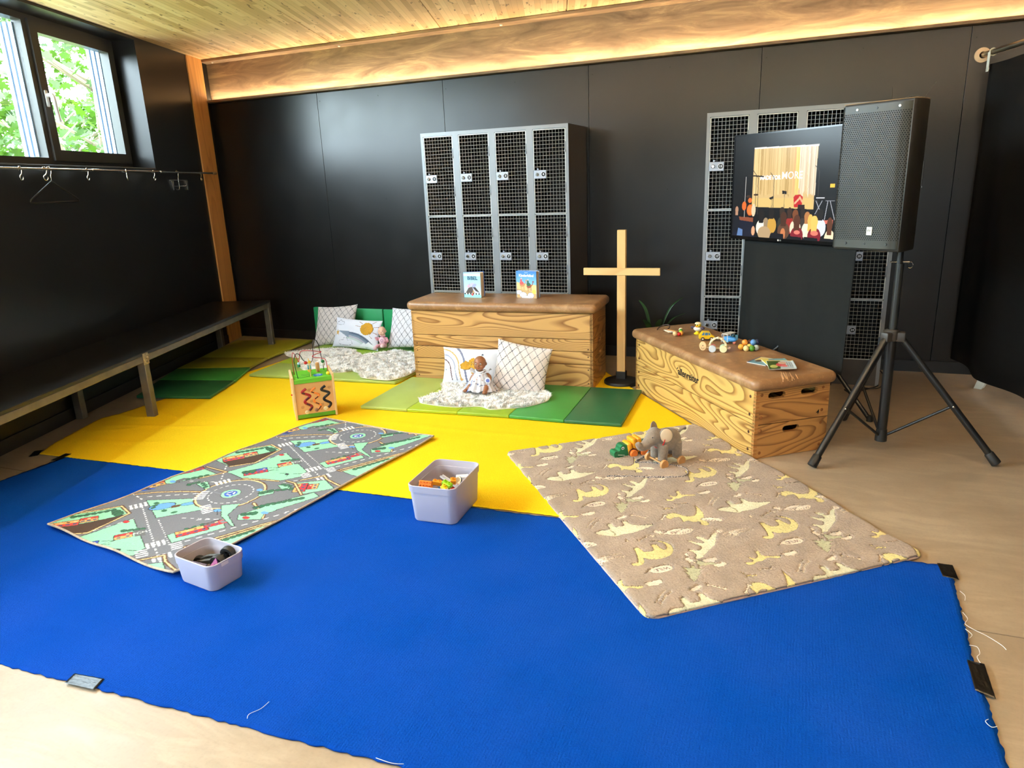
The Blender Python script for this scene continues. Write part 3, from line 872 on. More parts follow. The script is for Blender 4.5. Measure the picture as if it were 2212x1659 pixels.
# ------------------------------------------------------------------ vaulting boxes
M_PINE_X = pine('vault_pine_long', (204, 160, 98), (116, 66, 26), (.75, 2, 4.6), 34, .38, 0, .95)
M_PINE_XB = pine('vault_pine_long_yellow', (214, 172, 96), (124, 74, 28), (.75, 2, 4.4), 34, .36, 4, .95)
M_PINE_Y = pine('vault_pine_end', (190, 138, 78), (104, 56, 22), (2, 1.2, 5.2), 26, .4, 2, .9)
M_DOWEL = pm('dark_plug', (70, 40, 22), .6)
M_BRASS = pm('bronze_screw', (150, 98, 56), .35, .5, .1)
def leather_mat(name, rgb, hi):
    m = bpy.data.materials.new(name); nt, p = nodes_of(m)
    v = coords(nt)
    a = noise(nt, coords(nt, (1, 1, 1)), 7, 6, .62, .8); b = noise(nt, v, 42, 4, .6)
    c = ramp(nt, a, [(.3, tuple(x * .75 for x in S(*rgb))), (.52, S(*rgb)), (.75, S(*hi))])
    c = mix_col(nt, ramp(nt, b, [(.55, 0.0), (.72, .45)]), c, S(*hi))
    nt.links.new(c, p.inputs['Base Color'])
    nt.links.new(ramp(nt, a, [(.3, .34), (.7, .5)]), p.inputs['Roughness'])
    bump(nt, p, b, .12, .003)
    return m
M_LEATH = leather_mat('worn_suede_leather', (146, 108, 72), (186, 150, 108))
def slot(cx, cz, w, h, n=7):
    r = h / 2; pts = []
    for i in range(n + 1): a = -PI / 2 + PI * i / n; pts.append((cx + w / 2 - r + r * math.cos(a), cz + r * math.sin(a)))
    for i in range(n + 1): a = PI / 2 + PI * i / n; pts.append((cx - w / 2 + r + r * math.cos(a), cz + r * math.sin(a)))
    return pts
def vault_box(label, loc, rz, L, Wd, ysign, tiers, zpad, slots, mx, my):
    """local frame: x along the box; the seen long side lies at y = 0"""
    root = thing('vaulting_box', label, 'vaulting box', loc, rz, 'vaulting boxes')
    ya, yb = (0, Wd) if ysign > 0 else (-Wd, 0)
    t = .02
    for (z0, z1) in tiers:
        g = .0022
        for yy in ((ya, ya + t), (yb - t, yb)):
            MB().rbox((0, yy[0], z0 + g), (L, yy[1], z1 - g), .002, 1).build('side_board', mx, root)
        for end, xx in ((0, (-.0015, t)), (1, (L - t, L + .0015))):
            hs = [s_ for s_ in slots if z0 < s_[1] < z1]
            poly = [(ya + .0, z0 + g), (yb - .0, z0 + g), (yb - .0, z1 - g), (ya + .0, z1 - g)]
            M = Matrix(((0, 0, 1, 0), (1, 0, 0, 0), (0, 1, 0, 0), (0, 0, 0, 1)))
            MB().prism(poly, xx[0], xx[1], [slot(s_[0] if ysign < 0 else ya + yb - s_[0], s_[1], s_[2], s_[3]) for s_ in hs], 0, M).build('end_board', my, root)
    MB().box((t, ya + t, tiers[-1][1] - .02), (L - t, yb - t, tiers[-1][1] - .004)).build('top_deck', pm('dark_plywood', (60, 40, 24), .8), root)
    H = tiers[-1][1]
    bm = bmesh.new(); bmesh.ops.create_cube(bm, size=1)
    ov = .032
    for v in bm.verts: v.co = Vector((L / 2 + v.co.x * (L + 2 * ov), (ya + yb) / 2 + v.co.y * (Wd + 2 * ov), H + .001 + (v.co.z + .5) * zpad))
    vert_e = [e for e in bm.edges if abs(e.verts[0].co.z - e.verts[1].co.z) > .01]
    bmesh.ops.bevel(bm, geom=vert_e, offset=.045, segments=5, profile=.5, affect='EDGES')
    hor = [e for e in bm.edges if len(e.link_faces) == 2 and e.calc_face_angle(0) > 1.2 and abs(e.verts[0].co.z - e.verts[1].co.z) < 1e-4]
    bmesh.ops.bevel(bm, geom=hor, offset=zpad * .44, segments=5, profile=.5, affect='EDGES')
    pad = MB().bm(bm).build('leather_pad', M_LEATH, root, 50)
    return root
boxA = vault_box('tall pine vaulting box with brown leather top carrying two standing books', (-2.718, 4.626, 0), .0475, 1.405, .428, 1,
                 [(0, .187), (.187, .281), (.281, .370), (.370, .556)], .066, [(.21, .10, .11, .034), (.21, .235, .1, .03), (.21, .33, .1, .03)], M_PINE_X, M_PINE_Y)
boxB = vault_box('low pine vaulting box with brown leather top carrying the small wooden toys', (-.163, 3.669, 0), 2.2249, 1.425, .444, -1,
                 [(0, .189), (.189, .376)], .062, [(-.122, .343, .104, .034), (-.319, .343, .104, .034), (-.221, .149, .104, .034)], M_PINE_XB, M_PINE_Y)
for (y, z) in ((-.033, .352), (-.035, .229), (-.403, .353), (-.405, .228), (-.035, .157), (-.037, .033), (-.405, .157), (-.405, .033)):
    MB().lathe([(0, .003), (.006, .0028), (.009, .0), (.0125, -.001), (.0125, -.002)], 12, 0, T(-.0015, y, z, 0, -PI / 2)).build('screw', M_BRASS, boxB, 50)
for z in (.336, .239, .141, .044):
    for x in (.049, 1.376):
        MB().cyl((x, -.002, z), (x, .0012, z), .0085, 10).build('plug', M_DOWEL, boxB)
for z in (.30, .245, .15, .05):
    for x in (.03, 1.372):
        MB().cyl((x, .002, z), (x, -.001, z), .005, 8).build('plug', M_DOWEL, boxA)
# finger joints on the near corner of the low box
fj = MB()
for i in range(19):
    z = .006 + i * .0198
    fj.box((-.0022, -.02, z), (-.0003, .0012, z + .0095)); fj.box((-.001, -.001, z), (.018, .0014, z + .0095))
fj.build('finger_joint', pm('end_grain', (176, 120, 62), .6), boxB)
M_INK = pm('black_lettering', (14, 13, 12), .6)
lt = MB(); add_text(lt, "\u00b4allenreiter", .06, T(.705, .0008, .283, PI / 2, 0, PI), 0, bold=.0014)
lt.build('lettering', M_INK, boxB)
lt = MB(); add_text(lt, '4', .036, T(-.0022, -.378, .218, PI / 2, 0, -PI / 2), 0, bold=.0001, shear=.2)
lt.build('numeral', M_INK, boxB)
# torn patch in the leather near the front corner of the low box
tp = MB(); rng = random.Random(5)
for k in range(12):
    y = -.13 - rng.uniform(0, .09); a = rng.uniform(-.5, .5)
    tp.prism([(-.002, -.002), (.02 + rng.uniform(0, .02), 0), (-.002, .003)], 0, .0016, M=T(-.028 - rng.uniform(0, .003), y, .418 + rng.uniform(0, .02), rng.uniform(-.3, .3), -.9, a))
tp.build('torn_patch', pm('bare_leather_fibre', (206, 160, 112), .9), boxB)

# ------------------------------------------------------------------ wooden cross
M_CROSS = pine('planed_spruce', (226, 186, 122), (190, 138, 76), (3, 3, .7), 7, .5, 3, .45)
M_CROSSX = pine('planed_spruce_bar', (228, 190, 128), (190, 140, 80), (.7, 3, 3), 7, .5, 3, .45)
cr = thing('wooden_cross', 'pale wooden cross standing on a black round foot between the two vaulting boxes', 'cross', (-1.165, 4.93, 0), .02)
MB().rbox((-.03, -.02, .082), (.03, .022, 1.11), .002, 1).build('upright', M_CROSS, cr)
MB().rbox((-.272, -.026, .797), (.272, -.004, .848), .002, 1).build('crossbar', M_CROSSX, cr)
M_RUB = pm('black_rubber', (18, 18, 18), .55)
MB().rbox((-.036, -.028, .03), (.036, .03, .095), .004, 2).build('socket', M_RUB, cr)
MB().lathe([(0, .042), (.06, .042), (.095, .036), (.122, .028), (.128, .018), (.126, 0), (0, 0)], 36).build('foot', M_RUB, cr, 40)

# ------------------------------------------------------------------ plant behind the cross
pl = thing('potted_plant', 'small potted plant with narrow green leaves in the shadow behind the cross', 'plant', (-1.02, 5.42, 0))
MB().lathe([(0, 0), (.075, 0), (.10, .16), (.104, .17), (.096, .17), (.09, .155), (0, .15)], 24).build('pot', M_BLK, pl, 40)
M_GRN = pm('dark_leaf', (44, 74, 38), .45, 0, .25, 12)
rng = random.Random(11)
for (dx, dy, h_, w_) in ((-.09, -.05, .40, .012), (-.05, -.1, .26, .02), (.05, -.06, .26, .02), (.17, 0, .42, .008), (.2, -.1, .32, .007), (-.1, -.1, .2, .01)):
    pts = smooth_path([(0, 0, .15), (dx * .25, dy * .25, .15 + h_ * .35), (dx * .7, dy * .7, .15 + h_ * .8), (dx * 1.25, dy * 1.2, .15 + h_)], 5)
    vs, fs = [], []
    for i, q in enumerate(pts):
        k = i / (len(pts) - 1); w = w_ * (.25 + 1.5 * math.sin(PI * min(1, k * .9 + .08)) * k) if k < .98 else .001
        vs += [(q.x - w, q.y, q.z), (q.x, q.y + .004, q.z - .004), (q.x + w, q.y, q.z)]
    for i in range(len(pts) - 1):
        a = i * 3; fs += [(a, a + 1, a + 4, a + 3), (a + 1, a + 2, a + 5, a + 4)]
    MB().add(vs, fs).build('leaf', M_GRN, pl, 60)

# ------------------------------------------------------------------ television on a stand with a black cloth
M_TVB = pm('glossy_black', (10, 10, 11), .18)
TVA = math.radians(-42.49)
tvz0, tvz1 = 1.037, 1.692
tv = thing('television', 'flat-screen television showing a stage with a cream curtain, beside the loudspeaker', 'television', (-.447, 5.038, tvz0), TVA)
TW, TH = 1.10, tvz1 - tvz0
MB().rbox((0, .0, 0), (TW, .045, TH), .004, 2).build('housing', M_TVB, tv)
MB().rbox((.25, .045, .12), (TW - .25, .075, TH - .14), .01, 2).build('back_cover', M_BLK, tv)
bz = MB(); b_ = .009
bz.box((0, -.004, 0), (TW, .0, .02)); bz.box((0, -.004, TH - b_), (TW, 0, TH)); bz.box((0, -.004, .02), (b_, 0, TH - b_)); bz.box((TW - b_, -.004, .02), (TW, 0, TH - b_))
bz.build('bezel', M_TVB, tv)
lg = MB(); lg.lathe([(0, .0005), (.006, .0005), (.006, 0)], 14, 0, T(.424, -.0042, .009, PI / 2)); add_text(lg, 'LG', .012, T(.442, -.0045, .009, PI / 2), 0)
lg.build('logo', pm('logo_grey', (205, 200, 195), .4), tv)
# the picture on the screen
SW, SH = TW - 2 * b_, TH - b_ - .02
cv = Canvas(SW, SH, .0020, (13, 14, 18))
def tvc(u, z): return (u - b_, z - tvz0 - .02)
def P_(*q): return [tvc(*a) for a in q]
cv.poly(P_((.0, 1.05), (1.1, 1.05), (1.1, 1.22), (0, 1.22)), (10, 10, 14))
cv.poly(P_((0.02, 1.165), (.20, 1.15), (.20, 1.178), (.05, 1.182)), (136, 72, 46))
cv.poly(P_((0.02, 1.06), (.22, 1.05), (.20, 1.15), (.02, 1.165)), (16, 20, 40))
cv.poly(P_((.183, 1.603), (.68, 1.592), (.675, 1.236), (.183, 1.246)), (208, 176, 118))
rng = np.random.RandomState(4)
for i in range(70):
    u = .19 + .485 * i / 70
    d = rng.uniform(-26, 26)
    f = .5 + .5 * math.sin(i * .5)
    base_c = (205 + d + 18 * (u > .5), 172 + d + 28 * (u > .52), 112 + d + 58 * (u > .55))
    cv.poly(P_((u, 1.60 - (u - .18) * .02), (u + .007, 1.60 - (u - .18) * .02), (u + .007 + .01 * f, 1.30 + .05 * rng.rand()), (u + .004, 1.32)), tuple(int(max(0, min(255, x))) for x in base_c))
cv.poly(P_((.183, 1.30), (.66, 1.30), (.675, 1.236), (.183, 1.246)), (214, 182, 112))
cv.poly(P_((.183, 1.607), (.685, 1.597), (.685, 1.588), (.183, 1.598)), (232, 226, 216))
cv.text('MADE FOR', .0345, *tvc(.327, 1.421), 0, (250, 244, 240), bold=.0016)
cv.text('MORE', .060, *tvc(.50, 1.43), 0, (250, 244, 246), bold=.0002)
for (u, z) in ((.115, 1.30), (.21, 1.44), (.23, 1.42), (.36, 1.42), (.70, 1.45)):   # microphone stands
    cv.line(P_((u, z), (u + .004, 1.20)), .004, (60, 56, 52)); cv.line(P_((u, z), (u - .03, z + .03)), .003, (40, 38, 36))
cv.line(P_((.12, 1.43), (.12, 1.18)), .006, (190, 186, 180)); cv.line(P_((.14, 1.44), (.27, 1.43)), .008, (24, 20, 20))
cv.ell(*tvc(.17, 1.225), .03, .036, (206, 96, 36)); cv.ell(*tvc(.17, 1.225), .024, .03, (226, 120, 52)); cv.ell(*tvc(.115, 1.25), .02, .028, (214, 102, 40))
cv.ell(*tvc(.165, 1.285), .017, .016, (214, 106, 46)); cv.ell(*tvc(.15, 1.31), .02, .008, (56, 40, 30)); cv.ell(*tvc(.215, 1.32), .022, .006, (70, 54, 40)); cv.ell(*tvc(.2, 1.225), .018, .04, (214, 196, 160))
cv.poly(P_((.43, 1.345), (.465, 1.34), (.466, 1.322), (.433, 1.325)), (18, 18, 20)); cv.line(P_((.45, 1.33), (.452, 1.24)), .003, (90, 80, 70)); cv.poly(P_((.325, 1.30), (.36, 1.312), (.362, 1.296), (.34, 1.29)), (18, 18, 20)); cv.line(P_((.352, 1.30), (.35, 1.24)), .003, (90, 80, 70))
cv.poly(P_((.522, 1.305), (.535, 1.318), (.57, 1.32), (.592, 1.308), (.588, 1.25), (.53, 1.245)), (186, 34, 36)); cv.ell(*tvc(.556, 1.338), .013, .018, (232, 196, 120)); cv.ell(*tvc(.560, 1.336), .009, .013, (226, 170, 132))
cv.line(P_((.535, 1.27), (.57, 1.30)), .012, (224, 168, 130)); cv.line(P_((.588, 1.28), (.57, 1.305)), .011, (224, 168, 130)); cv.poly(P_((.56, 1.262), (.61, 1.262), (.612, 1.235), (.558, 1.238)), (46, 30, 26))
cv.poly(P_((.675, 1.31), (.82, 1.307), (.82, 1.286), (.675, 1.292)), (20, 20, 24)); cv.poly(P_((.69, 1.305), (.75, 1.303), (.75, 1.298), (.69, 1.299)), (200, 200, 205))
for (a, b) in (((.69, 1.285), (.735, 1.21)), ((.735, 1.285), (.69, 1.21)), ((.775, 1.285), (.76, 1.18)), ((.79, 1.285), (.83, 1.18)), ((.76, 1.285), (.82, 1.285))): cv.line(P_(a, b), .004, (170, 172, 180))
cv.poly(P_((.782, 1.378), (.815, 1.377), (.815, 1.358), (.782, 1.359)), (246, 190, 60))
cv.poly(P_((.75, 1.175), (.82, 1.18), (.82, 1.16), (.75, 1.155)), (206, 110, 92))
heads = [(.27, 1.20, .030, .04, (24, 18, 18), (232, 226, 208)), (.355, 1.215, .026, .03, (26, 20, 18), (196, 150, 62)), (.31, 1.158, .024, .026, (150, 128, 98), (174, 146, 110)), (.44, 1.225, .025, .026, (52, 38, 28), (46, 48, 40)),
         (.455, 1.185, .032, .04, (70, 40, 26), (92, 62, 44)), (.50, 1.22, .024, .03, (58, 36, 26), (150, 40, 34)), (.545, 1.205, .028, .034, (118, 66, 36), (232, 210, 180)), (.56, 1.165, .032, .046, (84, 46, 30), (128, 28, 42)),
         (.60, 1.22, .022, .026, (40, 30, 26), (60, 50, 44)), (.635, 1.195, .026, .032, (176, 116, 66), (236, 220, 196)), (.66, 1.17, .024, .045, (228, 180, 88), (236, 220, 190)), (.69, 1.165, .032, .042, (232, 190, 96), (126, 26, 40)),
         (.73, 1.215, .026, .03, (30, 26, 26), (210, 214, 226)), (.80, 1.155, .024, .045, (92, 52, 34), (238, 214, 178)), (.05, 1.225, .018, .026, (176, 132, 104), (14, 16, 24))]
for (u, z, rx, ry, hair, shirt) in sorted(heads, key=lambda q: -q[1]):
    cv.ell(*tvc(u + .004, z - .082), rx * 1.5, .05, shirt); cv.ell(*tvc(u, z), rx * .8, ry * .85, hair); cv.poly(P_((u - rx * .75, z), (u + rx * .75, z), (u + rx * .62, z - ry * 1.35), (u - rx * .62, z - ry * 1.35)), hair)
cv.poly(P_((.02, 1.18), (.07, 1.18), (.09, 1.09), (.02, 1.08)), (14, 18, 30)); cv.poly(P_((.07, 1.11), (.11, 1.10), (.11, 1.06), (.06, 1.06)), (92, 122, 168))
cv.ell(*tvc(.30, 1.085), .055, .042, (178, 150, 112)); cv.ell(*tvc(.205, 1.095), .016, .03, (214, 160, 120)); cv.ell(*tvc(.455, 1.085), .02, .035, (196, 120, 74))
cv.ell(*tvc(.565, 1.10), .024, .012, (226, 120, 104)); cv.ell(*tvc(.695, 1.10), .028, .014, (226, 120, 100))
for u in (.41, .55, .67, .79): cv.poly(P_((u - .05, 1.09), (u + .05, 1.085), (u + .055, 1.05), (u - .045, 1.05)), (10, 12, 22)) if u < .5 else cv.poly(P_((u - .05, 1.076), (u + .05, 1.072), (u + .055, 1.05), (u - .045, 1.05)), (12, 12, 20))
xs, ys = np.linspace(0, SW, cv.nx), np.linspace(0, SH, cv.ny)
Pt = np.zeros((cv.ny, cv.nx, 3)); Pt[..., 0] = xs[None, :] + b_; Pt[..., 1] = -.0015; Pt[..., 2] = ys[:, None] + .02
scr = grid_mesh('screen', Pt, print_mat('lit_screen', .22, emit=1.0, spec=.25), tv, cv.img, smooth=False)
st = thing('television_stand', 'black tripod stand carrying the television behind the low vaulting box', 'stand', (-.01, 4.72, 0), TVA)
MB().cyl((0, .09, .42), (0, .09, 1.36), .022, 16).build('pole', M_BLK, st, 40)
MB().rbox((-.2, .068, 1.22), (.2, .08, 1.5), .003, 1).build('mount_plate', M_BLK, st)
MB().lathe([(.022, .42), (.045, .42), (.045, .5), (.022, .5)], 16, 0, T(0, .09, 0)).build('hub', M_BLK, st, 40)
for a in (math.radians(5), math.radians(110), math.radians(215)):
    e = (.50 * math.cos(a), .09 + .50 * math.sin(a), .012)
    MB().tube([(.03 * math.cos(a), .09 + .03 * math.sin(a), .47), e], .013, 10).build('leg', M_BLK, st, 40)
    MB().tube([(.02 * math.cos(a), .09 + .02 * math.sin(a), .44), (.25 * math.cos(a), .09 + .25 * math.sin(a), .235)], .007, 8).build('strut', M_BLK, st, 40)
    MB().lathe([(0, 0), (.018, 0), (.017, .035), (0, .035)], 12, 0, T(e[0], e[1], 0)).build('rubber_foot', M_RUB, st, 40)
nu, nz = 70, 30
Pk = np.zeros((nz, nu, 3))
for j, f in enumerate(np.linspace(0, 1, nz)):
    us = np.linspace(.075 - .045 * f, .95 - .03 * f, nu); z = 1.03 - f * (.72 + .03 * np.linspace(0, 1, nu))
    Pk[j, :, 0] = us; Pk[j, :, 1] = .055 + (.004 + .026 * f) * np.sin(us * 17 + .8) * np.exp(-((us - .12) / .25) ** 2) + .006 * f * np.sin(us * 23); Pk[j, :, 2] = z - tvz0
ck = grid_mesh('black_cloth', Pk, pm('black_cloth_fabric', (15, 17, 15), .8, 0, .15, 20, .1, 600, .001, .3))
ck.location = (-.447, 5.038, tvz0); ck.rotation_euler = (0, 0, TVA)
md = ck.modifiers.new('cloth', 'SOLIDIFY'); md.thickness = .002
tag(ck, 'black cloth hanging down below the television in front of its stand', 'cloth')

# ------------------------------------------------------------------ loudspeaker on tripod
M_SPK = pm('black_speaker_cabinet', (17, 16, 14), .5, 0, .08, 3, .08, 350, .001)
def grille_mat():
    m = bpy.data.materials.new('perforated_grille'); nt, p = nodes_of(m)
    tc = N(nt, 'ShaderNodeTexCoord'); sx = N(nt, 'ShaderNodeSeparateXYZ'); nt.links.new(tc.outputs['Object'], sx.inputs[0])
    pit = .0105
    row = math_node(nt, 'FLOOR', math_node(nt, 'DIVIDE', sx.outputs[2], pit * .866))
    odd = math_node(nt, 'MODULO', row, 2)
    fx = math_node(nt, 'SUBTRACT', math_node(nt, 'FRACT', math_node(nt, 'ADD', math_node(nt, 'DIVIDE', sx.outputs[0], pit), math_node(nt, 'MULTIPLY', odd, .5))), .5)
    fz = math_node(nt, 'SUBTRACT', math_node(nt, 'FRACT', math_node(nt, 'DIVIDE', sx.outputs[2], pit * .866)), .5)
    d = math_node(nt, 'SQRT', math_node(nt, 'ADD', math_node(nt, 'POWER', math_node(nt, 'ABSOLUTE', fx), 2), math_node(nt, 'POWER', math_node(nt, 'ABSOLUTE', math_node(nt, 'MULTIPLY', fz, .866)), 2)))
    hole = math_node(nt, 'LESS_THAN', d, .33)
    nt.links.new(mix_col(nt, hole, S(36, 36, 31), S(4, 4, 4)), p.inputs['Base Color'])
    nt.links.new(ramp(nt, hole, [(0, .4), (1, .9)]), p.inputs['Roughness'])
    bump(nt, p, math_node(nt, 'SUBTRACT', 1, hole), .4, .002)
    return m
sp = thing('loudspeaker', 'large black loudspeaker with perforated grille standing on the tripod', 'loudspeaker', (.285, 3.945, 1.055), math.radians(-32))
# top-view outline: front at y = 0, tapering to the back
hw = .172
def spk_outline(ins=0):
    o = [(-hw, .05), (-hw + .012, .02)]
    for i in range(6): a = PI + PI / 2 * i / 5; o.append((-hw + .045 + .033 * math.cos(a), .035 + .035 * math.sin(a)))
    for i in range(6): a = 1.5 * PI + PI / 2 * i / 5; o.append((hw - .045 + .033 * math.cos(a), .035 + .035 * math.sin(a)))
    o += [(hw - .008, .04), (hw, .07), (hw - .005, .16), (hw - .085, .335), (-hw + .085, .335), (-hw + .005, .16), (-hw, .07)]
    return o
ol = [(-hw, .07), (-hw, .03), (-hw + .008, .018), (hw - .008, .018), (hw, .03), (hw, .075), (hw - .01, .17), (hw - .085, .335), (-hw + .085, .335), (-hw + .01, .17)]
bm = bmesh.new()
vs = [bm.verts.new((x, y, .003)) for x, y in ol]; f0 = bm.faces.new(vs)
r = bmesh.ops.extrude_face_region(bm, geom=[f0])
for v in r['geom']:
    if isinstance(v, bmesh.types.BMVert): v.co.z = .70
bmesh.ops.recalc_face_normals(bm, faces=bm.faces)
bmesh.ops.bevel(bm, geom=[e for e in bm.edges if abs(e.verts[0].co.z - e.verts[1].co.z) < 1e-5], offset=.008, segments=2, profile=.5, affect='EDGES')
MB().bm(bm).build('cabinet', M_SPK, sp, 40)
gx = [(-hw + .004, .024), (-hw + .006, .008), (-hw + .018, 0.0)] + [(-hw + .03 + i * (2 * hw - .09) / 8, -.004 * math.sin(PI * i / 8)) for i in range(9)] + [(hw - .04, .003), (hw - .018, .012), (hw - .006, .026)]
g = MB(); zl = [.022, .055, .07, .655, .665, .69]
gv = [(x, y, z) for z in (.058, .652) for x, y in gx]; k = len(gx)
g.add(gv, [(i, i + 1, k + i + 1, k + i) for i in range(k - 1)]).build('grille', grille_mat(), sp, 50)
for (za, zb) in ((.018, .058), (.652, .688)):
    g = MB(); gv = [(x, y, z) for z in (za, zb) for x, y in gx]
    g.add(gv, [(i, i + 1, k + i + 1, k + i) for i in range(k - 1)]).build('grille_rim', pm('grille_rim', (36, 37, 30), .42, .1), sp, 50)
for z in (.04, .67):
    for x in (-.09, .005, .11):
        MB().lathe([(0, .003), (.005, .003), (.0065, 0)], 10, 0, T(x, -.003 if x < .1 else 0, z, PI / 2)).build('screw', pm('speaker_screw', (190, 188, 178), .3, .7) if z > .5 and x != .005 else M_BLK, sp, 50)
bd = MB(); bd.rbox((.012, -.008, .082), (.04, -.004, .122), .002, 1, 0); add_text(bd, 'EV', .014, T(.026, -.0084, .104, PI / 2), 1)
bd.build('badge', [pm('badge_white', (226, 228, 214), .4), M_INK], sp)
tl = MB()
tl.tube([(-hw, .024, .700), (hw - .002, .024, .7005), (hw - .002, .07, .7005), (hw - .012, .17, .7005), (hw - .085, .33, .7005)], .0022, 6)
tl.build('top_edge', pm('tan_edge', (150, 128, 100), .35, .3), sp, 60)  # paler tan line along the front and right top edges
hd = MB(); hd.rbox((-.03, -.004, .31), (.03, .004, .42), .003, 1, 0, T(hw - .03, .215, 0, 0, 0, PI / 2 + .43)); hd.build('handle_recess', pm('recess_black', (5, 5, 5), .7), sp)
hd = MB(); hd.rbox((-.032, -.006, .305), (-.027, .006, .425), .002, 1, 0, T(hw - .03, .215, 0, 0, 0, PI / 2 + .43)); hd.build('handle_edge', M_SPK, sp)
tp = MB(); tp.prism([(-.012, -.01), (.02, .0), (.008, .022), (-.016, .012)], 0, .0012, M=T(hw - .072, .318, .305, PI / 2, 0, PI / 2 + .43)); tp.build('paper_tag', M_NUMW, sp)
an = MB(); an.tube([(.02, .1, .70), (.004, .12, .765)], .0018, 6); an.tube([(.13, .16, .70), (.165, .2, .775)], .0018, 6); an.tube(smooth_path([(.05, .12, .702), (.09, .14, .718), (.13, .16, .712)], 4), .003, 6)
an.build('antenna', M_BLK, sp, 60)
SP = Vector((.462, 4.0, 0))
ss = thing('speaker_stand', 'black tripod stand under the loudspeaker', 'stand', SP)
MB().cyl((0, 0, .06), (0, 0, .66), .0245, 18).build('lower_pole', M_BLK, ss, 40)
MB().cyl((0, 0, .62), (0, 0, .99), .0195, 18).build('upper_pole', pm('dark_grey_tube', (36, 38, 38), .35, .3), ss, 40)
MB().cyl((-.003, 0, .98), (-.004, 0, 1.056), .016, 18).build('adapter', M_BLK, ss, 40)
MB().lathe([(.024, .055), (.03, .055), (.03, .07), (.026, .12), (.024, .12)], 18).build('end_cap', M_RUB, ss, 40)
pn = MB(); pn.cyl((-.045, -.005, 1.0), (.04, -.005, 1.0), .004, 8); pn.tube([(.045 + .012 * math.cos(a), -.005, .985 + .015 * math.sin(a)) for a in [i * PI / 8 for i in range(16)]], .0015, 5, closed=True)
pn.build('locking_pin', M_CHROME, ss, 50)
feet = [(.128, 3.633), (.967, 3.913), (.306, 4.46)]
hb = MB()
hb.lathe([(.0, .60), (.028, .60), (.034, .61), (.034, .652), (.027, .66), (0, .66)], 20)
for fx, fy in feet:
    d = Vector((fx, fy, 0)) - SP; a = math.atan2(d.y, d.x)
    hb.rbox((.0, -.022, .598), (.062, .022, .648), .008, 2, 0, T(0, 0, 0, 0, 0, a))
hb.build('hub', pm('hub_plastic', (46, 42, 38), .5), ss, 40)
for fx, fy in feet:
    d = Vector((fx, fy, 0)) - SP; u = d.normalized()
    top = u * .045 + Vector((0, 0, .615)); end = d * .99 + Vector((0, 0, .03))
    lg_ = MB().tube([top, end], .0172, 14).build('leg', M_BLK, ss, 40)
    ax = (end - top).normalized()
    MB().tube([end - ax * .045, end - ax * .04, end + ax * .018, end + ax * .02], [.018, .022, .024, .02], 14).build('rubber_foot', M_RUB, ss, 40)
    mid = top.lerp(end, .56)
    MB().tube([u * .024 + Vector((0, 0, .09)), mid], .0075, 8).build('strut', M_BLK, ss, 40)
    MB().ball(mid + Vector((0, -.018, .0)), .006, 8).build('rivet', M_CHROME, ss, 60)
cb = MB(); cb.tube(smooth_path([(.50, 5.5, .05), (.56, 5.3, .008), (.46, 5.15, .006), (.38, 5.05, .006), (.34, 5.12, .006)], 6), .005, 6)
cb.tube(smooth_path([(.55, 5.45, .1), (.60, 5.34, .05), (.56, 5.22, .007), (.45, 5.2, .006)], 6), .004, 6)
tag(cb.build('power_cable', M_BLK, None, 60), 'black cable curling on the floor by the locker beside the speaker stand', 'cable')
# ------------------------------------------------------------------ carpets
def felt_mat(name, rgb, var, rib=0):
    m = bpy.data.materials.new(name); nt, p = nodes_of(m)
    v = coords(nt); c = S(*rgb)
    a = noise(nt, v, 3.2, 4, .55); f = noise(nt, v, 230, 3, .7); mid = noise(nt, v, 70, 3, .7)
    k = mix_col(nt, ramp(nt, a, [(.35, 0.0), (.7, var)]), c, tuple(min(1, x * 1.25 + .012) for x in c))
    k = mix_col(nt, ramp(nt, f, [(.35, .38), (.6, 0.0)]), k, tuple(x * .52 for x in c))
    nt.links.new(k, p.inputs['Base Color']); p.inputs['Roughness'].default_value = .95
    p.inputs['Specular IOR Level'].default_value = .05
    h = math_node(nt, 'ADD', f, math_node(nt, 'MULTIPLY', mid, .9))
    if rib:
        w = N(nt, 'ShaderNodeTexWave', wave_type='BANDS', bands_direction='X'); w.inputs['Scale'].default_value = rib; w.inputs['Distortion'].default_value = 3; w.inputs['Detail'].default_value = 2
        nt.links.new(v, w.inputs['Vector']); h = math_node(nt, 'ADD', h, math_node(nt, 'MULTIPLY', w.outputs[1], .22))
    bump(nt, p, h, .5, .004)
    return m
def carpet(name, label, left, right, mat, nx, ny, z0, wav, jag=.004, seed=1):
    rng = np.random.RandomState(seed)
    L, R = np.array(left, float), np.array(right, float)
    def par(pl, n):
        d = np.r_[0, np.cumsum(np.hypot(*np.diff(pl, axis=0).T))]; d /= d[-1]
        t = np.linspace(0, 1, n); return np.stack([np.interp(t, d, pl[:, 0]), np.interp(t, d, pl[:, 1])], -1)
    A, B = par(L, ny), par(R, ny)
    u = np.linspace(0, 1, nx)[None, :, None]
    P = A[:, None] * (1 - u) + B[:, None] * u
    P[0, :, 1] += rng.uniform(-jag, jag, nx); P[-1, :, 1] += rng.uniform(-jag, jag, nx)
    P[:, 0, 0] += rng.uniform(-jag, jag, ny); P[:, -1, 0] += rng.uniform(-jag, jag, ny)
    z = z0 + wav(P[..., 0], P[..., 1])
    o = grid_mesh(name, np.dstack([P, z]), mat)
    md = o.modifiers.new('felt', 'SOLIDIFY'); md.thickness = .0035; md.offset = -1
    return tag(o, label, 'carpet')
def wav_blue(x, y): return .0015 * (np.sin(x * 2.3 + 1) * np.sin(y * 3.1)) + .001 * np.sin(x * 5.1 + y * 4)
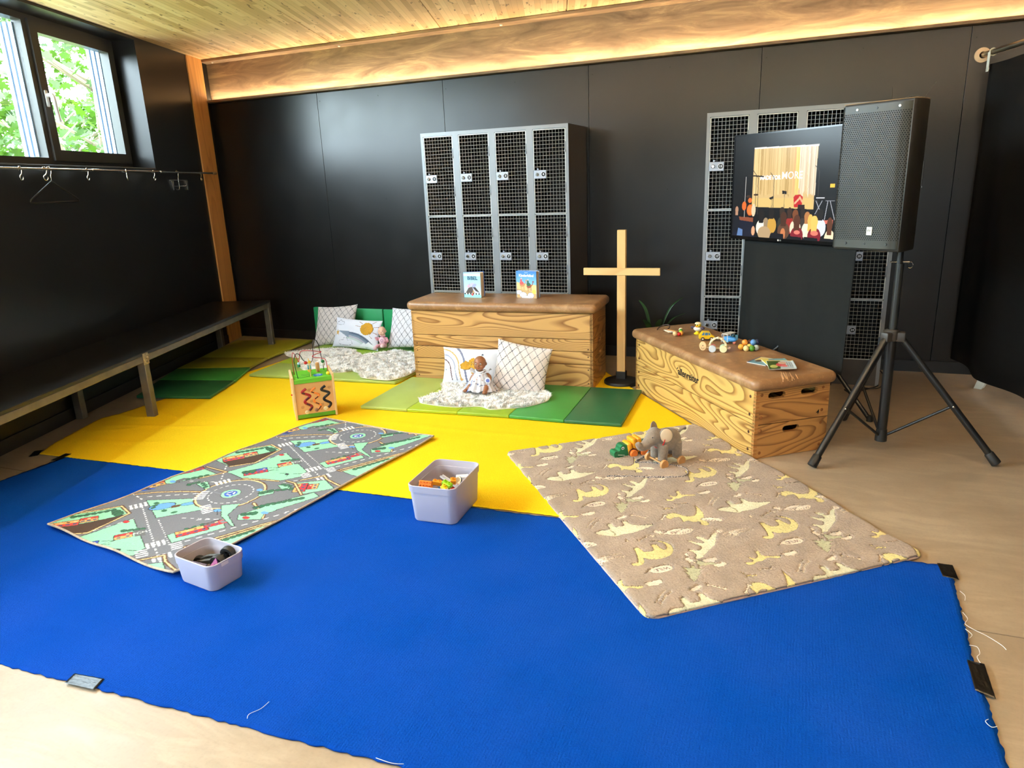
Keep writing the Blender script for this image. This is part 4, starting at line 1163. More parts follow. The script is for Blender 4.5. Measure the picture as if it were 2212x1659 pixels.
blue = carpet('blue_carpet', 'large royal blue felt carpet taped to the floor in the foreground',
       [(-4.0, 1.10), (-3.97, 1.8), (-3.935, 2.605)], [(.57, 1.325), (.568, 1.8), (.568, 2.2), (.60, 2.778)], felt_mat('blue_felt', (0, 58, 150), .3, 34), 240, 90, .0055, wav_blue)
M_THREAD = pm('white_thread', (226, 222, 220), .8)
for pts in ([(.585, 2.46), (.592, 2.42), (.58, 2.39), (.60, 2.36), (.63, 2.34), (.66, 2.30), (.67, 2.28)], [(.575, 2.36), (.588, 2.33), (.578, 2.31)], [(.57, 2.27), (.59, 2.265), (.592, 2.235), (.58, 2.21), (.585, 2.18)],
            [(.555, 1.93), (.545, 1.915), (.556, 1.90), (.57, 1.905)], [(.60, 2.6), (.61, 2.57), (.605, 2.54)], [(-1.38, 1.255), (-1.385, 1.27), (-1.37, 1.30), (-1.365, 1.33)], [(-.95, 1.255), (-.90, 1.252), (-.87, 1.262)]):
    MB().tube(smooth_path([(a, b, .008 + .002 * (i % 2)) for i, (a, b) in enumerate(pts)], 4), .0009, 5).build('loose_thread', M_THREAD, blue, 60)
def wav_yel(x, y):
    z = .0006 * np.sin(x * 4 + y * 6)
    for (ax, ay, bx, by, w, h) in ((-4.25, 3.06, -3.2, 3.34, .022, .007), (-4.3, 3.5, -3.7, 3.30, .02, .006), (-4.2, 2.78, -3.4, 2.98, .03, .005), (-4.38, 3.26, -3.95, 3.30, .018, .008), (-2.6, 3.64, -1.1, 3.66, .03, .004), (-1.3, 3.1, -1.1, 3.5, .025, .004), (-4.3, 2.9, -3.8, 3.2, .02, .005)):
        L2 = (bx - ax) ** 2 + (by - ay) ** 2
        t = ((x - ax) * (bx - ax) + (y - ay) * (by - ay)) / L2
        d = ((x - ax) * (by - ay) - (y - ay) * (bx - ax)) / math.sqrt(L2) + .012 * np.sin(t * 9)
        z = z + h * np.exp(-(d / w) ** 2) * np.clip(1 - (2 * t - 1) ** 2, 0, 1)
    return z
yel = carpet('yellow_carpet', 'large bright yellow felt carpet under the mats behind the blue carpet',
       [(-4.14, 2.585), (-4.23, 2.74), (-4.37, 3.14), (-4.385, 3.2), (-4.345, 3.30), (-4.33, 3.63), (-4.30, 4.0), (-4.25, 4.6), (-4.2, 5.25)],
       [(-.45, 2.752), (-.45, 3.2), (-.455, 3.7), (-.46, 4.02), (-.62, 4.24), (-.85, 4.54), (-1.045, 4.79), (-1.40, 5.25)], felt_mat('yellow_felt', (255, 210, 30), .25), 260, 200, .0082, wav_yel, .003, 2)

# ------------------------------------------------------------------ tape
M_TAPE = pm('black_gaffer_tape', (12, 12, 12), .28, 0, .3, 60, .25, 90, .003)
for q, z, lb in (([(.556, 2.786), (.607, 2.785), (.61, 2.679), (.561, 2.689)], .0075, 'black tape strip on the far right corner of the blue carpet'),
              ([(.55, 2.189), (.594, 2.182), (.591, 2.024), (.545, 2.046)], .0075, 'crinkled black tape strip halfway along the right edge of the blue carpet'),
              ([(-2.051, 1.228), (-1.934, 1.241), (-1.918, 1.194), (-2.039, 1.185)], .0075, 'shiny black tape strip on the front left edge of the blue carpet'),
              ([(-4.166, 2.534), (-4.231, 2.616), (-4.189, 2.636), (-4.132, 2.567)], .003, 'black tape patch at the left corner of the yellow carpet'),
              ([(-3.956, 2.521), (-3.973, 2.629), (-3.93, 2.632), (-3.915, 2.53)], .0105, 'narrow black tape strip at the left corner of the blue carpet')):
    a = np.array(q); n = 14
    u, w = np.meshgrid(np.linspace(0, 1, n), np.linspace(0, 1, n))
    P = (a[0] * ((1 - u) * (1 - w))[..., None] + a[1] * (u * (1 - w))[..., None] + a[2] * (u * w)[..., None] + a[3] * ((1 - u) * w)[..., None])
    rr = np.random.RandomState(int(abs(a[0, 0]) * 100)); zz = z + np.abs(rr.normal(0, .0007, (n, n)))
    o = grid_mesh('tape_strip', np.dstack([P, zz]), M_TAPE); md = o.modifiers.new('tape', 'SOLIDIFY'); md.thickness = .0006
    tag(o, lb, 'tape', 'tape strips')

# ------------------------------------------------------------------ road rug
RL, RW_ = .918, 1.71
TILE = .915
rd = Canvas(RL, TILE, .0026, (104, 106, 114), tile=False)
class Wrap:
    """draw everything also one tile up and down"""
    def __getattr__(s, k):
        def f(*a, **kw):
            for oy in (-TILE, 0, TILE):
                a2 = list(a)
                if k in ('poly',): a2[0] = [(x, y + oy) for x, y in a[0]]
                elif k == 'line': a2[0] = [(x, y + oy) for x, y in a[0]]
                elif k == 'ell': a2[1] = a[1] + oy
                elif k == 'dash': a2[0] = (a[0][0], a[0][1] + oy); a2[1] = (a[1][0], a[1][1] + oy)
                elif k == 'text': a2[3] = a[3] + oy
                getattr(rd, k)(*a2, **kw)
        return f
w_ = Wrap()
GRN, DKG, BRN, CRM, WHT, BLK, RED, BLU, ORG, NAV = (140, 204, 166), (40, 92, 66), (84, 54, 32), (226, 196, 140), (232, 234, 230), (34, 34, 34), (186, 44, 48), (96, 150, 214), (228, 164, 96), (52, 84, 168)
def kerb(pts):
    w_.line(pts, .020, BRN); w_.line(pts, .007, CRM)
def green(pts, k=True):
    w_.poly(pts, GRN)
    if k: w_.line(list(pts) + [pts[0]], .004, BLK)
def bush(x0, y0, x1, y1, n=5, r=.016):
    for i in range(n):
        f = i / max(1, n - 1); x, y = x0 + (x1 - x0) * f, y0 + (y1 - y0) * f
        w_.ell(x, y, r * 1.25, r, BLK, i); w_.ell(x, y, r * 1.1, r * .85, DKG, i)
def zebra(cx, cy, ang, n=4, L=.055, wd=.011, gap=.021):
    c, s = math.cos(ang), math.sin(ang)
    for i in range(n):
        o = (i - (n - 1) / 2) * gap
        x, y = cx - s * o, cy + c * o
        w_.poly([(x + c * L / 2 - s * wd / 2, y + s * L / 2 + c * wd / 2), (x - c * L / 2 - s * wd / 2, y - s * L / 2 + c * wd / 2), (x - c * L / 2 + s * wd / 2, y - s * L / 2 - c * wd / 2), (x + c * L / 2 + s * wd / 2, y + s * L / 2 - c * wd / 2)], WHT)
def house(cx, cy, ang, w, h, wall, roof, nwin=3):
    c, s = math.cos(ang), math.sin(ang)
    def q(a, b): return (cx + a * c - b * s, cy + a * s + b * c)
    w_.poly([q(-w / 2 - .004, -.004), q(w / 2 + .004, -.004), q(w / 2 + .004, h + .004), q(-w / 2 - .004, h + .004)], BLK)
    w_.poly([q(-w / 2, 0), q(w / 2, 0), q(w / 2, h * .55), q(-w / 2, h * .55)], wall)
    w_.poly([q(-w / 2, h * .55), q(w / 2, h * .55), q(w / 2, h), q(-w / 2, h)], roof)
    for i in range(nwin):
        x = (i + .5) / nwin * w - w / 2
        w_.poly([q(x - .008, h * .15), q(x + .008, h * .15), q(x + .008, h * .42), q(x - .008, h * .42)], (60, 76, 110))
        w_.poly([q(x - .006, h * .65), q(x + .006, h * .65), q(x + .006, h * .85), q(x - .006, h * .85)], CRM if i % 2 else BRN)
GREEN_A = [(.275, .232), (.60, .085), (.625, .02), (.56, -.075), (.36, -.135), (.20, -.115), (.245, .01)]
green(GREEN_A); kerb([(.56, -.075), (.46, -.10), (.36, -.135)])
PARK = [(-.02, -.03), (-.02, .10), (.09, .285), (.205, .255), (.235, .045), (.15, -.055)]
green(PARK); w_.poly([(.05, -.03), (.15, -.055), (.235, .045), (.205, .255), (.13, .10)], (62, 44, 32)); kerb([(-.02, .10), (.09, .285), (.205, .255), (.235, .045), (.15, -.055)])
bush(.02, .10, .10, .24, 7, .013); bush(.13, .235, .17, .225, 3, .02)
house(.09, .02, 1.0, .11, .06, (206, 62, 52), ORG, 4); house(.125, .11, 1.0, .07, .05, ORG, (206, 62, 52), 3)
TRI = [(.136, .382), (.36, .520), (.40, .485), (.49, .443), (.37, .283)]
green(TRI); w_.ell(.275, .375, .062, .040, BLK, .9); w_.ell(.275, .375, .057, .036, BLU, .9); w_.ell(.365, .452, .036, .02, BLK, .9); w_.ell(.365, .452, .032, .017, BLU, .9)
w_.poly([(.31, .40), (.335, .43), (.355, .415), (.335, .38)], BRN); bush(.215, .385, .25, .345, 3, .012); bush(.33, .35, .39, .36, 2, .012)
w_.ell(.46, .625, .176, .176, BRN); w_.ell(.46, .625, .168, .168, CRM); w_.ell(.46, .625, .160, .160, (104, 106, 114))
for k in range(22):
    a = 2 * PI * k / 22
    w_.dash((.46 + .108 * math.cos(a), .625 + .108 * math.sin(a)), (.46 + .108 * math.cos(a + .15), .625 + .108 * math.sin(a + .15)), .005, WHT, .02, .1)
w_.ell(.46, .625, .050, .050, BLK); w_.ell(.46, .625, .047, .047, GRN); w_.ell(.46, .625, .032, .032, NAV)
for k in range(3):
    a = 2 * PI * k / 3; w_.line([(.46 + .02 * math.cos(a), .625 + .02 * math.sin(a)), (.46 + .02 * math.cos(a + 1.3), .625 + .02 * math.sin(a + 1.3))], .007, WHT)
# roads: dashed centre lines and crossings
w_.dash((.175, .335), (.62, .115), .006, WHT, .012, .012); w_.dash((.645, .10), (.92, -.03), .006, WHT, .016, .016)
w_.dash((.25, .15), (.12, .34), .0, WHT); w_.dash((.235, .07), (.285, .245), .004, WHT, .02, .03); w_.dash((.40, .275), (.68, .145), .004, WHT, .01, .012)
w_.dash((.0, .395), (.13, .375), .006, WHT, .022, .022); w_.dash((.10, .41), (.31, .56), .006, WHT, .022, .022)
zebra(.162, .325, -.45); zebra(.61, .125, -.45); zebra(.735, .07, -.45); zebra(.335, .545, .6, 5, .05); zebra(.50, .455, 1.1, 5, .05); zebra(.635, .045, 1.1, 4, .045, .009, .018); zebra(.695, .165, 1.1, 5, .045, .009, .018)
zebra(.30, .70, -.45); w_.dash((.05, .60), (.28, .69), .005, WHT, .02, .02); w_.dash((.26, .72), (.12, .86), .005, WHT, .018, .018)
w_.dash((.70, .20), (.86, .55), .006, WHT, .024, .024); w_.dash((.86, .55), (.93, .70), .006, WHT, .024, .024); w_.dash((.56, .36), (.70, .44), .005, WHT, .02, .02); w_.dash((.48, .34), (.62, .40), .004, WHT, .02, .02)
w_.dash((.60, .84), (.72, .98), .005, WHT, .02, .03)
kerb([(.02, .40), (.10, .47), (.20, .53), (.29, .57)]); kerb([(.745, .17), (.88, .47), (.955, .60)]); kerb([(.66, .60), (.80, .545), (.83, .51)])
green([(.77, .17), (.93, .53), (.93, .14)]); bush(.82, .22, .89, .40, 8, .013); kerb([(.745, .17), (.77, .17), (.84, .33), (.93, .55)])
BLDG = [(.60, .215), (.645, .19), (.735, .365), (.70, .385)]
green([(.575, .20), (.66, .165), (.75, .37), (.66, .42)]); house(.665, .265, 1.08, .13, .055, RED, ORG, 4); house(.685, .355, 1.08, .07, .045, RED, (90, 90, 96), 2)
w_.poly([(.66, .395), (.70, .38), (.72, .42), (.68, .435)], RED); w_.poly([(.668, .40), (.698, .39), (.71, .415), (.684, .425)], (120, 120, 126)); bush(.60, .28, .625, .34, 3, .01)
green([(.53, .515), (.635, .435), (.77, .39), (.775, .40), (.65, .46), (.60, .57), (.58, .555)]); w_.ell(.562, .47, .022, .016, BLK); w_.ell(.562, .47, .02, .014, BLU); w_.line([(.562, .47), (.60, .44)], .004, BLK)
green([(.695, .485), (.735, .445), (.83, .50), (.80, .545), (.87, .72), (.90, .80), (.84, .82), (.76, .66)]); bush(.705, .575, .835, .745, 9, .014); w_.ell(.752, .48, .02, .014, BLK); w_.ell(.752, .48, .018, .012, RED); w_.ell(.79, .555, .02, .014, BLU)
bush(.715, .50, .75, .53, 3, .017)
green([(.57, .71), (.62, .66), (.66, .72), (.63, .76)]); bush(.60, .70, .625, .735, 3, .017); w_.ell(.56, .72, .018, .013, BLU)
green([(.60, .80), (.66, .775), (.70, .80), (.64, .84)]); bush(.65, .76, .70, .80, 3, .014); bush(.62, .82, .67, .82, 3, .012)
FIRE = [(.66, .86), (.80, .78), (.90, .90), (.78, .96)]
green(FIRE); house(.755, .85, 2.2, .10, .06, RED, ORG, 3); house(.80, .885, 2.2, .06, .05, ORG, RED, 2); kerb([(.66, .90), (.73, 1.0), (.78, .97), (.92, .93)]); kerb([(.60, .86), (.66, .86), (.80, .775)])
house(.37, -.06, .95, .12, .065, RED, NAV, 4); bush(.30, -.07, .325, -.045, 3, .02); house(.43, .09, 1.0, .07, .05, ORG, RED, 2); bush(.36, .135, .42, .185, 4, .014)
w_.poly([(.40, .155), (.46, .125), (.49, .155), (.43, .19)], (90, 92, 94)); w_.text('PCH', .03, .445, .158, 1.05, WHT); w_.ell(.28, .195, .018, .013, BLK); w_.ell(.28, .195, .016, .011, RED)
w_.line([(.37, .03), (.42, .06), (.40, .0), (.44, .03)], .004, BLK); w_.line([(.48, .0), (.53, .02), (.55, -.01)], .004, BLK); w_.ell(.53, .01, .012, .01, BLK); w_.line([(.56, .03), (.60, .05)], .005, BLK)
# strip of shops at the back edge
w_.poly([(-.02, .42), (.09, .55), (.16, .70), (.20, .80), (-.02, .80)], (104, 106, 114)); green([(-.02, .53), (.06, .56), (.18, .76), (-.02, .78)])
house(.025, .50, 1.2, .10, .05, (214, 164, 90), RED, 3); house(.02, .70, 1.2, .16, .05, (170, 48, 50), (120, 40, 46), 5); bush(.09, .64, .14, .72, 4, .014); w_.poly([(.05, .57), (.08, .59), (.09, .65), (.06, .64)], (92, 94, 98)); w_.ell(.045, .585, .018, .012, BLU); kerb([(.03, .80), (.20, .80), (.14, .68)])
w_.poly([(-.02, .42), (.02, .44), (.05, .49), (-.02, .47)], NAV); w_.line([(-.01, .455), (.03, .47)], .012, BLK)
green([(.19, .62), (.29, .60), (.30, .625), (.215, .67)]); bush(.22, .64, .27, .62, 3, .012); bush(.16, .60, .18, .64, 3, .012)
rx, ry, rth = -3.1136, 1.9196, -.1596
nu, nv = int(RL / .003), int(RW_ / .003)
U, V = np.meshgrid(np.linspace(0, RL, nu), np.linspace(0, RW_, nv))
cimg, _ = rd.sample(U, np.mod(V, TILE))
wv = .004 * np.exp(-U / .05) * (1 + np.sin(V * 14)) + .004 * np.exp(-(RL - U) / .04) * (1 + np.sin(V * 6 + 1)) + .006 * np.exp(-V / .06) * (1 + np.sin(U * 15)) + .012 * np.exp(-((RL - U) ** 2 + (RW_ - V) ** 2) / .02)
ex = .022 * np.exp(-(U ** 2 + V ** 2) / .05)
xo = U + .02 * (V / RW_) * (1 - U / RL) - .012 * (V / RW_) * (U / RL) - .025 * (1 - U / RL) * (1 - V / RW_) + .010 * np.sin(V * 3.4) * (1 - U / RL)
c_, s_ = math.cos(rth), math.sin(rth)
rug = thing('road_rug', 'play rug printed with streets, roundabouts and houses lying across blue and yellow carpet', 'rug', (rx, ry, .0)); rug.rotation_euler = (0, 0, rth)
zb = .0125 + .003 * (V > .6)
Pr = np.dstack([xo, V, zb + wv])
o = grid_mesh('pile', Pr, print_mat('printed_loop_pile', .95, .35, 420, .003, .1, spec=.15, var=.1, vs=160), rug, cimg)
md = o.modifiers.new('thickness', 'SOLIDIFY'); md.thickness = .004; md.offset = -1
edge = [tuple(Pr[0, i]) for i in range(0, nu, 6)] + [tuple(Pr[j, -1]) for j in range(0, nv, 8)] + [tuple(Pr[-1, i]) for i in range(nu - 1, 0, -6)] + [tuple(Pr[j, 0]) for j in range(nv - 1, 0, -8)]
MB().tube(edge, .0052, 7, closed=True).build('binding', pm('beige_binding', (178, 160, 138), .9, 0, .2, 60, .3, 300), rug, 60)

# ------------------------------------------------------------------ dinosaur rug (pattern carved into the pile)
DL, DW = 1.656, 1.181
TA, TBb = .609, .5905
dn = Canvas(TBb, TA, .0022, (170, 152, 136), tile=True)       # canvas x = -b (design right), y = a (design up)
def at(a, b): return (np.mod(-b, TBb), np.mod(a, TA))
YEL, PAL, CREAM, SAGE = (240, 224, 152), (238, 232, 196), (250, 232, 208), (196, 194, 158)
def fig(pts, a, b, color, ang=0, s=1, mirror=1, outline=(110, 92, 74)):
    x0, y0 = at(a, b); c, sn = math.cos(ang), math.sin(ang)
    q = [(x0 + s * (mirror * x * c - y * sn), y0 + s * (mirror * x * sn + y * c)) for x, y in pts]
    if outline is not None: dn.line(q + [q[0]], .0055, outline, -1)
    dn.poly(q, color, -1)
    return q
def blob(pts, n=5): return [(v.x, v.y) for v in smooth_path([(x, y, 0) for x, y in pts], n, True)]
BRONTO = blob([(.104, .030), (.112, .046), (.096, .058), (.070, .056), (.052, .034), (.045, .008), (.03, .03), (-.005, .042), (-.05, .036), (-.085, .012), (-.105, -.03), (-.10, -.065), (-.075, -.092), (-.04, -.098), (-.07, -.08), (-.084, -.055), (-.078, -.03), (-.062, -.018),
        (-.055, -.045), (-.052, -.068), (-.03, -.07), (-.026, -.045), (-.018, -.03), (.012, -.028), (.022, -.05), (.026, -.07), (.048, -.07), (.054, -.042), (.062, -.012), (.07, .012), (.082, .032)], 4)
TRI_ = blob([(.118, .006), (.125, -.014), (.11, -.024), (.09, -.028), (.066, -.022), (.052, -.03), (.048, -.066), (.026, -.07), (.022, -.036), (-.015, -.036), (-.024, -.07), (-.046, -.068), (-.052, -.034), (-.085, -.012), (-.14, .006), (-.08, .028), (-.02, .042), (.03, .04), (.052, .046), (.07, .04), (.09, .026)], 4)
TREX = blob([(.075, .012), (.078, .04), (.06, .062), (.03, .062), (.012, .045), (.0, .02), (-.03, .005), (-.055, .015), (-.08, .05), (-.10, .095), (-.098, .04), (-.082, -.01), (-.06, -.045), (-.062, -.085), (-.04, -.10), (-.022, -.085), (-.03, -.06), (-.006, -.05), (.012, -.03), (.035, -.034), (.03, -.018), (.026, .0), (.03, .018), (.05, .02)], 4)
PTER = blob([(.09, .05), (.105, .072), (.08, .078), (.06, .062), (.04, .05), (.01, .03), (-.03, .0), (-.075, -.06), (-.11, -.10), (-.06, -.075), (-.025, -.045), (-.01, -.075), (.01, -.085), (.012, -.06), (.004, -.03), (.025, -.035), (.045, -.06), (.06, -.062), (.05, -.03), (.035, .0), (.06, .02), (.085, .0), (.098, .01), (.085, .03)], 4)
RAPT = blob([(.065, -.01), (.07, .01), (.05, .02), (.025, .012), (.0, .02), (-.03, .012), (-.06, .035), (-.085, .03), (-.05, .005), (-.03, -.015), (-.045, -.045), (-.03, -.05), (-.012, -.02), (.01, -.012), (.02, -.03), (.03, -.028), (.028, -.006), (.045, .0)], 4)
TREE = [(0, .055), (.02, .02), (.012, .02), (.032, -.015), (.018, -.015), (.04, -.045), (.008, -.045), (.008, -.062), (-.008, -.062), (-.008, -.045), (-.04, -.045), (-.018, -.015), (-.032, -.015), (-.012, .02), (-.02, .02)]
CLOUD = blob([(-.034, -.01), (-.03, .01), (-.014, .014), (-.002, .022), (.014, .014), (.03, .012), (.036, -.008), (.018, -.014), (0, -.012), (-.018, -.016)], 4)
FOOT = blob([(-.004, -.024), (.012, -.018), (.014, 0), (.026, .018), (.018, .018), (.008, .008), (.006, .026), (-.002, .026), (-.006, .008), (-.018, .02), (-.024, .016), (-.012, 0), (-.014, -.016)], 3)
BONE = [(-.026, .006), (-.034, .012), (-.038, .004), (-.036, 0), (-.038, -.006), (-.032, -.012), (-.025, -.005), (.025, -.005), (.032, -.012), (.038, -.006), (.036, 0), (.038, .006), (.032, .012), (.026, .005)]
fig(BRONTO, .683, .212, YEL); fig(BRONTO, .683 , .212, YEL)
for i in range(4):
    x0, y0 = at(.683 + .028, .212 - .03 + .022 * i); dn.poly([(x0 - .004, y0), (x0 + .004, y0), (x0, y0 + .007)], (130, 116, 84))
fig(TRI_, 1.06, .20, PAL); x0, y0 = at(1.075, .135); dn.line([(x0 - .006, y0 + .025), (x0 - .016, y0), (x0 - .008, y0 - .03)], .005, (176, 162, 112))
fig(TREX, 1.06, .50, YEL, PI, 1, -1); fig(PTER, .70, .455, PAL, 0, 1); fig(RAPT, .861, .575, YEL, .2, 1.0)
fig(RAPT, .95, .47, YEL, 2.6, .4)
fig(TREE, .868, .283, SAGE, -.5); fig(TREE, .868 - .05, .37, SAGE, 1.2, .75); fig(CLOUD, .868, .12, CREAM); fig(CLOUD, .955, .24, CREAM, .3, .8); fig(CLOUD, .80, .40, CREAM, 0, .9); fig(CLOUD, .845, .415, CREAM, .1, .8)
fig(FOOT, .775, .324, CREAM, .4); fig(FOOT, .735, .335, CREAM, .2, .6); fig(FOOT, 1.135, .325, CREAM, .8); fig(FOOT, 1.155, .285, CREAM, .8, .6); fig(FOOT, 1.155, .17, CREAM, 0, .5)
fig(BONE, .973, .314, CREAM, -.8); fig(BONE, 1.165, .235, CREAM, .4, .8); fig(BONE, .935, .55, CREAM, -.2, .8); fig(BONE, 1.02, .41, CREAM, .8, .8)
for (a, b, tx) in ((.792, .19, 'WILD'), (1.156, .396, 'ROAR')):
    x0, y0 = at(a, b)
    fig(blob([(-.05, 0), (-.035, .02), (0, .025), (.035, .02), (.052, .004), (.075, .012), (.05, -.008), (.03, -.02), (0, -.024), (-.035, -.02)], 4), a, b, CREAM)
    dn.text(tx, .026, x0, y0, 0, (132, 104, 92), .0005); 
    for ox in (-TBb, 0, TBb):
        for oy in (-TA, 0, TA):
            if ox or oy: dn.text(tx, .026, x0 + ox, y0 + oy, 0, (132, 104, 92), .0005)
for (a, b, ang) in ((.96, .102, .7), (.645, .05, .1), (1.25, .605, .1)):
    x0, y0 = at(a, b); c, sn = math.cos(ang), math.sin(ang)
    for i in range(9):
        t = -.05 + i * .012
        for sd in (-1, 1):
            u_, v_ = t + .004, sd * .010 + .25 * t * t * 10
            dn.ell(x0 + u_ * c - v_ * sn, y0 + u_ * sn + v_ * c, .0085, .0045, CREAM, ang + sd * .8, -1)
for (a, b, ang) in ((1.118, .595, -.5), (.56, .43, .2)):
    x0, y0 = at(a, b)
    fig(blob([(-.045, 0), (-.02, .02), (.02, .018), (.05, 0), (.02, -.018), (-.02, -.02)], 4), a, b, CREAM, ang)
    for i in range(5):
        t = -.03 + i * .014; c, sn = math.cos(ang), math.sin(ang)
        dn.line([(x0 + t * c, y0 + t * sn), (x0 + (t + .012) * c - .014 * sn, y0 + (t + .012) * sn + .014 * c)], .003, (134, 114, 96))
for (a, b) in ((.66, .60 - .59), (1.22, .555)):
    x0, y0 = at(a, b); dn.ell(x0, y0, .02, .017, CREAM, .3, -1)
    for k in range(5): dn.ell(x0 + .011 * math.cos(k * 1.3), y0 + .009 * math.sin(k * 1.3), .004, .003, (150, 130, 112), 0)
dx, dy, dth = -1.4432, 3.3706, -.8877
na, nb = int(DL / .003), int(DW / .003)
Bv, Av = np.meshgrid(np.linspace(0, DW, nb), np.linspace(0, DL, na))
cimg, rel = dn.sample(-Bv, Av)
rs = np.random.RandomState(9)
shag = rs.normal(0, .0007, Av.shape)
R0_ = .045
cx_, cy_ = np.clip(Av, R0_, DL - R0_), np.clip(Bv, R0_, DW - R0_)
dist = np.hypot(Av - cx_, Bv - cy_)
sc = np.where(dist > R0_, R0_ / np.maximum(dist, 1e-6), 1)
Ax, Bx = cx_ + (Av - cx_) * np.where((np.abs(Av - cx_) > 0) & (np.abs(Bv - cy_) > 0), sc, 1), cy_ + (Bv - cy_) * np.where((np.abs(Av - cx_) > 0) & (np.abs(Bv - cy_) > 0), sc, 1)
ed_ = np.minimum(np.minimum(Av, DL - Av), np.minimum(Bv, DW - Bv))
zt = .0135 + np.where(rel < 0, -.0035, 0) + shag - .004 * np.exp(-ed_ / .006) + .002 * np.sin(Av * 5) * np.sin(Bv * 4) + .006 * np.exp(-((Av - DL) ** 2 + (Bv - DW) ** 2) / .012)
far = (DW - Bv)
cimg = cimg * (1 + rs.normal(0, .07, Av.shape))[..., None]
# brushed streaks where the nap lies the other way
zt += .001 * np.sin(Av * 31 + 3 * np.sin(Bv * 9)) * (rel == 0)
wob = .008 * np.sin(Av * 7 + 1) * np.exp(-far / .1)
dino = thing('dinosaur_rug', 'fluffy beige rug with carved dinosaurs and leaves lying in front of the low vaulting box', 'rug', (dx, dy, 0)); dino.rotation_euler = (0, 0, dth)
Pd = np.dstack([Ax, Bx + wob, zt])
o = grid_mesh('pile', Pd, print_mat('beige_plush', .95, .8, 520, .004, .15, spec=.1, var=.14, vs=9), dino, np.clip(cimg, 0, 1))
md = o.modifiers.new('thickness', 'SOLIDIFY'); md.thickness = .008; md.offset = -1
edge = [tuple(Pd[0, i]) for i in range(0, nb, 5)] + [tuple(Pd[j, -1]) for j in range(0, na, 5)] + [tuple(Pd[-1, i]) for i in range(nb - 1, 0, -5)] + [tuple(Pd[j, 0]) for j in range(na - 1, 0, -5)]
edge = [(a, b, c - .004) for a, b, c in edge]
ee = [edge[0]]
for q in edge[1:]:
    if (Vector(q) - Vector(ee[-1])).length > .006: ee.append(q)
MB().tube(ee, .006, 7, closed=True).build('binding', pm('pink_binding', (188, 160, 148), .8, 0, .1, 60), dino, 60)

# ------------------------------------------------------------------ gym mats
def slab(poly, z0, z1, r=.006):
    bm = bmesh.new()
    f = bm.faces.new([bm.verts.new((x, y, z0)) for x, y in poly])
    e = bmesh.ops.extrude_face_region(bm, geom=[f])
    for v in e['geom']:
        if isinstance(v, bmesh.types.BMVert): v.co.z = z1
    bmesh.ops.recalc_face_normals(bm, faces=bm.faces)
    bmesh.ops.bevel(bm, geom=bm.edges[:], offset=r, segments=2, profile=.5, affect='EDGES')
    return MB().bm(bm)
def vinyl(name, rgb): return pm(name, rgb, .42, 0, .07, 5, .10, 14, .01)
V_PALE, V_LIME, V_OLIVE, V_GRN, V_DARK, V_EMER, V_YG, V_YG2 = (vinyl('vinyl_pale_green', (166, 184, 92)), vinyl('vinyl_lime', (162, 182, 36)), vinyl('vinyl_olive_lime', (142, 172, 44)), vinyl('vinyl_green', (58, 138, 62)), vinyl('vinyl_dark_green', (34, 92, 58)), vinyl('vinyl_emerald', (40, 148, 92)), vinyl('vinyl_yellow_green', (160, 160, 40)), vinyl('vinyl_mustard_green', (150, 148, 36)))
def shrink(poly, d=.0012):
    c = np.mean(poly, axis=0); return [tuple(np.array(q) + (c - np.array(q)) / np.linalg.norm(c - np.array(q)) * d) for q in poly]
def mat(label, panels, z0=.0095, th=.0225):
    root = thing('folding_mat', label, 'gym mat', (panels[0][0][0][0], panels[0][0][0][1], 0), group='folding gym mats')
    ox, oy = panels[0][0][0]
    for poly, m in panels:
        slab(shrink([(x - ox, y - oy) for x, y in poly]), z0, z0 + th).build('panel', m, root, 60)
    return root
f = [(-2.721, 3.853), (-2.368, 3.872), (-2.012, 3.903), (-1.658, 3.931), (-1.29, 3.934), (-.932, 3.956)]
b = [(-2.748, 4.612), (-2.39, 4.628), (-2.03, 4.645), (-1.68, 4.66), (-1.32, 4.68), (-.965, 4.70)]
mat('green folding mat with five shaded panels lying in front of the tall vaulting box', [([f[i], f[i + 1], b[i + 1], b[i]], m) for i, m in enumerate((V_PALE, V_LIME, V_OLIVE, V_GRN, V_DARK))])
mat('pale green folding mat under the two rear sheepskins beside the tall vaulting box', [([(-4.13, 4.354), (-2.80, 4.445), (-2.785, 4.80), (-4.15, 4.74)], V_PALE), ([(-4.15, 4.745), (-2.785, 4.805), (-2.77, 5.17), (-4.18, 5.11)], V_LIME), ([(-4.18, 5.115), (-2.77, 5.175), (-2.76, 5.66), (-4.21, 5.62)], V_OLIVE)])
mat('yellow-green folding mat lying on the floor below the far end of the bench', [([(-5.037, 4.744), (-4.385, 4.888), (-4.455, 5.621), (-5.24, 5.43)], V_YG), ([(-4.92, 4.36), (-4.30, 4.56), (-4.385, 4.883), (-5.035, 4.739)], V_YG2)])
mat('dark green folding mat lying beside the bench leg at the left end of the mats', [([(-4.55, 3.625), (-3.959, 3.758), (-4.105, 4.168), (-4.756, 4.022)], V_DARK), ([(-4.757, 4.027), (-4.105, 4.173), (-4.285, 4.55), (-4.915, 4.352)], V_GRN)])
for (x0, x1, lb) in ((-4.47, -3.672, 'emerald green mat standing against the wall behind the white pillows'), (-3.66, -2.9, 'emerald green mat standing against the wall, half hidden by the tall vaulting box')):
    root = thing('upright_mat', lb, 'gym mat', (x0, 5.70, .033), rot=(-.03, 0, 0), group='upright gym mats')
    o = slab([(0, 0), (x1 - x0, 0), (x1 - x0, .31), (0, .31)], 0, .03, .006)
    MM = T(0, .032, 0, PI / 2); o.v = [tuple(MM @ Vector(q)) for q in o.v]
    o.build('panel', V_EMER, root, 60)

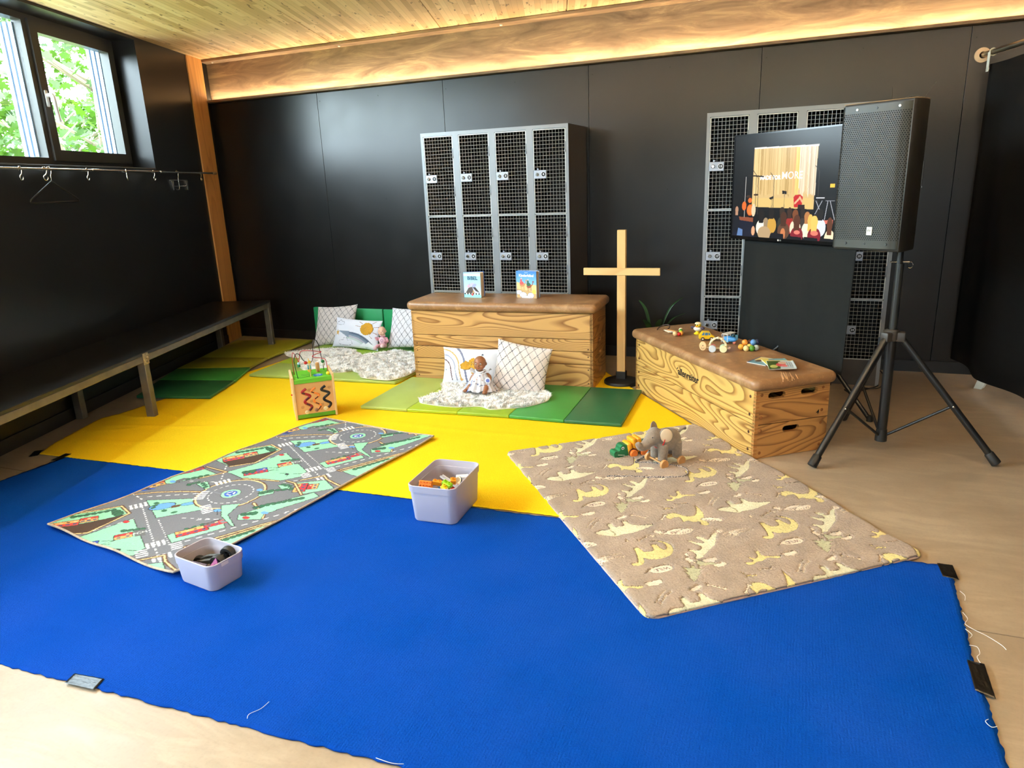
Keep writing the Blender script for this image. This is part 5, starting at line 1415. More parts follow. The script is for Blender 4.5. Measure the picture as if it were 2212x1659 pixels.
# ------------------------------------------------------------------ sheepskins
M_WOOL = bpy.data.materials.new('white_wool'); nt, p = nodes_of(M_WOOL)
nt.links.new(ramp(nt, noise(nt, coords(nt), 16, 3), [(.3, S(244, 238, 230)), (.6, S(255, 252, 248))]), p.inputs['Base Color']); p.inputs['Roughness'].default_value = .9; p.inputs['Specular IOR Level'].default_value = .2
p.inputs['Sheen Weight'].default_value = .4
M_HIDE = pm('hide_backing', (244, 234, 220), .9)
def inside(px, py, poly):
    ins = np.zeros(px.shape, bool)
    for i in range(len(poly)):
        (xa, ya), (xb, yb) = poly[i], poly[(i + 1) % len(poly)]
        ins ^= ((ya > py) != (yb > py)) & (px < (xb - xa) * (py - ya) / (yb - ya + 1e-12) + xa)
    return ins
def sheepskin(label, pts, z0, count, seed, hgt=.022):
    poly = [(v.x, v.y) for v in smooth_path([(x, y, 0) for x, y in pts], 5, True)]
    a = np.array(poly); c = a.mean(0)
    root = thing('sheepskin', label, 'sheepskin', (c[0], c[1], z0), group='white sheepskins')
    loc = [(x - c[0], y - c[1]) for x, y in poly]
    MB().prism(loc, 0, .005).build('hide', M_HIDE, root)
    rng = np.random.RandomState(seed)
    lo, hi = a.min(0) - c, a.max(0) - c
    P = rng.uniform(lo, hi, (count * 3, 2)); P = P[inside(P[:, 0], P[:, 1], loc)][:count]
    n = len(P)
    def field(x, y, k): return np.sin(x * 41 * k + 3 * np.sin(y * 29)) + np.sin(y * 37 * k + 2.5 * np.sin(x * 33) + 1)
    ang = 1.6 * field(P[:, 0], P[:, 1], 1) + rng.normal(0, .45, n) + seed
    lean = rng.uniform(.35, 1.0, n); ln = rng.uniform(.022, .036, n)
    d = np.stack([np.cos(ang) * np.sin(lean), np.sin(ang) * np.sin(lean), np.cos(lean) * hgt / .022], -1) * ln[:, None]
    side = np.stack([-np.sin(ang), np.cos(ang), np.zeros(n)], -1) * rng.uniform(.0018, .0034, n)[:, None]
    b0 = np.concatenate([P, np.full((n, 1), .004)], 1)
    mid = b0 + d * .6 + np.array([0, 0, .003]); tip = b0 + d + np.stack([np.cos(ang) * .006, np.sin(ang) * .006, -.004 * np.ones(n)], -1)
    V_ = np.stack([b0 - side, b0 + side, mid + side * .9, mid - side * .9, tip], 1).reshape(-1, 3)
    V_[:, 2] = np.maximum(V_[:, 2], .003)
    k = np.arange(n)[:, None] * 5
    fs = [tuple(q) for q in (k + np.array([[0, 1, 2, 3]])).tolist()] + [tuple(q) for q in (k + np.array([[3, 2, 4]])).tolist()]
    me = bpy.data.meshes.new('fleece'); me.from_pydata(V_.tolist(), [], fs); me.materials.append(M_WOOL)
    me.polygons.foreach_set('use_smooth', [True] * len(me.polygons))
    o = link(bpy.data.objects.new('fleece', me), root); o['kind'] = 'stuff'
sheepskin('white sheepskin on the green mat under the dark-skinned baby doll', [(-2.36, 4.03), (-2.255, 3.99), (-2.06, 3.985), (-1.91, 4.04), (-1.816, 4.0), (-1.717, 4.045), (-1.6, 4.12), (-1.515, 4.27), (-1.55, 4.40), (-1.65, 4.44), (-1.8, 4.42), (-2.0, 4.43), (-2.2, 4.46), (-2.33, 4.50), (-2.39, 4.46), (-2.33, 4.32), (-2.311, 4.204), (-2.35, 4.14)], .033, 17000, 1)
sheepskin('left one of the two sheepskins in front of the rear pillows', [(-4.30, 5.03), (-4.17, 4.93), (-4.04, 4.905), (-3.93, 4.75), (-3.755, 4.575), (-3.509, 4.55), (-3.35, 4.60), (-3.30, 4.74), (-3.42, 5.0), (-3.53, 5.1), (-3.70, 5.24), (-3.86, 5.29), (-3.98, 5.25), (-4.15, 5.15)], .033, 16000, 2)
sheepskin('whiter right one of the two rear sheepskins next to the tall vaulting box', [(-3.42, 4.78), (-3.30, 4.62), (-3.19, 4.565), (-3.12, 4.467), (-2.95, 4.44), (-2.83, 4.46), (-2.785, 4.6), (-2.80, 4.8), (-2.92, 5.0), (-3.02, 5.12), (-3.08, 5.24), (-3.22, 5.30), (-3.33, 5.30), (-3.38, 5.2), (-3.50, 5.08), (-3.49, 4.9)], .040, 17000, 3)

# ------------------------------------------------------------------ pillows
def pillow(label, w, h, t, M, cv, mat_, tuft=None, seed=0):
    """cv: print for the front (x right, y up, metres)"""
    nx, ny = 110, 84
    u, v = np.meshgrid(np.linspace(-1, 1, nx), np.linspace(-1, 1, ny))
    rng = np.random.RandomState(seed)
    prof = ((1 - np.abs(u) ** 2.6) * (1 - np.abs(v) ** 2.6)).clip(0) ** .55
    x = u * w / 2 * (1 - .07 * (1 - v ** 2) * np.abs(u) ** 3); y = v * h / 2 * (1 - .07 * (1 - u ** 2) * np.abs(v) ** 3)
    wr = .05 * np.sin(u * 7 + 2 * v + seed) * np.sin(v * 6 - u * 3 + 1) + .03 * np.sin(u * 15 + v * 11 + seed)
    zf = t / 2 * prof * (1 + wr) + .001
    front = np.dstack([x, y, zf]); back = np.dstack([x, y, -t / 2 * prof - .001])
    G = np.concatenate([front, back[::-1]], 0)
    cimg, _ = cv.sample((u + 1) / 2 * cv.w, (v + 1) / 2 * cv.h)
    plain = np.zeros_like(cimg); plain[:] = cv.img[0, 0]
    root = thing('pillow', label, 'pillow'); root.matrix_world = M
    o = grid_mesh('cover', G, mat_, root, np.concatenate([cimg, plain], 0))
    if tuft:
        mb = MB(); rr = random.Random(3)
        for (cx, cy, r1, r2, n) in tuft:
            for k in range(n):
                a, d = rr.uniform(0, 2 * PI), math.sqrt(rr.random())
                px, py = cx + r1 * d * math.cos(a), cy + r2 * d * math.sin(a)
                i, j = int((px / w + .5) * (nx - 1)), int((py / h + .5) * (ny - 1))
                mb.ball((px, py, zf[min(max(j, 0), ny - 1), min(max(i, 0), nx - 1)] + .001), (.0065, .0065, .006), 6)
        o2 = mb.build('tufted_patch', pm('mustard_yarn', (206, 156, 48), .9), root, 80); o2['kind'] = 'stuff'
    return root
M_PIL = print_mat('cotton_print', .85, .12, 900, .001, .1, spec=.2)
def lattice(w, h, seed, base=(206, 198, 198)):
    cv = Canvas(w, h, .0022, base); n = .062
    for i in range(-14, 24):
        o = i * n
        cv.line([(o, 0), (o + h * .8, h)], .0036, (66, 70, 80)); cv.line([(o, 0), (o - h * .8, h)], .0036, (66, 70, 80))
    return cv
def frame_M(tl, tr, bl):
    """pillow pose from three corner positions"""
    tl, tr, bl = Vector(tl), Vector(tr), Vector(bl)
    x = (tr - tl).normalized(); y = (tl - bl); y = (y - x * y.dot(x)).normalized(); z = x.cross(y)
    c = (tr + bl) / 2
    m = Matrix((x, y, z)).transposed().to_4x4(); m.translation = c
    return m, (tr - tl).length, (tl - bl).length
m, w, h = frame_M((-4.34, 5.60, .322), (-3.905, 5.635, .352), (-4.30, 5.46, .055))
pillow('lattice-patterned white pillow standing at the left end of the rear mat', .44, .40, .11, m, lattice(.44, .40, 1), M_PIL, seed=1)
m, w, h = frame_M((-3.44, 5.53, .372), (-3.02, 5.55, .38), (-3.42, 5.38, .075))
pillow('lattice-patterned white pillow leaning half behind the tall vaulting box', .44, .38, .11, m, lattice(.44, .38, 2, (214, 212, 218)), M_PIL, seed=2)
m, w, h = frame_M((-1.925, 4.475, .392), (-1.555, 4.50, .333), (-1.985, 4.415, .045))
pillow('lattice-patterned white pillow tilted against the front of the tall vaulting box', .40, .37, .11, m, lattice(.40, .37, 3, (222, 210, 204)), M_PIL, seed=3)
# rainbow pillow in front of the vaulting box
cv = Canvas(.47, .30, .002, (226, 226, 232))
def arc(cx, cy, r, wd, color, drop):
    pts = [(cx + r * math.cos(a), cy + r * math.sin(a)) for a in [PI / 2 + .2 - i * (PI / 2 + .2) / 16 for i in range(17)]] + [(cx + r + .02, cy - drop)]
    cv.line(pts, wd, color)
arc(.01, .13, .068, .009, (86, 44, 52), .09); arc(.012, .13, .107, .009, (146, 150, 170), .09); arc(.012, .14, .14, .011, (190, 158, 92), .10); arc(.012, .15, .185, .016, (112, 116, 140), .12)
for i in range(14):
    a = PI / 2 - i * .11; cv.line([(.012 + .158 * math.cos(a), .145 + .158 * math.sin(a)), (.012 + .168 * math.cos(a), .145 + .168 * math.sin(a))], .0025, (150, 150, 166))
cv.line([(.02, .10), (.012, .115), (.018, .125), (.026, .115), (.036, .125), (.04, .112), (.022, .07), (.016, .085)], .0026, (52, 56, 66))
def star(cx, cy, r, color):
    cv.poly([(cx + (r if i % 2 == 0 else r * .45) * math.cos(PI / 2 + i * PI / 5), cy + (r if i % 2 == 0 else r * .45) * math.sin(PI / 2 + i * PI / 5)) for i in range(10)], color)
star(.175, .045, .017, (190, 146, 78)); star(.24, .03, .014, (150, 150, 166)); star(.33, .25, .012, (80, 84, 100))
m, w, h = frame_M((-2.405, 4.555, .293), (-1.955, 4.575, .293), (-2.42, 4.49, .035))
pillow('white pillow with a rainbow and a mustard cloud beside the dark-skinned doll', .47, .28, .10, m, cv, M_PIL, [(-.02, .012, .032, .03, 110), (.03, .03, .035, .035, 120), (.045, -.02, .03, .03, 100), (-.045, .005, .025, .022, 60)], 4)
# shooting-star pillow on the rear mat
cv = Canvas(.50, .30, .002, (220, 222, 234))
def band(r0, r1, color, a0=1.62, a1=.62):
    P0 = [(.30 + .32 * 0 + r1 * 1.25 * math.cos(a), -.11 + r1 * math.sin(a)) for a in np.linspace(a0, a1, 20)]; P1 = [(.30 + r0 * 1.25 * math.cos(a), -.11 + r0 * math.sin(a)) for a in np.linspace(a1, a0, 20)]
    cv.poly([(x - .12, y) for x, y in P0 + P1], color)
for (r0, r1, c_k) in ((.252, .27, (84, 98, 120)), (.234, .252, (112, 130, 150)), (.216, .234, (164, 164, 182)), (.198, .216, (180, 196, 196))): band(r0, r1, c_k)
cv.poly([(.06, .165), (.19, .165), (.19, .10)], (120, 136, 156)); star(.05, .145, .032, (204, 160, 84))
def cloud(cx, cy, s):
    pts = [(cx + s * x, cy + s * y) for x, y in blob([(-.06, -.02), (-.055, .01), (-.025, .015), (-.015, .035), (.01, .035), (.02, .015), (.045, .02), (.06, 0), (.055, -.02), (0, -.028)], 5)]
    cv.line(pts + [pts[0]], .0028, (86, 94, 116))
cloud(.07, .245, .75); cloud(.16, .055, 1.2)
for a in (.3, .9, 2.4, 2.9, -.4, -1.0): cv.line([(.37 + .075 * math.cos(a), .20 + .075 * math.sin(a)), (.37 + .125 * math.cos(a), .20 + .105 * math.sin(a))], .005, (150, 108, 90))
cv.poly([(.31, .02), (.36, .065), (.38, .05), (.41, .075), (.46, .04), (.48, .02)], (232, 234, 244))
m, w, h = frame_M((-3.975, 5.435, .308), (-3.48, 5.43, .29), (-4.02, 5.33, .05))
pillow('white pillow with a shooting star and a mustard sun on the rear mat', .50, .28, .09, m, cv, M_PIL, [(.12, .048, .062, .055, 420)], 5)
# ------------------------------------------------------------------ helpers for soft and cut shapes
def fuse(name, mb, mat_, parent, voxel=.004, it=4):
    o = mb.build(name, mat_, None)
    md = o.modifiers.new('fuse', 'REMESH'); md.mode = 'VOXEL'; md.voxel_size = voxel; md.use_smooth_shade = True
    md2 = o.modifiers.new('soften', 'SMOOTH'); md2.iterations = it; md2.factor = .5
    dg = bpy.context.evaluated_depsgraph_get()
    me = bpy.data.meshes.new_from_object(o.evaluated_get(dg))
    old = o.data; o.modifiers.clear(); o.data = me; bpy.data.meshes.remove(old); me.name = name
    if parent: o.parent = parent
    return o
def cut(o, cutter_mb):
    c = cutter_mb.build('cutter', M_BLK, None, None, True)
    md = o.modifiers.new('cut', 'BOOLEAN'); md.object = c; md.operation = 'DIFFERENCE'; md.solver = 'EXACT'
    dg = bpy.context.evaluated_depsgraph_get()
    me = bpy.data.meshes.new_from_object(o.evaluated_get(dg))
    o.modifiers.clear(); o.data = me
    cm = c.data; bpy.data.objects.remove(c); bpy.data.meshes.remove(cm)
    return o
def glossy(name, rgb, rough=.3): return pm(name, rgb, rough, 0, .04)
C_ORG, C_YEL, C_RED, C_GRN, C_LIM, C_BLU = glossy('toy_orange', (236, 128, 34)), glossy('toy_yellow', (248, 208, 40)), glossy('toy_red', (196, 28, 26)), glossy('toy_green', (28, 104, 58)), glossy('toy_lime', (150, 196, 30)), glossy('toy_blue', (70, 140, 196))
W_NAT = pm('beech_wood', (224, 184, 132), .5, 0, .08, 20); W_TAN = pm('tan_wood', (196, 144, 88), .5, 0, .1, 14); W_CRM = pm('cream_wood', (240, 218, 176), .5, 0, .05)

# ------------------------------------------------------------------ plush elephant on wheels
M_PLUSH = pm('grey_plush', (134, 120, 106), .95, 0, .16, 60, .9, 260, .004, .1, .4)
M_EAR = pm('beige_felt', (232, 206, 170), .9, 0, .05, 20, .2, 300, .002)
el = thing('plush_elephant', 'grey plush elephant on wooden wheels standing on the dinosaur rug', 'toy elephant', (-.587, 3.47, .013), math.radians(228))
b = MB()
b.ball((-.012, 0, .128), (.078, .056, .062), 24); b.ball((.02, 0, .135), (.055, .05, .055), 20)
for x in (-.052, .04):
    for y in (-.032, .032): b.tube([(x, y, .036), (x, y, .06), (x * .9, y * .95, .12)], [.025, .024, .03], 16)
fuse('body', b, M_PLUSH, el, .0045, 3)
b = MB(); b.ball((.072, 0, .162), (.045, .042, .048), 20); b.ball((.088, 0, .145), (.035, .034, .034), 18)
b.tube(smooth_path([(.095, 0, .15), (.125, 0, .125), (.150, 0, .118), (.168, 0, .13), (.176, 0, .145)], 4), [.032 - .0012 * i for i in range(17)], 14)
hd = fuse('head', b, M_PLUSH, el, .0045, 3)
for s in (-1, 1):
    M = T(.046, s * .044, .18, s * -.2, .1, s * -.5)
    b = MB(); b.ball((0, 0, 0), (.036, .008, .046), 18, 0, M @ T(-.012, 0, -.006)); e = b.build('ear', M_PLUSH, el, 60)
    MB().ball((0, 0, 0), (.031, .0045, .041), 18, 0, M @ T(-.012, s * .006, -.006)).build('ear_lining', M_EAR, e, 60)
    MB().ball((.103, s * .027, .168), .0035, 8).build('eye', M_BLK, el, 60)
MB().tube(smooth_path([(-.086, 0, .155), (-.1, .004, .17), (-.125, .006, .172)], 4), [.008] * 7 + [.01, .009], 10).build('tail', M_PLUSH, el, 60)
MB().tube([(.045 + .01 * math.sin(a) * 0 + .02 * math.cos(a) * 0 + .014 * -math.sin(a), .05 * math.cos(a), .142 + .045 * math.sin(a)) for a in [i * PI / 14 for i in range(28)]], .003, 6, closed=True).build('collar', C_RED, el, 60)
for x in (-.055, .055):
    MB().cyl((x, -.06, .024), (x, .06, .024), .005, 8).build('axle', W_TAN, el, 40)
    for s in (-1, 1):
        M = T(x, s * .056, .024, PI / 2 * -s)
        w = MB(); w.lathe([(0, 0), (.022, 0), (.024, .003), (.024, .013), (.022, .016), (.004, .016), (.004, .014), (0, .014)], 24, 0, M); w.build('wheel', W_TAN, el, 40)
MB().rbox((-.055, -.012, .028), (.055, .012, .036), .003, 1).build('chassis', W_TAN, el)
M_ROPE = bpy.data.materials.new('mottled_rope'); nt, p = nodes_of(M_ROPE)
nt.links.new(ramp(nt, noise(nt, coords(nt), 170, 2), [(.42, S(40, 36, 44)), (.58, S(190, 178, 172))]), p.inputs['Base Color']); p.inputs['Roughness'].default_value = .95
rp = [(-.827, 3.194, .021), (-.748, 3.218, .021), (-.641, 3.238, .021), (-.538, 3.269, .021), (-.477, 3.288, .021), (-.450, 3.34, .021), (-.468, 3.40, .021), (-.51, 3.425, .021), (-.56, 3.428, .02), (-.635, 3.425, .021), (-.70, 3.42, .021), (-.728, 3.41, .023), (-.715, 3.448, .028), (-.69, 3.47, .04), (-.668, 3.46, .075)]
im = Matrix.Translation((-.587, 3.47, .013)) @ Matrix.Rotation(math.radians(228), 4, 'Z'); im.invert()
sp_ = [im @ v for v in smooth_path(rp, 14)]
MB().tube(sp_, [.0052 + .0009 * math.sin(i * 1.7) for i in range(len(sp_))], 7).build('pull_rope', M_ROPE, el, 60)

# ------------------------------------------------------------------ crocodile pull toy
cr = thing('crocodile_toy', 'green and orange wooden crocodile pull toy beside the plush elephant', 'toy crocodile', (-.765, 3.545, .0125), math.radians(222))
M_CG = glossy('croc_green', (26, 106, 66), .3)
hp = [(.045, .008), (.05, .002), (.118, .002), (.132, .012), (.136, .034), (.124, .044), (.108, .042), (.10, .05), (.098, .062), (.088, .072), (.072, .074), (.062, .07), (.048, .074)]
h = MB(); bm = bmesh.new(); h.prism([(v.x, v.y) for v in smooth_path([(x, y, 0) for x, y in hp], 3, True)], -.026, .026, M=T(0, 0, 0, PI / 2)); h.build('head', M_CG, cr, 40)
for s in (-1, 1):
    MB().lathe([(0, .0012), (.008, .001), (.0085, 0)], 14, 0, T(.084, s * .0262, .057, -s * PI / 2)).build('eye', M_NUMW, cr, 50)
    MB().lathe([(0, .0018), (.004, .0016), (.0045, 0)], 10, 0, T(.085, s * .0264, .056, -s * PI / 2)).build('pupil', M_BLK, cr, 50)
    tm = MB()
    for i in range(7): tm.ball((.075 + i * .006, s * .0262, .016 + .0012 * i), .0022, 6)
    tm.build('teeth', M_NUMW, cr, 60)
    MB().ball((.124, s * .0255, .036), .003, 6).build('nostril', M_BLK, cr, 60)
for i, (x, hh) in enumerate(((.034, .088), (.004, .104), (-.026, .10))):
    MB().rbox((x - .013, -.036, .014), (x + .013, .036, hh), .009, 3, 0, T(0, 0, 0, 0, .16)).build('body_segment', pm('amber_wood', (240, 164, 38), .35, 0, .05), cr, 50)
MB().rbox((-.045, -.02, .012), (.05, .02, .022), .003, 1).build('chassis', M_CG, cr)
for i in range(4):
    r = .024 - .004 * i
    MB().ball((-.058 - .017 * i, 0, .058 + .006 * i * (1 + .4 * i) - .004), (r * .8, r, r * 1.05), 14).build('tail_segment', M_CG, cr, 60)
MB().tube([(-.115, 0, .085), (-.132, 0, .108)], [.011, .007], 10).build('tail_tip', M_CG, cr, 60)
for x in (.028, -.036):
    for s in (-1, 1):
        MB().lathe([(0, .014), (.018, .014), (.0225, .01), (.0225, .0)], 22, 0, T(x, s * .038, .0232, -s * PI / 2)).build('wheel', glossy('wheel_orange', (240, 128, 52)), cr, 40)
        MB().lathe([(.0215, -.004), (.0255, -.004), (.0255, .003), (.0215, .003)], 22, 0, T(x, s * .038, .0256, -s * PI / 2)).build('tyre', pm('dark_red_rim', (70, 14, 22), .5), cr, 40)

# ------------------------------------------------------------------ wooden activity cube
ac = thing('activity_cube', 'wooden activity cube with zigzag tracks and bead wires on the yellow carpet', 'activity cube', (-2.995, 3.52, .0085), math.radians(42.6))
CWd, CD, CH = .269, .25, .272
for x in (0, CWd - .014): MB().rbox((x, 0, 0), (x + .014, CD, CH + .016), .003, 2).build('side_panel', W_NAT, ac)
M_FACE = pm('maple_panel', (212, 160, 100), .5, 0, .06, 8)
MB().box((.014, .010, .03), (CWd - .014, .018, CH - .028)).build('front_panel', M_FACE, ac)
MB().box((.014, CD - .018, .03), (CWd - .014, CD - .010, CH - .028)).build('back_panel', M_FACE, ac)
C_GL = glossy('cube_green', (96, 176, 40), .4); C_GD = glossy('cube_green_dark', (76, 140, 30), .4)
MB().rbox((.014, .004, CH - .03), (CWd - .014, CD - .004, CH), .003, 2).build('top_board', C_GL, ac)
MB().rbox((.014, .004, .006), (CWd - .014, CD - .004, .032), .003, 2).build('bottom_board', C_GD, ac)
zz = [(.0, .205), (-.022, .19), (-.024, .178), (.014, .16), (.018, .148), (-.014, .124), (-.012, .108), (.020, .086), (.022, .072), (.006, .054)]
M_SLOT = pm('track_yellow', (246, 226, 150), .4); M_DK = pm('track_dark', (46, 28, 24), .5)
for cx, colr, nm in ((.075, (156, 24, 30), 'red'), (.135, (232, 130, 48), 'orange'), (.198, (20, 18, 20), 'black')):
    pts = smooth_path([(cx + x + (.01 if nm != 'orange' else .008), .0085, z + (.004 if nm == 'black' else 0)) for x, z in zz], 5)
    r1 = .0085 if nm != 'orange' else .0065
    mb = MB(); mb.tube(pts, r1, 8, 0, T(0, .0062, 0) @ Matrix.Diagonal((1, .28, 1, 1))); mb.build('track_groove', pm('groove_' + nm, colr, .4), ac, 60)
    mb = MB(); mb.tube(pts, r1 * .66, 8, 0, T(0, .0055, 0) @ Matrix.Diagonal((1, .34, 1, 1))); mb.build('track_slot', M_SLOT, ac, 60)
    for sl_ in (pts[9:13], pts[21:25], pts[31:35], pts[38:]):
        MB().tube(sl_, r1 * .66, 8, 0, T(0, .0048, 0) @ Matrix.Diagonal((1, .36, 1, 1))).build('slider', M_DK, ac, 60)
for i, (x, z, r, c_) in enumerate(((.075, .045, .014, (236, 214, 176)), (.137, .052, .013, (150, 104, 84)), (.196, .055, .014, (238, 216, 170)))):
    MB().lathe([(0, .004), (r * .8, .004), (r, .001), (r, 0)], 18, 0, T(x, .010, z, PI / 2)).build('face_knob', pm('knob%d' % i, c_, .5), ac, 50)
    mk = MB(); mk.ball((x - .004, .0055, z + .002), .0018, 6); mk.ball((x + .004, .0055, z + .002), .0018, 6); mk.build('knob_eyes', M_DK, ac, 60)
for (x, z, r) in ((.103, .192, .013), (.232, .196, .011), (.11, .117, .011), (.05, .082, .011), (.175, .085, .012), (.166, .056, .01)):
    s_ = MB(); s_.tube([(x + r * (i / 30) * math.cos(i * .45), .0098, z + r * (i / 30) * math.sin(i * .45)) for i in range(31)], .0009, 4); s_.build('snail_print', pm('print_brown', (150, 96, 50), .6), ac)
pd = MB(); pd.prism(circ(.03, 24, .175, .07, .038), CH, CH + .0008); pd.build('pond_print', glossy('pond_blue', (48, 128, 196)), ac)
pd = MB(); pd.tube([(.175 + .018 * math.cos(a), .07 + .024 * math.sin(a), CH + .001) for a in [i * .3 for i in range(12)]], .0012, 4); pd.build('pond_swirl', M_NUMW, ac)
for pts in ([(.03, .08), (.06, .06), (.11, .06), (.15, .10)], [(.07, .12), (.1, .10), (.13, .10)]):
    MB().tube(smooth_path([(x, y, CH + .0005) for x, y in pts], 5), .0016, 5).build('path_print', pm('print_dark_green', (24, 74, 30), .5), ac, 60)
wires = [(C_GRN, None)]
def wire(mat_, pts): MB().tube(smooth_path(pts, 7), .0024, 7).build('wire', mat_, ac, 60)
wire(pm('wire_black', (24, 26, 34), .3, .3), [(.045, .035, CH), (.035, .04, .36), (.035, .045, .40), (.052, .055, .432), (.075, .07, .42), (.095, .085, .378), (.125, .105, .352), (.15, .12, .358), (.165, .135, .40), (.168, .14, .46), (.185, .15, .492), (.205, .16, .47), (.212, .17, .42), (.222, .185, .345), (.228, .19, CH)])
wire(pm('wire_red', (176, 40, 44), .3, .3), [(.03, .16, CH), (.03, .16, .38), (.04, .165, .42), (.062, .16, .37), (.07, .15, .36), (.085, .15, .42), (.12, .13, .432), (.19, .12, .42), (.215, .11, .415), (.16, .10, .40), (.165, .09, .388), (.22, .07, .38), (.236, .05, .36), (.238, .04, CH)])
MB().cyl((.128, .045, CH), (.124, .05, .395), .0028, 8).build('rod', pm('rod_tan', (214, 170, 96), .5), ac, 40)
for (x, y, z, r, m_) in ((.108, .098, .357, .0115, C_RED), (.132, .105, .358, .011, C_YEL), (.128, .105, .335, .0, None), (.128, .11, .30, .013, pm('bead_amber', (226, 160, 40), .35)), (.225, .188, .333, .0115, C_GRN), (.227, .19, .312, .0115, pm('bead_white', (228, 222, 210), .4)), (.238, .042, .283, .0125, C_YEL), (.066, .15, .345, .009, pm('bead_pale_blue', (158, 206, 222), .4))):
    if m_: MB().ball((x, y, z), r, 14).build('bead', m_, ac, 60)
MB().cyl((.118, .108, .322), (.140, .108, .322), .014, 16).build('bead', pm('bead_teal', (70, 150, 160), .4), ac, 40)
MB().cyl((.066, .15, .322), (.066, .15, .338), .010, 14).build('bead', C_GRN, ac, 40)
MB().rbox((.172, .145, CH), (.198, .168, .338), .009, 3).build('wood_arch', W_TAN, ac, 50)
for x in (-.004, CWd + .004): MB().ball((x, .1, .15), .006, 8).build('side_knob', C_RED, ac, 60)

# ------------------------------------------------------------------ storage bins
def bin_(label, loc, rz, w, d, h, slots):
    root = thing('storage_bin', label, 'storage bin', loc, rz, 'plastic storage bins')
    def loop(sx, r, z): return [(x, y, z) for x, y in rrect(w * sx[0], d * sx[1], r, 6)]
    tw = .0022
    kb = (.90, .90 * 1.0)
    prof = [((.87, .87), .03, .0), ((.895, .895), .034, .006), ((.955, .955), .034, h - .034), ((.988, .985), .036, h - .033), ((1, 1), .036, h - .002), ((1 - .004 / w, 1 - .004 / d), .035, h)]
    inn = [((1 - .010 / w, 1 - .010 / d), .034, h - .001), ((.985 - .010 / w, .985 - .010 / d), .034, h - .030), ((.952 - .006 / w, .952 - .006 / d), .032, h - .031), ((.885, .885), .032, .010), ((.86, .86), .03, .005)]
    loops = [loop(*q) for q in prof + inn]
    n = len(loops[0]); vs = [v for l in loops for v in l]; fs = []
    for j in range(len(loops) - 1):
        for i in range(n):
            k = (i + 1) % n; fs.append((j * n + i, j * n + k, (j + 1) * n + k, (j + 1) * n + i))
    fs.append(tuple(range(n - 1, -1, -1))); fs.append(tuple((len(loops) - 1) * n + i for i in range(n)))
    o = MB().add(vs, fs).build('tub', M_BIN, root)
    cm = MB()
    for ax in slots:
        sl = [(v.x, v.y) for v in smooth_path([(-.036, .0, 0), (-.022, -.022, 0), (-.012, -.026, 0), (.012, -.026, 0), (.022, -.022, 0), (.036, 0, 0)], 3)] + [(.036, .0), (-.036, .0)]
        sl = sl[:-2]
        M = Matrix.Translation((0, 0, h - .036)) @ Matrix.Rotation(0 if ax == 'y' else PI / 2, 4, 'Z') @ T(0, 0, 0, PI / 2)
        cm.prism(sl, -max(w, d), max(w, d), M=M)
    cut(o, cm)
    o.data.polygons.foreach_set('use_smooth', [True] * len(o.data.polygons)); o.data.set_sharp_from_angle(angle=math.radians(35))
    return root
M_BIN = pm('pale_lilac_plastic', (178, 172, 184), .42, 0, .02, 3, .04, 900, .0006)
B2 = (-1.447, 2.648, .0065)
bin_('larger pale plastic bin with building bricks standing on the carpets', B2, math.radians(3.0), .235, .325, .178, ('y',))
B1 = (-2.062, 1.826, .0065)
bin_('smaller pale plastic bin with toy car parts at the front corner of the road rug', B1, math.radians(-8.2), .232, .168, .112, ('x',))
tgm = MB(); tgm.rbox((-.016, -.0006, -.007), (.016, .0006, .007), .0004, 1)
tg = tgm.build('price_tag', pm('tag_grey', (220, 206, 198), .5), bpy.data.objects['storage_bin.001']); tg.location = (.1165, -.018, .1); tg.rotation_euler = (0, 0, PI / 2)

def brick(label, mats, studs, size, loc, rot, cat='toy brick'):
    """stud brick; studs along x, y"""
    root = thing('building_brick', label, cat, loc, rot=rot, group='building bricks in the larger bin')
    nx, ny = studs; p_, hh = size
    MB().rbox((0, 0, 0), (nx * p_, ny * p_, hh), .0012, 1).build('body', mats, root)
    s = MB()
    for i in range(nx):
        for j in range(ny): s.lathe([(p_ * .29, 0), (p_ * .29, p_ * .26), (p_ * .2, p_ * .28), (p_ * .19, p_ * .2)], 12, 0, T((i + .5) * p_, (j + .5) * p_, hh))
    s.build('studs', mats, root, 40)
    return root
def inbin(B, rz, x, y, z): 
    c, s = math.cos(rz), math.sin(rz); return (B[0] + x * c - y * s, B[1] + x * s + y * c, B[2] + z)
a2 = math.radians(3)
def I2(x, y, z): return inbin(B2, a2, x, y, z)
C_AMB = glossy('brick_amber', (240, 156, 40))
brick('orange brick with its studs facing forward at the front of the brick bin', C_ORG, (4, 3), (.0155, .019), I2(-.082, -.098, .128), (1.15, 0, .05))
brick('dark green brick between the orange and the lime bricks in the bin', C_GRN, (2, 2), (.016, .02), I2(-.016, -.11, .112), (.8, .1, .1))
brick('lime brick on top of the yellow brick in the middle of the bin', C_LIM, (2, 1), (.024, .018), I2(.012, -.066, .152), (.15, .25, -.25))
brick('yellow brick below the lime brick in the bin', C_YEL, (1, 1), (.03, .036), I2(.012, -.078, .117), (.25, .15, -.25))
brick('amber brick behind the orange brick in the bin', C_AMB, (2, 1), (.021, .02), I2(-.045, -.045, .135), (.1, .1, .15))
brick('amber brick in the middle of the bin behind the lime one', C_AMB, (1, 1), (.026, .022), I2(.03, -.012, .13), (.3, .1, .5))
brick('dark red brick seen through the handle slot of the brick bin', pm('brick_dark_red', (96, 10, 20), .35), (3, 1), (.022, .05), I2(-.04, -.132, .068), (0, 0, 0))
brick('green brick beside the dark red one behind the handle slot', C_LIM, (1, 1), (.022, .05), I2(.028, -.13, .068), (0, 0, 0))
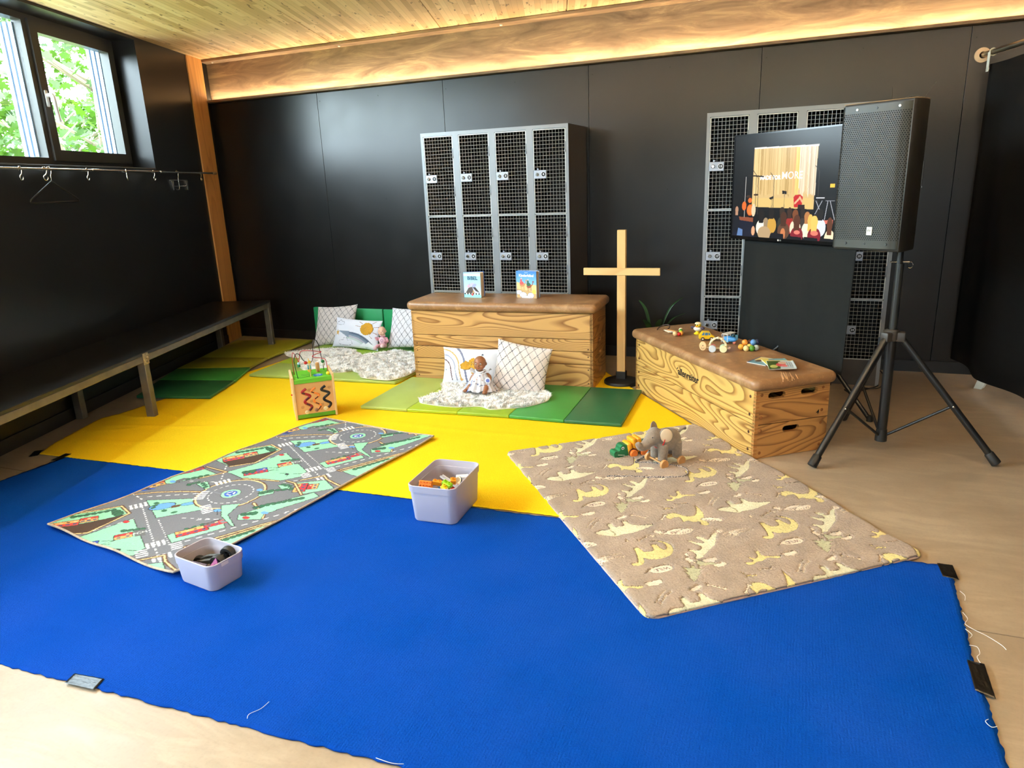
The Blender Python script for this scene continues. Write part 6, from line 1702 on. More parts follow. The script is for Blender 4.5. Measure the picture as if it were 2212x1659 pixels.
brick('flat red plate leaning at the front right of the brick bin', C_RED, (3, 1), (.022, .012), I2(.018, -.118, .118), (.5, .1, .06))
tr = thing('toy_train', 'red toy engine with two black and cream chimneys in the brick bin', 'toy train', I2(.035, -.06, .094), rot=(.3, .1, -.6), group='building bricks in the larger bin')
MB().rbox((-.0, -.02, 0), (.07, .02, .036), .004, 2).build('body', C_RED, tr)
for x in (.018, .052):
    MB().cyl((x, 0, .034), (x, 0, .052), .014, 16).build('chimney', M_BLK, tr, 40); MB().lathe([(0, .056), (.007, .056), (.011, .051), (.012, .05)], 14, 0, T(x, 0, 0)).build('cap', W_CRM, tr, 50)
cp = thing('toy_cup', 'cream round toy cup lying tilted at the right of the brick bin', 'toy cup', I2(.062, .035, .10), rot=(.3, -.75, .4), group='building bricks in the larger bin')
MB().lathe([(.0, 0), (.03, 0), (.034, .012), (.036, .038), (.033, .038), (.030, .014), (.018, .012), (.018, .006), (0, .006)], 28).build('shell', W_CRM, cp, 40)
MB().lathe([(.036, .030), (.038, .030), (.038, .036), (.036, .036)], 28).build('ring', M_BLK, cp, 40)
rb = thing('toy_rail', 'grey toy rail piece lying across the back of the brick bin', 'toy rail', I2(-.02, .05, .125), rot=(.1, .25, -.35), group='building bricks in the larger bin')
MB().rbox((-.03, -.012, 0), (.09, .012, .006), .002, 1).build('plate', pm('pale_grey_plastic', (180, 174, 178), .4), rb)
for y in (-.007, .007): MB().rbox((-.03, y - .002, .006), (.09, y + .002, .009), .0008, 1).build('track', pm('pale_grey_plastic', (180, 174, 178), .4), rb)
fg = thing('toy_wagon', 'black and white toy wagon piece behind the cream cup in the bin', 'toy wagon', I2(.045, .095, .115), rot=(.2, .1, .7), group='building bricks in the larger bin')
MB().rbox((-.03, -.014, 0), (.03, .014, .018), .003, 1).build('body', M_NUMW, fg)
for x in (-.018, .018): MB().cyl((x, -.018, .004), (x, .018, .004), .011, 14).build('wheel', M_BLK, fg, 40)
# filling at the bottom of the bins, each block a brick of its own
for (x, y, z, m_, lb) in ((-.05, .05, .02, C_RED, 'red brick deep at the back of the brick bin'), (.03, .06, .03, C_BLU, 'blue brick deep at the back of the brick bin'), (-.04, -.04, .035, C_YEL, 'yellow brick buried in the middle of the brick bin'), (.04, -.03, .03, C_ORG, 'orange brick buried in the middle of the brick bin'), (-.02, .0, .075, C_BLU, 'blue brick below the amber ones in the bin'), (.03, .02, .075, C_RED, 'red brick below the toy rail in the bin')):
    brick(lb, m_, (2, 2), (.024, .03), I2(x - .02, y - .02, z), (0, 0, x * 9))
# smaller bin
a1 = math.radians(-8.2)
def I1(x, y, z): return inbin(B1, a1, x, y, z)
M_TYRE = pm('tyre_rubber', (20, 19, 18), .6); M_CHAS = pm('dark_olive_plastic', (46, 40, 28), .45)
ch_ = thing('toy_car_chassis', 'black toy car chassis with two big wheels in the smaller bin', 'toy car', I1(-.01, .025, .06), rot=(.1, -.25, .05))
MB().rbox((-.075, -.018, -.008), (.045, .018, .012), .006, 2).build('frame', M_CHAS, ch_)
MB().tube([(-.07, 0, .01), (-.02, .006, .018), (.04, .004, .014)], .007, 8).build('drive_shaft', M_CHAS, ch_, 50)
for (x, r) in ((.05, .031), (-.078, .024)):
    for s in ((1,) if x < 0 else (-1, 1)):
        M = T(x, s * .03, .004, -s * PI / 2, 0, 0) if x > 0 else T(x, .0, .0, PI / 2, 0, .4)
        w = MB().lathe([(r * .62, -.012), (r * .95, -.012), (r, -.007), (r, .007), (r * .95, .012), (r * .62, .012), (r * .6, .004)], 24, 0, M).build('tyre', M_TYRE, ch_, 40)
        rm = MB(); rm.lathe([(r * .5, .009), (r * .62, .009), (r * .62, -.01), (r * .5, -.01)], 24, 0, M); rm.lathe([(0, .008), (r * .16, .008), (r * .16, -.008)], 12, 0, M)
        for k in range(5): rm.rbox((r * .1, -.003, .002), (r * .56, .003, .007), .001, 1, 0, M @ Matrix.Rotation(k * 2 * PI / 5, 4, 'Z'))
        rm.build('rim', pm('dark_chrome', (120, 116, 112), .3, .8), ch_, 40)
tm_ = thing('magnet_triangle', 'pink and purple triangular magnet tile sticking up in the smaller bin', 'toy tile', I1(.052, -.018, .07), rot=(1.15, .1, .25))
MB().prism([(-.03, -.024), (.03, -.024), (0, .032)], -.004, .004, [[(-.012, -.013), (.012, -.013), (0, .010)]]).build('frame', pm('pink_plastic', (192, 118, 168), .3), tm_)
MB().prism([(-.033, -.027), (.033, -.027), (0, .036)], -.003, .003, [[(-.0285, -.0235), (.0285, -.0235), (0, .031)]]).build('edge', pm('violet_plastic', (92, 40, 110), .3), tm_)
for i, (x, y, z, r_, lb) in enumerate(((-.02, -.045, .062, (.5, .1, .1), 'purple striped tile leaning at the left front of the smaller bin'), (.07, .012, .062, (.6, .15, -.1), 'purple striped tile leaning behind the pink triangle'))):
    t_ = thing('striped_tile', lb, 'toy tile', I1(x, y, z), rot=r_)
    MB().rbox((-.034, -.02, -.003), (.034, .02, .003), .001, 1).build('tile', pm('deep_purple', (44, 26, 66), .3), t_)
    for k in range(3): MB().box((-.03, -.012 + k * .009, .0031), (.03, -.008 + k * .009, .0036)).build('stripe', M_NUMW, t_)
yb_ = thing('yellow_block', 'small yellow peg between the tiles in the smaller bin', 'toy block', I1(.04, -.05, .06), rot=(.2, 1.1, .5)); MB().rbox((-.02, -.006, -.006), (.02, .006, .006), .003, 2).build('peg', C_YEL, yb_, 50)
gb_ = thing('grey_block', 'small grey-green peg in the front of the smaller bin', 'toy block', I1(.015, -.052, .055), rot=(.2, .8, -.5)); MB().rbox((-.022, -.006, -.006), (.022, .006, .006), .003, 2).build('peg', pm('grey_green', (120, 150, 128), .4), gb_, 50)
for (x, y, m_, lb) in ((-.05, -.03, M_CHAS, 'dark olive block under the striped tile in the smaller bin'), (.03, .03, M_DK, 'dark block under the chassis wheel in the smaller bin'), (.05, -.03, pm('deep_purple', (44, 26, 66), .3), 'purple block under the pink triangle in the smaller bin')):
    q = thing('toy_block', lb, 'toy block', I1(x, y, .012), rz=x * 8); MB().rbox((-.03, -.02, 0), (.03, .02, .036), .004, 2).build('block', m_, q, 50)

# ------------------------------------------------------------------ books on the tall vaulting box
def book(label, loc, rz, w, h, t, cv, title, spine_mat, open_=.0, board=False):
    root = thing('book', label, 'book', loc, rz, 'books on the tall vaulting box')
    MB().rbox((0, 0, 0), (w, .0022, h), .0008, 1).build('front_cover', spine_mat, root)
    xs, ys = np.linspace(0, cv.w, cv.nx), np.linspace(0, cv.h, cv.ny)
    G = np.zeros((cv.ny, cv.nx, 3)); G[..., 0] = xs[None] * (w / cv.w); G[..., 1] = -.0004; G[..., 2] = ys[:, None] * (h / cv.h)
    grid_mesh('cover_print', G, print_mat('glossy_cover', .3, spec=.4), root, cv.img, smooth=False)
    MB().rbox((-.003, 0, 0), (0, t, h), .001, 1).build('spine', spine_mat, root)
    MM = T(0, t, 0, 0, 0, open_)
    MB().rbox((0, -.0022, 0), (w, 0, h), .0008, 1, 0, MM).build('back_cover', spine_mat, root)
    n = 5 if board else 9
    for i in range(n):
        f = (i + .5) / n
        M2 = T(0, .003 + (t - .006) * f, 0, 0, 0, open_ * f)
        th = (t - .006) / n * (.42 if board else .4)
        MB().box((0, -th, .003), (w - .004, th, h - .003), 0, M2).build('page', pm('board_page', (120, 92, 60), .7) if board and i % 2 else pm('page_cream', (236, 214, 180), .8), root)
    for tx, sz, x, z, m_, bo in title:
        q = MB(); add_text(q, tx, sz, T(x, -.0009, z, PI / 2), 0, bold=bo, extrude=.0002); q.build('lettering', m_, root)
    return root
cv = Canvas(.145, .19, .0016, (176, 224, 236))
for i in range(20): cv.poly([(0, .02 + i * .007), (.145, .02 + i * .007), (.145, .028 + i * .007), (0, .028 + i * .007)], (int(214 - i * 3), int(236 - i * 1), 242))
cv.poly([(0, .165), (.145, .165), (.145, .178), (0, .178)], (240, 238, 236)); cv.poly([(0, 0), (.145, 0), (.145, .028), (0, .026)], (150, 226, 222))
cv.poly([(.01, .03), (.05, .068), (.075, .085), (.10, .078), (.14, .03)], (74, 64, 60)); cv.poly([(.01, .03), (.04, .075), (.07, .082), (.075, .03)], (92, 84, 82)); cv.poly([(.07, .08), (.1, .05), (.14, .034), (.13, .026), (.09, .036)], (196, 206, 232))
cv.poly([(.07, .028), (.078, .062), (.092, .028)], (190, 150, 104))
for (x, y, rx_, c_) in ((.05, .092, .018, (170, 168, 214)), (.07, .10, .02, (188, 186, 226)), (.09, .092, .02, (160, 170, 220)), (.04, .085, .012, (206, 170, 190))): cv.ell(x, y, rx_, .012, c_, .5)
for i in range(12): cv.ell(.008 + i * .012, .028, .007, .006, (232, 244, 240) if i % 2 else (60, 52, 48))
cv.ell(.07, .022, .009, .009, (206, 50, 56))
M_TEAL = pm('title_teal', (18, 74, 104), .5); M_GREYT = pm('title_grey', (150, 140, 140), .5); M_CREAMT = pm('title_cream', (250, 244, 226), .5)
book('blue and white picture book titled BIBEL standing on the tall vaulting box', (-2.376, 4.863, .6232), math.radians(-3), .145, .19, .03, cv, [('BIBEL', .037, .076, .146, M_TEAL, .0012), ('MEINE ERSTE', .0085, .07, .1715, M_GREYT, 0), ('BIBEL', .0045, .07, .0222, M_CREAMT, 0)], pm('blue_binding', (36, 92, 176), .4), .42)
cv = Canvas(.17, .20, .0016, (86, 146, 214))
for i in range(16): cv.poly([(0, .2 - i * .006), (.17, .2 - i * .006), (.17, .19 - i * .006), (0, .19 - i * .006)], (int(70 + i * 4), int(130 + i * 4), int(206 + i * 2)))
cv.poly([(0, .0), (.17, 0), (.17, .098), (.1, .104), (.04, .108), (0, .118)], (226, 196, 140)); cv.poly([(0, 0), (.17, 0), (.17, .03), (.1, .055), (0, .066)], (196, 164, 112))
for (x, y, rx_, ry_) in ((.02, .04, .024, .016), (.055, .022, .03, .02), (.12, .02, .026, .02), (.08, .005, .04, .012)): cv.ell(x, y, rx_ * 1.08, ry_ * 1.1, (92, 92, 100)); cv.ell(x, y, rx_, ry_, (238, 240, 242))
for (x, y, c_, c2) in ((.05, .098, (196, 140, 96), (214, 96, 96)), (.108, .09, (150, 84, 66), (56, 104, 84))):
    cv.ell(x, y, .022, .015, c_, .2)
    for k in (-.014, -.006, .008, .016): cv.line([(x + k, y - .01), (x + k + .002, y - .038)], .0034, c_)
    cv.line([(x + .018, y + .004), (x + .03, y + .012), (x + .032, y + .03)], .006, c_); cv.ell(x + .034, y + .032, .008, .005, c_, -.2)
    cv.ell(x - .006, y + .012, .017, .013, c2, 0); cv.ell(x - .01, y + .03, .008, .013, c2, 0); cv.ell(x - .008, y + .046, .006, .006, (206, 190, 170))
cv.ell(.148, .048, .016, .016, (240, 206, 96))
book('picture book titled Kinderbibel with two camels standing on the tall vaulting box', (-1.96, 4.909, .6232), math.radians(-9), .17, .20, .034, cv, [('Kinderbibel', .027, .085, .166, M_CREAMT, .0008), ('die große', .007, .085, .188, M_CREAMT, 0)], pm('sky_blue_binding', (128, 168, 214), .4), .12, True)

# ------------------------------------------------------------------ small toys on the low vaulting box
ZT = .4395
kr = thing('key_rattle', 'wooden key ring rattle at the far end of the low vaulting box', 'rattle', (-.842, 4.80, ZT))
MB().tube([(.0 + .042 * math.cos(a), .034 * math.sin(a), .012 + .02 * math.sin(a + .6)) for a in [i * PI / 16 for i in range(32)]], .0042, 8, closed=True).build('ring', pm('dark_walnut', (58, 44, 40), .4), kr, 60)
for i, (x, y, a, c_) in enumerate(((.035, -.05, -1.0, W_CRM), (.05, -.06, -.8, pm('pale_grey_wood', (206, 196, 184), .5)), (.072, -.062, -.62, W_TAN))):
    MB().rbox((-.045, -.009, .001 + .004 * i), (.045, .009, .006 + .004 * i), .002, 1, 0, T(x, y, 0, 0, 0, a)).build('key', c_, kr)
cp_ = thing('bead_caterpillar', 'bent caterpillar of coloured wooden beads next to the key rattle', 'toy caterpillar', (-.715, 4.64, ZT))
for (x, y, z, r, m_) in ((-.018, -.018, .0165, .0165, W_NAT), (.006, -.014, .013, .013, C_RED), (.018, .004, .014, .014, pm('bead_orange', (236, 150, 60), .35)), (.016, .024, .014, .014, C_YEL), (.010, .044, .016, .014, pm('bead_lime', (150, 200, 50), .35)), (.006, .064, .019, .014, pm('bead_green', (60, 130, 60), .35)), (.002, .084, .022, .014, pm('bead_cream', (232, 216, 180), .4))):
    MB().ball((x, y, z), r, 14).build('bead', m_, cp_, 60)
dk = thing('sailor_duck', 'small yellow and white toy figure with dark cap between the caterpillar and the yellow car', 'toy figure', (-.602, 4.715, ZT), -.3)
MB().lathe([(0, 0), (.022, 0), (.024, .006), (.012, .012), (.010, .02), (0, .02)], 18).build('base', C_YEL, dk, 50)
MB().ball((0, 0, .036), (.028, .022, .016), 16).build('body', pm('figure_white', (236, 230, 214), .4), dk, 60)
MB().ball((.004, -.002, .062), (.02, .019, .017), 16).build('head', C_YEL, dk, 60)
MB().ball((.004, -.002, .072), (.022, .021, .010), 16).build('cap', W_CRM, dk, 60)
for s in (-1, 1): MB().ball((s * .034, 0, .042), (.016, .008, .009), 12, 0).build('arm', pm('figure_navy', (56, 44, 66), .4), dk, 60); MB().ball((s * .007, -.019, .064), (.005, .003, .005), 8).build('eye', M_BLK, dk, 60)
MB().ball((.002, -.023, .054), (.008, .006, .004), 10).build('beak', C_ORG, dk, 60)
tc_ = thing('toy_taxi', 'small yellow wooden car on the low vaulting box', 'toy car', (-.523, 4.54, ZT), .28)
sid = [(-.046, .012), (.046, .012), (.047, .028), (.03, .036), (.016, .058), (-.026, .058), (-.042, .034), (-.047, .03)]
MB().prism(sid, -.02, .02, M=T(0, 0, 0, PI / 2)).build('body', pm('taxi_yellow', (246, 198, 36), .3), tc_)
for s in (-1, 1):
    for (a, b_, c_, d) in ((-.034, -.018, -.024, -.016), (-.014, .006, -.012, .004), (.01, .022, .008, .015)):
        MB().prism([(a, .036), (b_, .036), (d, .053), (c_, .053)], s * .0205 - .0004, s * .0205 + .0004, M=T(0, 0, 0, PI / 2)).build('window', glossy('window_blue', (70, 120, 160)), tc_)
    for x in (-.026, .028):
        MB().lathe([(0, .006), (.008, .006), (.012, .004), (.012, -.002)], 16, 0, T(x, s * .02, .0122, -s * PI / 2)).build('wheel', pm('wheel_dark', (70, 48, 36), .5), tc_, 50); MB().lathe([(0, .0068), (.005, .0066), (.006, .006)], 12, 0, T(x, s * .02, .0122, -s * PI / 2)).build('hubcap', W_CRM, tc_, 50)
av = thing('arch_car', 'cream wooden arch car with round pastel wheels at the middle of the low vaulting box', 'toy car', (-.42, 4.235, ZT), .10)
MB().tube([(.048 * math.cos(a), 0, .026 + .058 * math.sin(a)) for a in [PI * i / 16 for i in range(17)]], .006, 10).build('arch', W_CRM, av, 60)
for k in range(7): a = PI * (k + .5) / 7; MB().ball((.048 * math.cos(a), 0, .026 + .058 * math.sin(a)), .0085, 10).build('bead', W_CRM, av, 60)
MB().cyl((-.05, 0, .022), (.062, 0, .022), .005, 10).build('bar', W_CRM, av, 50); MB().ball((.066, 0, .024), .008, 10).build('tail_bead', pm('pale_pink', (240, 196, 176), .5), av, 60)
for x, cols in ((-.030, ((206, 212, 216), (232, 150, 150))), (.032, ((240, 226, 176), (200, 222, 190)))):
    for s, c_ in zip((-1, 1), cols):
        MB().lathe([(0, .008), (.019, .008), (.0215, .005), (.0215, -.003), (.019, -.006), (0, -.006)], 24, 0, T(x, s * .02, .022, -s * PI / 2)).build('wheel', pm('pastel_%d_%d_%d' % c_, c_, .5), av, 40)
fc = T(-.085, -.012, .036, PI / 2, 0, -.2)
MB().lathe([(0, .005), (.023, .005), (.0255, .002), (.0255, -.003), (.023, -.006), (0, -.006)], 24, 0, fc @ Matrix.Diagonal((.85, 1.1, 1, 1))).build('face_disc', W_NAT, av, 40)
fm_ = MB(); fm_.ball((0, .004, .0055), .0028, 8, 0, fc); fm_.tube([fc @ Vector((.008 * math.cos(a), -.008 + .008 * math.sin(a), .0056)) for a in [PI + i * PI / 8 for i in range(9)]], .0008, 5); fm_.build('face', M_BLK, av, 60)
MB().tube(smooth_path([(-.045, 0, .03), (-.065, -.004, .026), (-.082, -.006, .034)], 4), .004, 8).build('neck', W_CRM, av, 60)
pn_ = thing('toy_plane', 'blue wooden biplane with white wing behind the arch car', 'toy plane', (-.372, 4.47, ZT), -.5)
MB().ball((0, 0, .030), (.048, .02, .019), 18).build('fuselage', C_BLU, pn_, 60)
MB().rbox((-.032, -.045, .062), (.012, .045, .067), .002, 1).build('upper_wing', pm('plane_white', (226, 222, 214), .4), pn_)
MB().rbox((-.03, -.042, .016), (.014, .042, .021), .002, 1).build('lower_wing', pm('plane_pale_blue', (120, 186, 214), .4), pn_)
for x in (-.022, .004):
    for y in (-.035, .035): MB().cyl((x, y, .02), (x, y, .063), .0022, 6).build('strut', pm('plane_white', (226, 222, 214), .4), pn_)
MB().rbox((.036, -.003, .03), (.056, .003, .062), .002, 1).build('tail_fin', pm('dark_teal', (36, 78, 96), .4), pn_); MB().ball((.018, 0, .052), .011, 12).build('pilot', pm('dark_teal', (36, 78, 96), .4), pn_, 60)
MB().lathe([(0, .004), (.008, .003), (.009, 0)], 12, 0, T(-.047, 0, .03, 0, -PI / 2)).build('nose', C_RED, pn_, 50)
for k in range(3): MB().rbox((-.005, 0, -.0015), (.005, .03, .0015), .001, 1, 0, T(-.051, 0, .03, 0, -PI / 2) @ Matrix.Rotation(k * 2 * PI / 3, 4, 'Z')).build('blade', pm('plane_white', (226, 222, 214), .4), pn_)
for (x, y) in ((-.02, -.022), (-.02, .022), (.03, 0)): MB().lathe([(0, .004), (.008, .004), (.010, .002), (.010, -.004)], 14, 0, T(x, y, .0102, PI / 2)).build('wheel', pm('wheel_pink', (214, 120, 96), .5), pn_, 50)
bl = thing('bead_cluster', 'cluster of coloured wooden balls on the low vaulting box behind the booklets', 'grasping toy', (-.25, 4.315, ZT))
for (x, y, z, r, c_) in ((-.044, .0, .018, .0178, (238, 176, 66)), (-.024, .012, .044, .0178, (236, 152, 60)), (-.012, -.032, .018, .0178, (240, 212, 140)), (.004, .0, .022, .0165, (232, 196, 96)), (.02, -.024, .018, .0178, (84, 138, 40)), (.042, -.002, .018, .0168, (196, 206, 196)), (.024, .006, .048, .0182, (84, 130, 178)), (.004, .03, .042, .0165, (80, 48, 40)), (.042, .026, .046, .0165, (40, 48, 84))):
    MB().ball((x, y, z), r, 18).build('ball', pm('ball_%d_%d_%d' % c_, c_, .42), bl, 60)
# booklets
def booklet(label, q, z, cv):
    a = np.array(q); root = thing('booklet', label, 'booklet', (a[0, 0], a[0, 1], z), group='booklets on the low vaulting box')
    a = a - a[0]; n = 26
    u, w = np.meshgrid(np.linspace(0, 1, cv.nx), np.linspace(0, 1, cv.ny))
    P = a[3] * ((1 - u) * (1 - w))[..., None] + a[2] * (u * (1 - w))[..., None] + a[1] * (u * w)[..., None] + a[0] * ((1 - u) * w)[..., None]
    zz = .0042 + .002 * np.sin(u * PI) + .003 * (u > .9) * (u - .9) * 10
    o = grid_mesh('cover', np.dstack([P, zz]), print_mat('booklet_cover', .35, spec=.4), root, cv.img); md = o.modifiers.new('paper', 'SOLIDIFY'); md.thickness = .0008; md.offset = -1
    MB().prism([tuple(x) for x in a[::-1] * .985], .0004, .0032).build('pages', pm('page_white', (232, 226, 212), .7), root)
    return root
cv = Canvas(.14, .18, .003, (240, 216, 130)); cv.poly([(0, .0), (.14, 0), (.14, .05), (.0, .08)], (120, 160, 170)); cv.ell(.05, .07, .02, .03, (96, 72, 60)); cv.poly([(0, .17), (.14, .17), (.14, .18), (0, .18)], (240, 236, 220)); cv.poly([(0, 0), (.012, 0), (.012, .18), (0, .18)], (80, 84, 110))
booklet('yellow picture booklet lying lowest in the fan on the low vaulting box', [(-.179, 4.144), (-.072, 4.096), (-.137, 3.951), (-.239, 4.01)], ZT + .0002, cv)
cv = Canvas(.14, .16, .003, (120, 180, 190)); cv.poly([(0, 0), (.05, 0), (.04, .16), (0, .16)], (232, 214, 96)); cv.ell(.08, .08, .03, .03, (206, 196, 180)); cv.ell(.05, .12, .02, .014, (150, 110, 100))
booklet('pale blue picture booklet in the middle of the fan on the low vaulting box', [(-.165, 4.055), (-.045, 4.105), (-.005, 3.985), (-.125, 3.93)], ZT + .0068, cv)
cv = Canvas(.145, .18, .003, (200, 216, 220)); cv.poly([(0, 0), (.06, 0), (.075, .17), (0, .17)], (76, 96, 40)); cv.poly([(0, .168), (.145, .168), (.145, .18), (0, .18)], (240, 226, 160)); cv.ell(.07, .08, .026, .04, (214, 80, 84)); cv.ell(.085, .055, .018, .022, (232, 120, 120)); cv.ell(.08, .12, .022, .03, (230, 190, 160)); cv.ell(.03, .05, .02, .03, (196, 196, 110)); cv.ell(.035, .12, .02, .024, (52, 74, 32))
for x in (.105, .117, .129): cv.line([(x, .04), (x, .14)], .002, (110, 120, 128))
booklet('flowery picture booklet lying topmost in the fan on the low vaulting box', [(-.138, 4.011), (-.001, 4.039), (.023, 3.873), (-.114, 3.826)], ZT + .0135, cv)

# ------------------------------------------------------------------ dolls
def doll(label, loc, rz, skin, scale, romper=None):
    root = thing('baby_doll', label, 'doll', loc, rz)
    k = scale
    M_SK = pm('doll_skin_%d' % skin[0], skin, .42, 0, .04, 10, sub=.1)
    b = MB()
    S_ = lambda q: tuple(v * k for v in q)
    # torso, neck, arms with hands, legs with feet: one fused surface (local -y is forward)
    b.ball(S_((0, 0, .065)), S_((.045, .036, .06)), 18); b.ball(S_((0, .004, .115)), S_((.036, .028, .035)), 16); b.tube([S_((0, 0, .13)), S_((0, -.002, .165))], .017 * k, 12)
    arms = (((-.036, 0, .125), (-.066, -.012, .09), (-.062, -.048, .062)), ((.036, 0, .125), (.068, -.008, .098), (.066, -.044, .075))) if romper is None else (((-.036, 0, .125), (-.062, -.01, .105), (-.066, -.036, .128)), ((.036, 0, .125), (.058, -.02, .085), (.042, -.05, .095)))
    for a in arms:
        a = [S_(q) for q in a]; b.tube(smooth_path(a, 4), [.0165 * k] * 4 + [.0145 * k] * 3 + [.011 * k] * 2, 12); h_ = Vector(a[2]); dr = (h_ - Vector(a[1])).normalized()
        b.ball(h_ + dr * .008 * k, (.0125 * k, .0125 * k, .0095 * k), 12)
        sd = dr.cross(Vector((0, 0, 1))).normalized()
        for i in range(4): q = h_ + dr * .014 * k + sd * (i - 1.5) * .0058 * k; b.tube([q, q + dr * (.010 if i in (1, 2) else .008) * k + Vector((0, 0, -.004 * k))], [.0035 * k, .0028 * k], 7)
        q = h_ + sd * .011 * k; b.tube([q, q + dr * .007 * k + sd * .005 * k], [.0035 * k, .0028 * k], 7)
    legs = (((-.024, -.01, .03), (-.058, -.065, .046), (-.088, -.098, .018)), ((.024, -.01, .03), (.055, -.075, .044), (.062, -.125, .016))) if romper is None else (((-.024, -.01, .03), (-.05, -.065, .04), (-.058, -.118, .022)), ((.022, -.01, .032), (.03, -.07, .055), (.026, -.112, .045)))
    for a in legs:
        a = [S_(q) for q in a]; b.tube(smooth_path(a, 4), [.024 * k] * 3 + [.021 * k] * 3 + [.0165 * k] * 3, 12); f_ = Vector(a[2]); b.ball(f_ + Vector((0, -.01 * k, .006 * k)), (.0145 * k, .021 * k, .014 * k), 12)
        if romper is None:
            for i in range(5): b.ball(f_ + Vector(((i - 2) * .0056 * k, -.03 * k + abs(i - 2) * .0015 * k, .010 * k)), .0042 * k, 7)
    body = fuse('body', b, M_SK if romper is None else romper, root, .0032 * k, 3)
    b = MB(); hc = Vector(S_((0, -.008, .205)))
    b.ball(hc, S_((.044, .047, .05)), 24); b.ball(hc + Vector(S_((0, -.016, -.022))), S_((.036, .032, .028)), 20)
    b.ball(hc + Vector(S_((0, -.046, -.010))), S_((.0065, .007, .006)), 10)
    for s in (-1, 1): b.ball(hc + Vector(S_((s * .020, -.036, -.020))), S_((.014, .010, .012)), 12); b.ball(hc + Vector(S_((s * .045, .004, -.006))), S_((.006, .009, .012)), 10)
    b.ball(hc + Vector(S_((0, -.041, -.027))), S_((.010, .006, .0035)), 10); b.ball(hc + Vector(S_((0, -.040, -.034))), S_((.008, .006, .0035)), 10)
    fuse('head', b, M_SK if romper is None else pm('doll_skin_light', skin, .42, 0, .04, 10, sub=.1), root, .0026 * k, 2)
    for s in (-1, 1):
        MB().ball(hc + Vector(S_((s * .0165, -.0425, .002))), S_((.0062, .0035, .0055)), 12).build('eye', M_NUMW, root, 60)
        MB().ball(hc + Vector(S_((s * .0165, -.0452, .0015))), S_((.0034, .0018, .0036)), 10).build('iris', pm('iris_dark', (36, 34, 44), .2), root, 60)
        MB().tube([hc + Vector(S_((s * (.0165 + x), -.0435 + abs(x) * .3, .0125 - abs(x) * .25))) for x in (-.009, -.004, 0, .004, .009)], .0011 * k, 5).build('eyebrow', pm('brow_brown', (84, 54, 38), .7), root, 60)
    MB().ball(hc + Vector(S_((0, -.0462, -.0305))), S_((.0075, .0022, .0022)), 10).build('mouth', pm('lip_red', (150, 58, 56), .4), root, 60)
    if romper is not None:
        MB().ball(hc + Vector(S_((0, -.045, .0))), .0001, 6) if False else None
    return root, hc
d1, hc = doll('dark-skinned baby doll in a patterned dress sitting on the front sheepskin', (-2.03, 4.345, .052), .12, (150, 98, 66), .98)
# dress: gathered skirt and bodice
cvd = Canvas(.36, .15, .002, (206, 206, 214)); rr = random.Random(8)
for i in range(170):
    x, y = rr.uniform(0, .36), rr.uniform(0, .15); c_ = rr.choice([(118, 128, 154), (196, 168, 162), (150, 142, 150), (236, 236, 240), (88, 98, 130), (190, 150, 140)])
    cvd.ell(x, y, rr.uniform(.003, .009), rr.uniform(.002, .005), c_, rr.uniform(0, 3))
for x in (.19, .205, .24): cvd.line([(x, .0), (x - .01, .09)], .006, (120, 140, 200)); 
nu, nv = 150, 46
th, vv = np.meshgrid(np.linspace(0, 2 * PI, nu), np.linspace(0, 1, nv))
pl_ = 1 + .07 * np.sin(th * 17) * (1 - vv) ** 1.2
rx_ = (.088 * (1 - vv) ** 1.1 + .041) * pl_; ry_ = (.072 * (1 - vv) ** 1.1 + .034) * pl_
zz = .006 + .13 * vv + .006 * np.sin(th * 9) * (1 - vv) + .018 * (1 - vv) * np.clip(-np.sin(th), 0, 1)
Gd = np.dstack([rx_ * np.cos(th) * .98, ry_ * np.sin(th) - .025 * (1 - vv), zz])
ci, _ = cvd.sample(th / (2 * PI) * .36, vv * .15)
o = grid_mesh('dress', Gd, print_mat('dress_print', .85, .2, 500, .001), d1, ci); md = o.modifiers.new('cloth', 'SOLIDIFY'); md.thickness = .0015
cvr = print_mat('collar_print', .85)
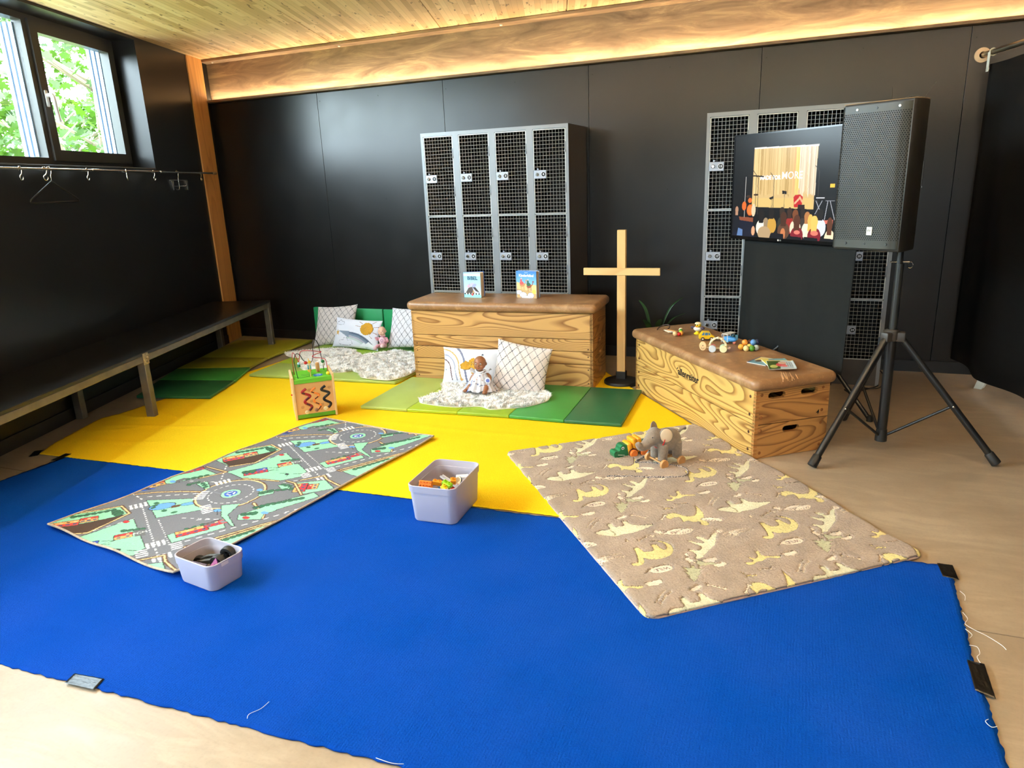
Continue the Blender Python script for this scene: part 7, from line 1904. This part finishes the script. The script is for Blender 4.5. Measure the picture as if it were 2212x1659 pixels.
for s in (-1, 1):
    u, w = np.meshgrid(np.linspace(-1, 1, 40), np.linspace(0, 1, 10))
    G = np.dstack([s * (.030 + .040 * w), .012 * u * (1 + .6 * w) * 2 - .002, .132 + .028 * w - .016 * np.abs(u) * w + .004 * np.sin(u * 14) * w])
    ci2, _ = cvd.sample((u + 1) * .1, w * .1)
    o = grid_mesh('shoulder_frill', G, cvr, d1, ci2); md = o.modifiers.new('cloth', 'SOLIDIFY'); md.thickness = .0015
M_WC = pm('white_cotton', (232, 232, 238), .85)
MB().tube([(.034 * math.cos(a), .030 * math.sin(a) - .004, .143 + .006 * math.cos(a * 2)) for a in [i * PI / 12 for i in range(24)]], .006, 8, closed=True).build('collar', M_WC, d1, 60)
tgm = MB(); M = T(.066, -.058, .088, PI / 2 - .1, 0, .1)
tgm.lathe([(0, .001), (.020, .001), (.021, 0), (.020, -.001), (0, -.001)], 24, 0, M @ Matrix.Diagonal((1, 1.15, 1, 1))); tgm.build('hang_tag', M_WC, d1, 50)
tgm = MB(); tgm.lathe([(0, .0014), (.013, .0014), (.0132, .001)], 20, 0, M); tgm.build('tag_print', pm('tag_blue', (96, 112, 186), .5), d1, 50)
d2, hc2 = doll('pale baby doll in a pink romper leaning between the two rear pillows', (-3.455, 5.345, .055), .25, (238, 190, 164), .80, pm('pink_velour', (232, 168, 186), .85, 0, .06, 30, .2, 300, .002, .3, .3))
MB().ball((0, -.028, .078), (.03, .012, .034), 16).build('bib', pm('bib_pale_pink', (244, 206, 214), .85), d2, 60)
tm = MB(); tm.tube([(.010 * math.cos(a) * (1 + .3 * math.sin(3 * a)), -.0405, .08 + .012 * math.sin(a)) for a in [i * PI / 10 for i in range(20)]], .0016, 5, closed=True); tm.build('bib_stitching', pm('stitch_violet', (150, 104, 170), .7), d2, 60)
for (x, y, z) in ((-.046, -.104, .026), (.021, -.098, .045)): MB().ball((x, y, z), (.019, .022, .018), 14).build('bootee', pm('bib_pale_pink', (244, 206, 214), .85), d2, 60)
MB().tube([(.022 * math.cos(a), .02 * math.sin(a) - .002, .122) for a in [i * PI / 10 for i in range(20)]], .006, 8, closed=True).build('collar', pm('bib_pale_pink', (244, 206, 214), .85), d2, 60)
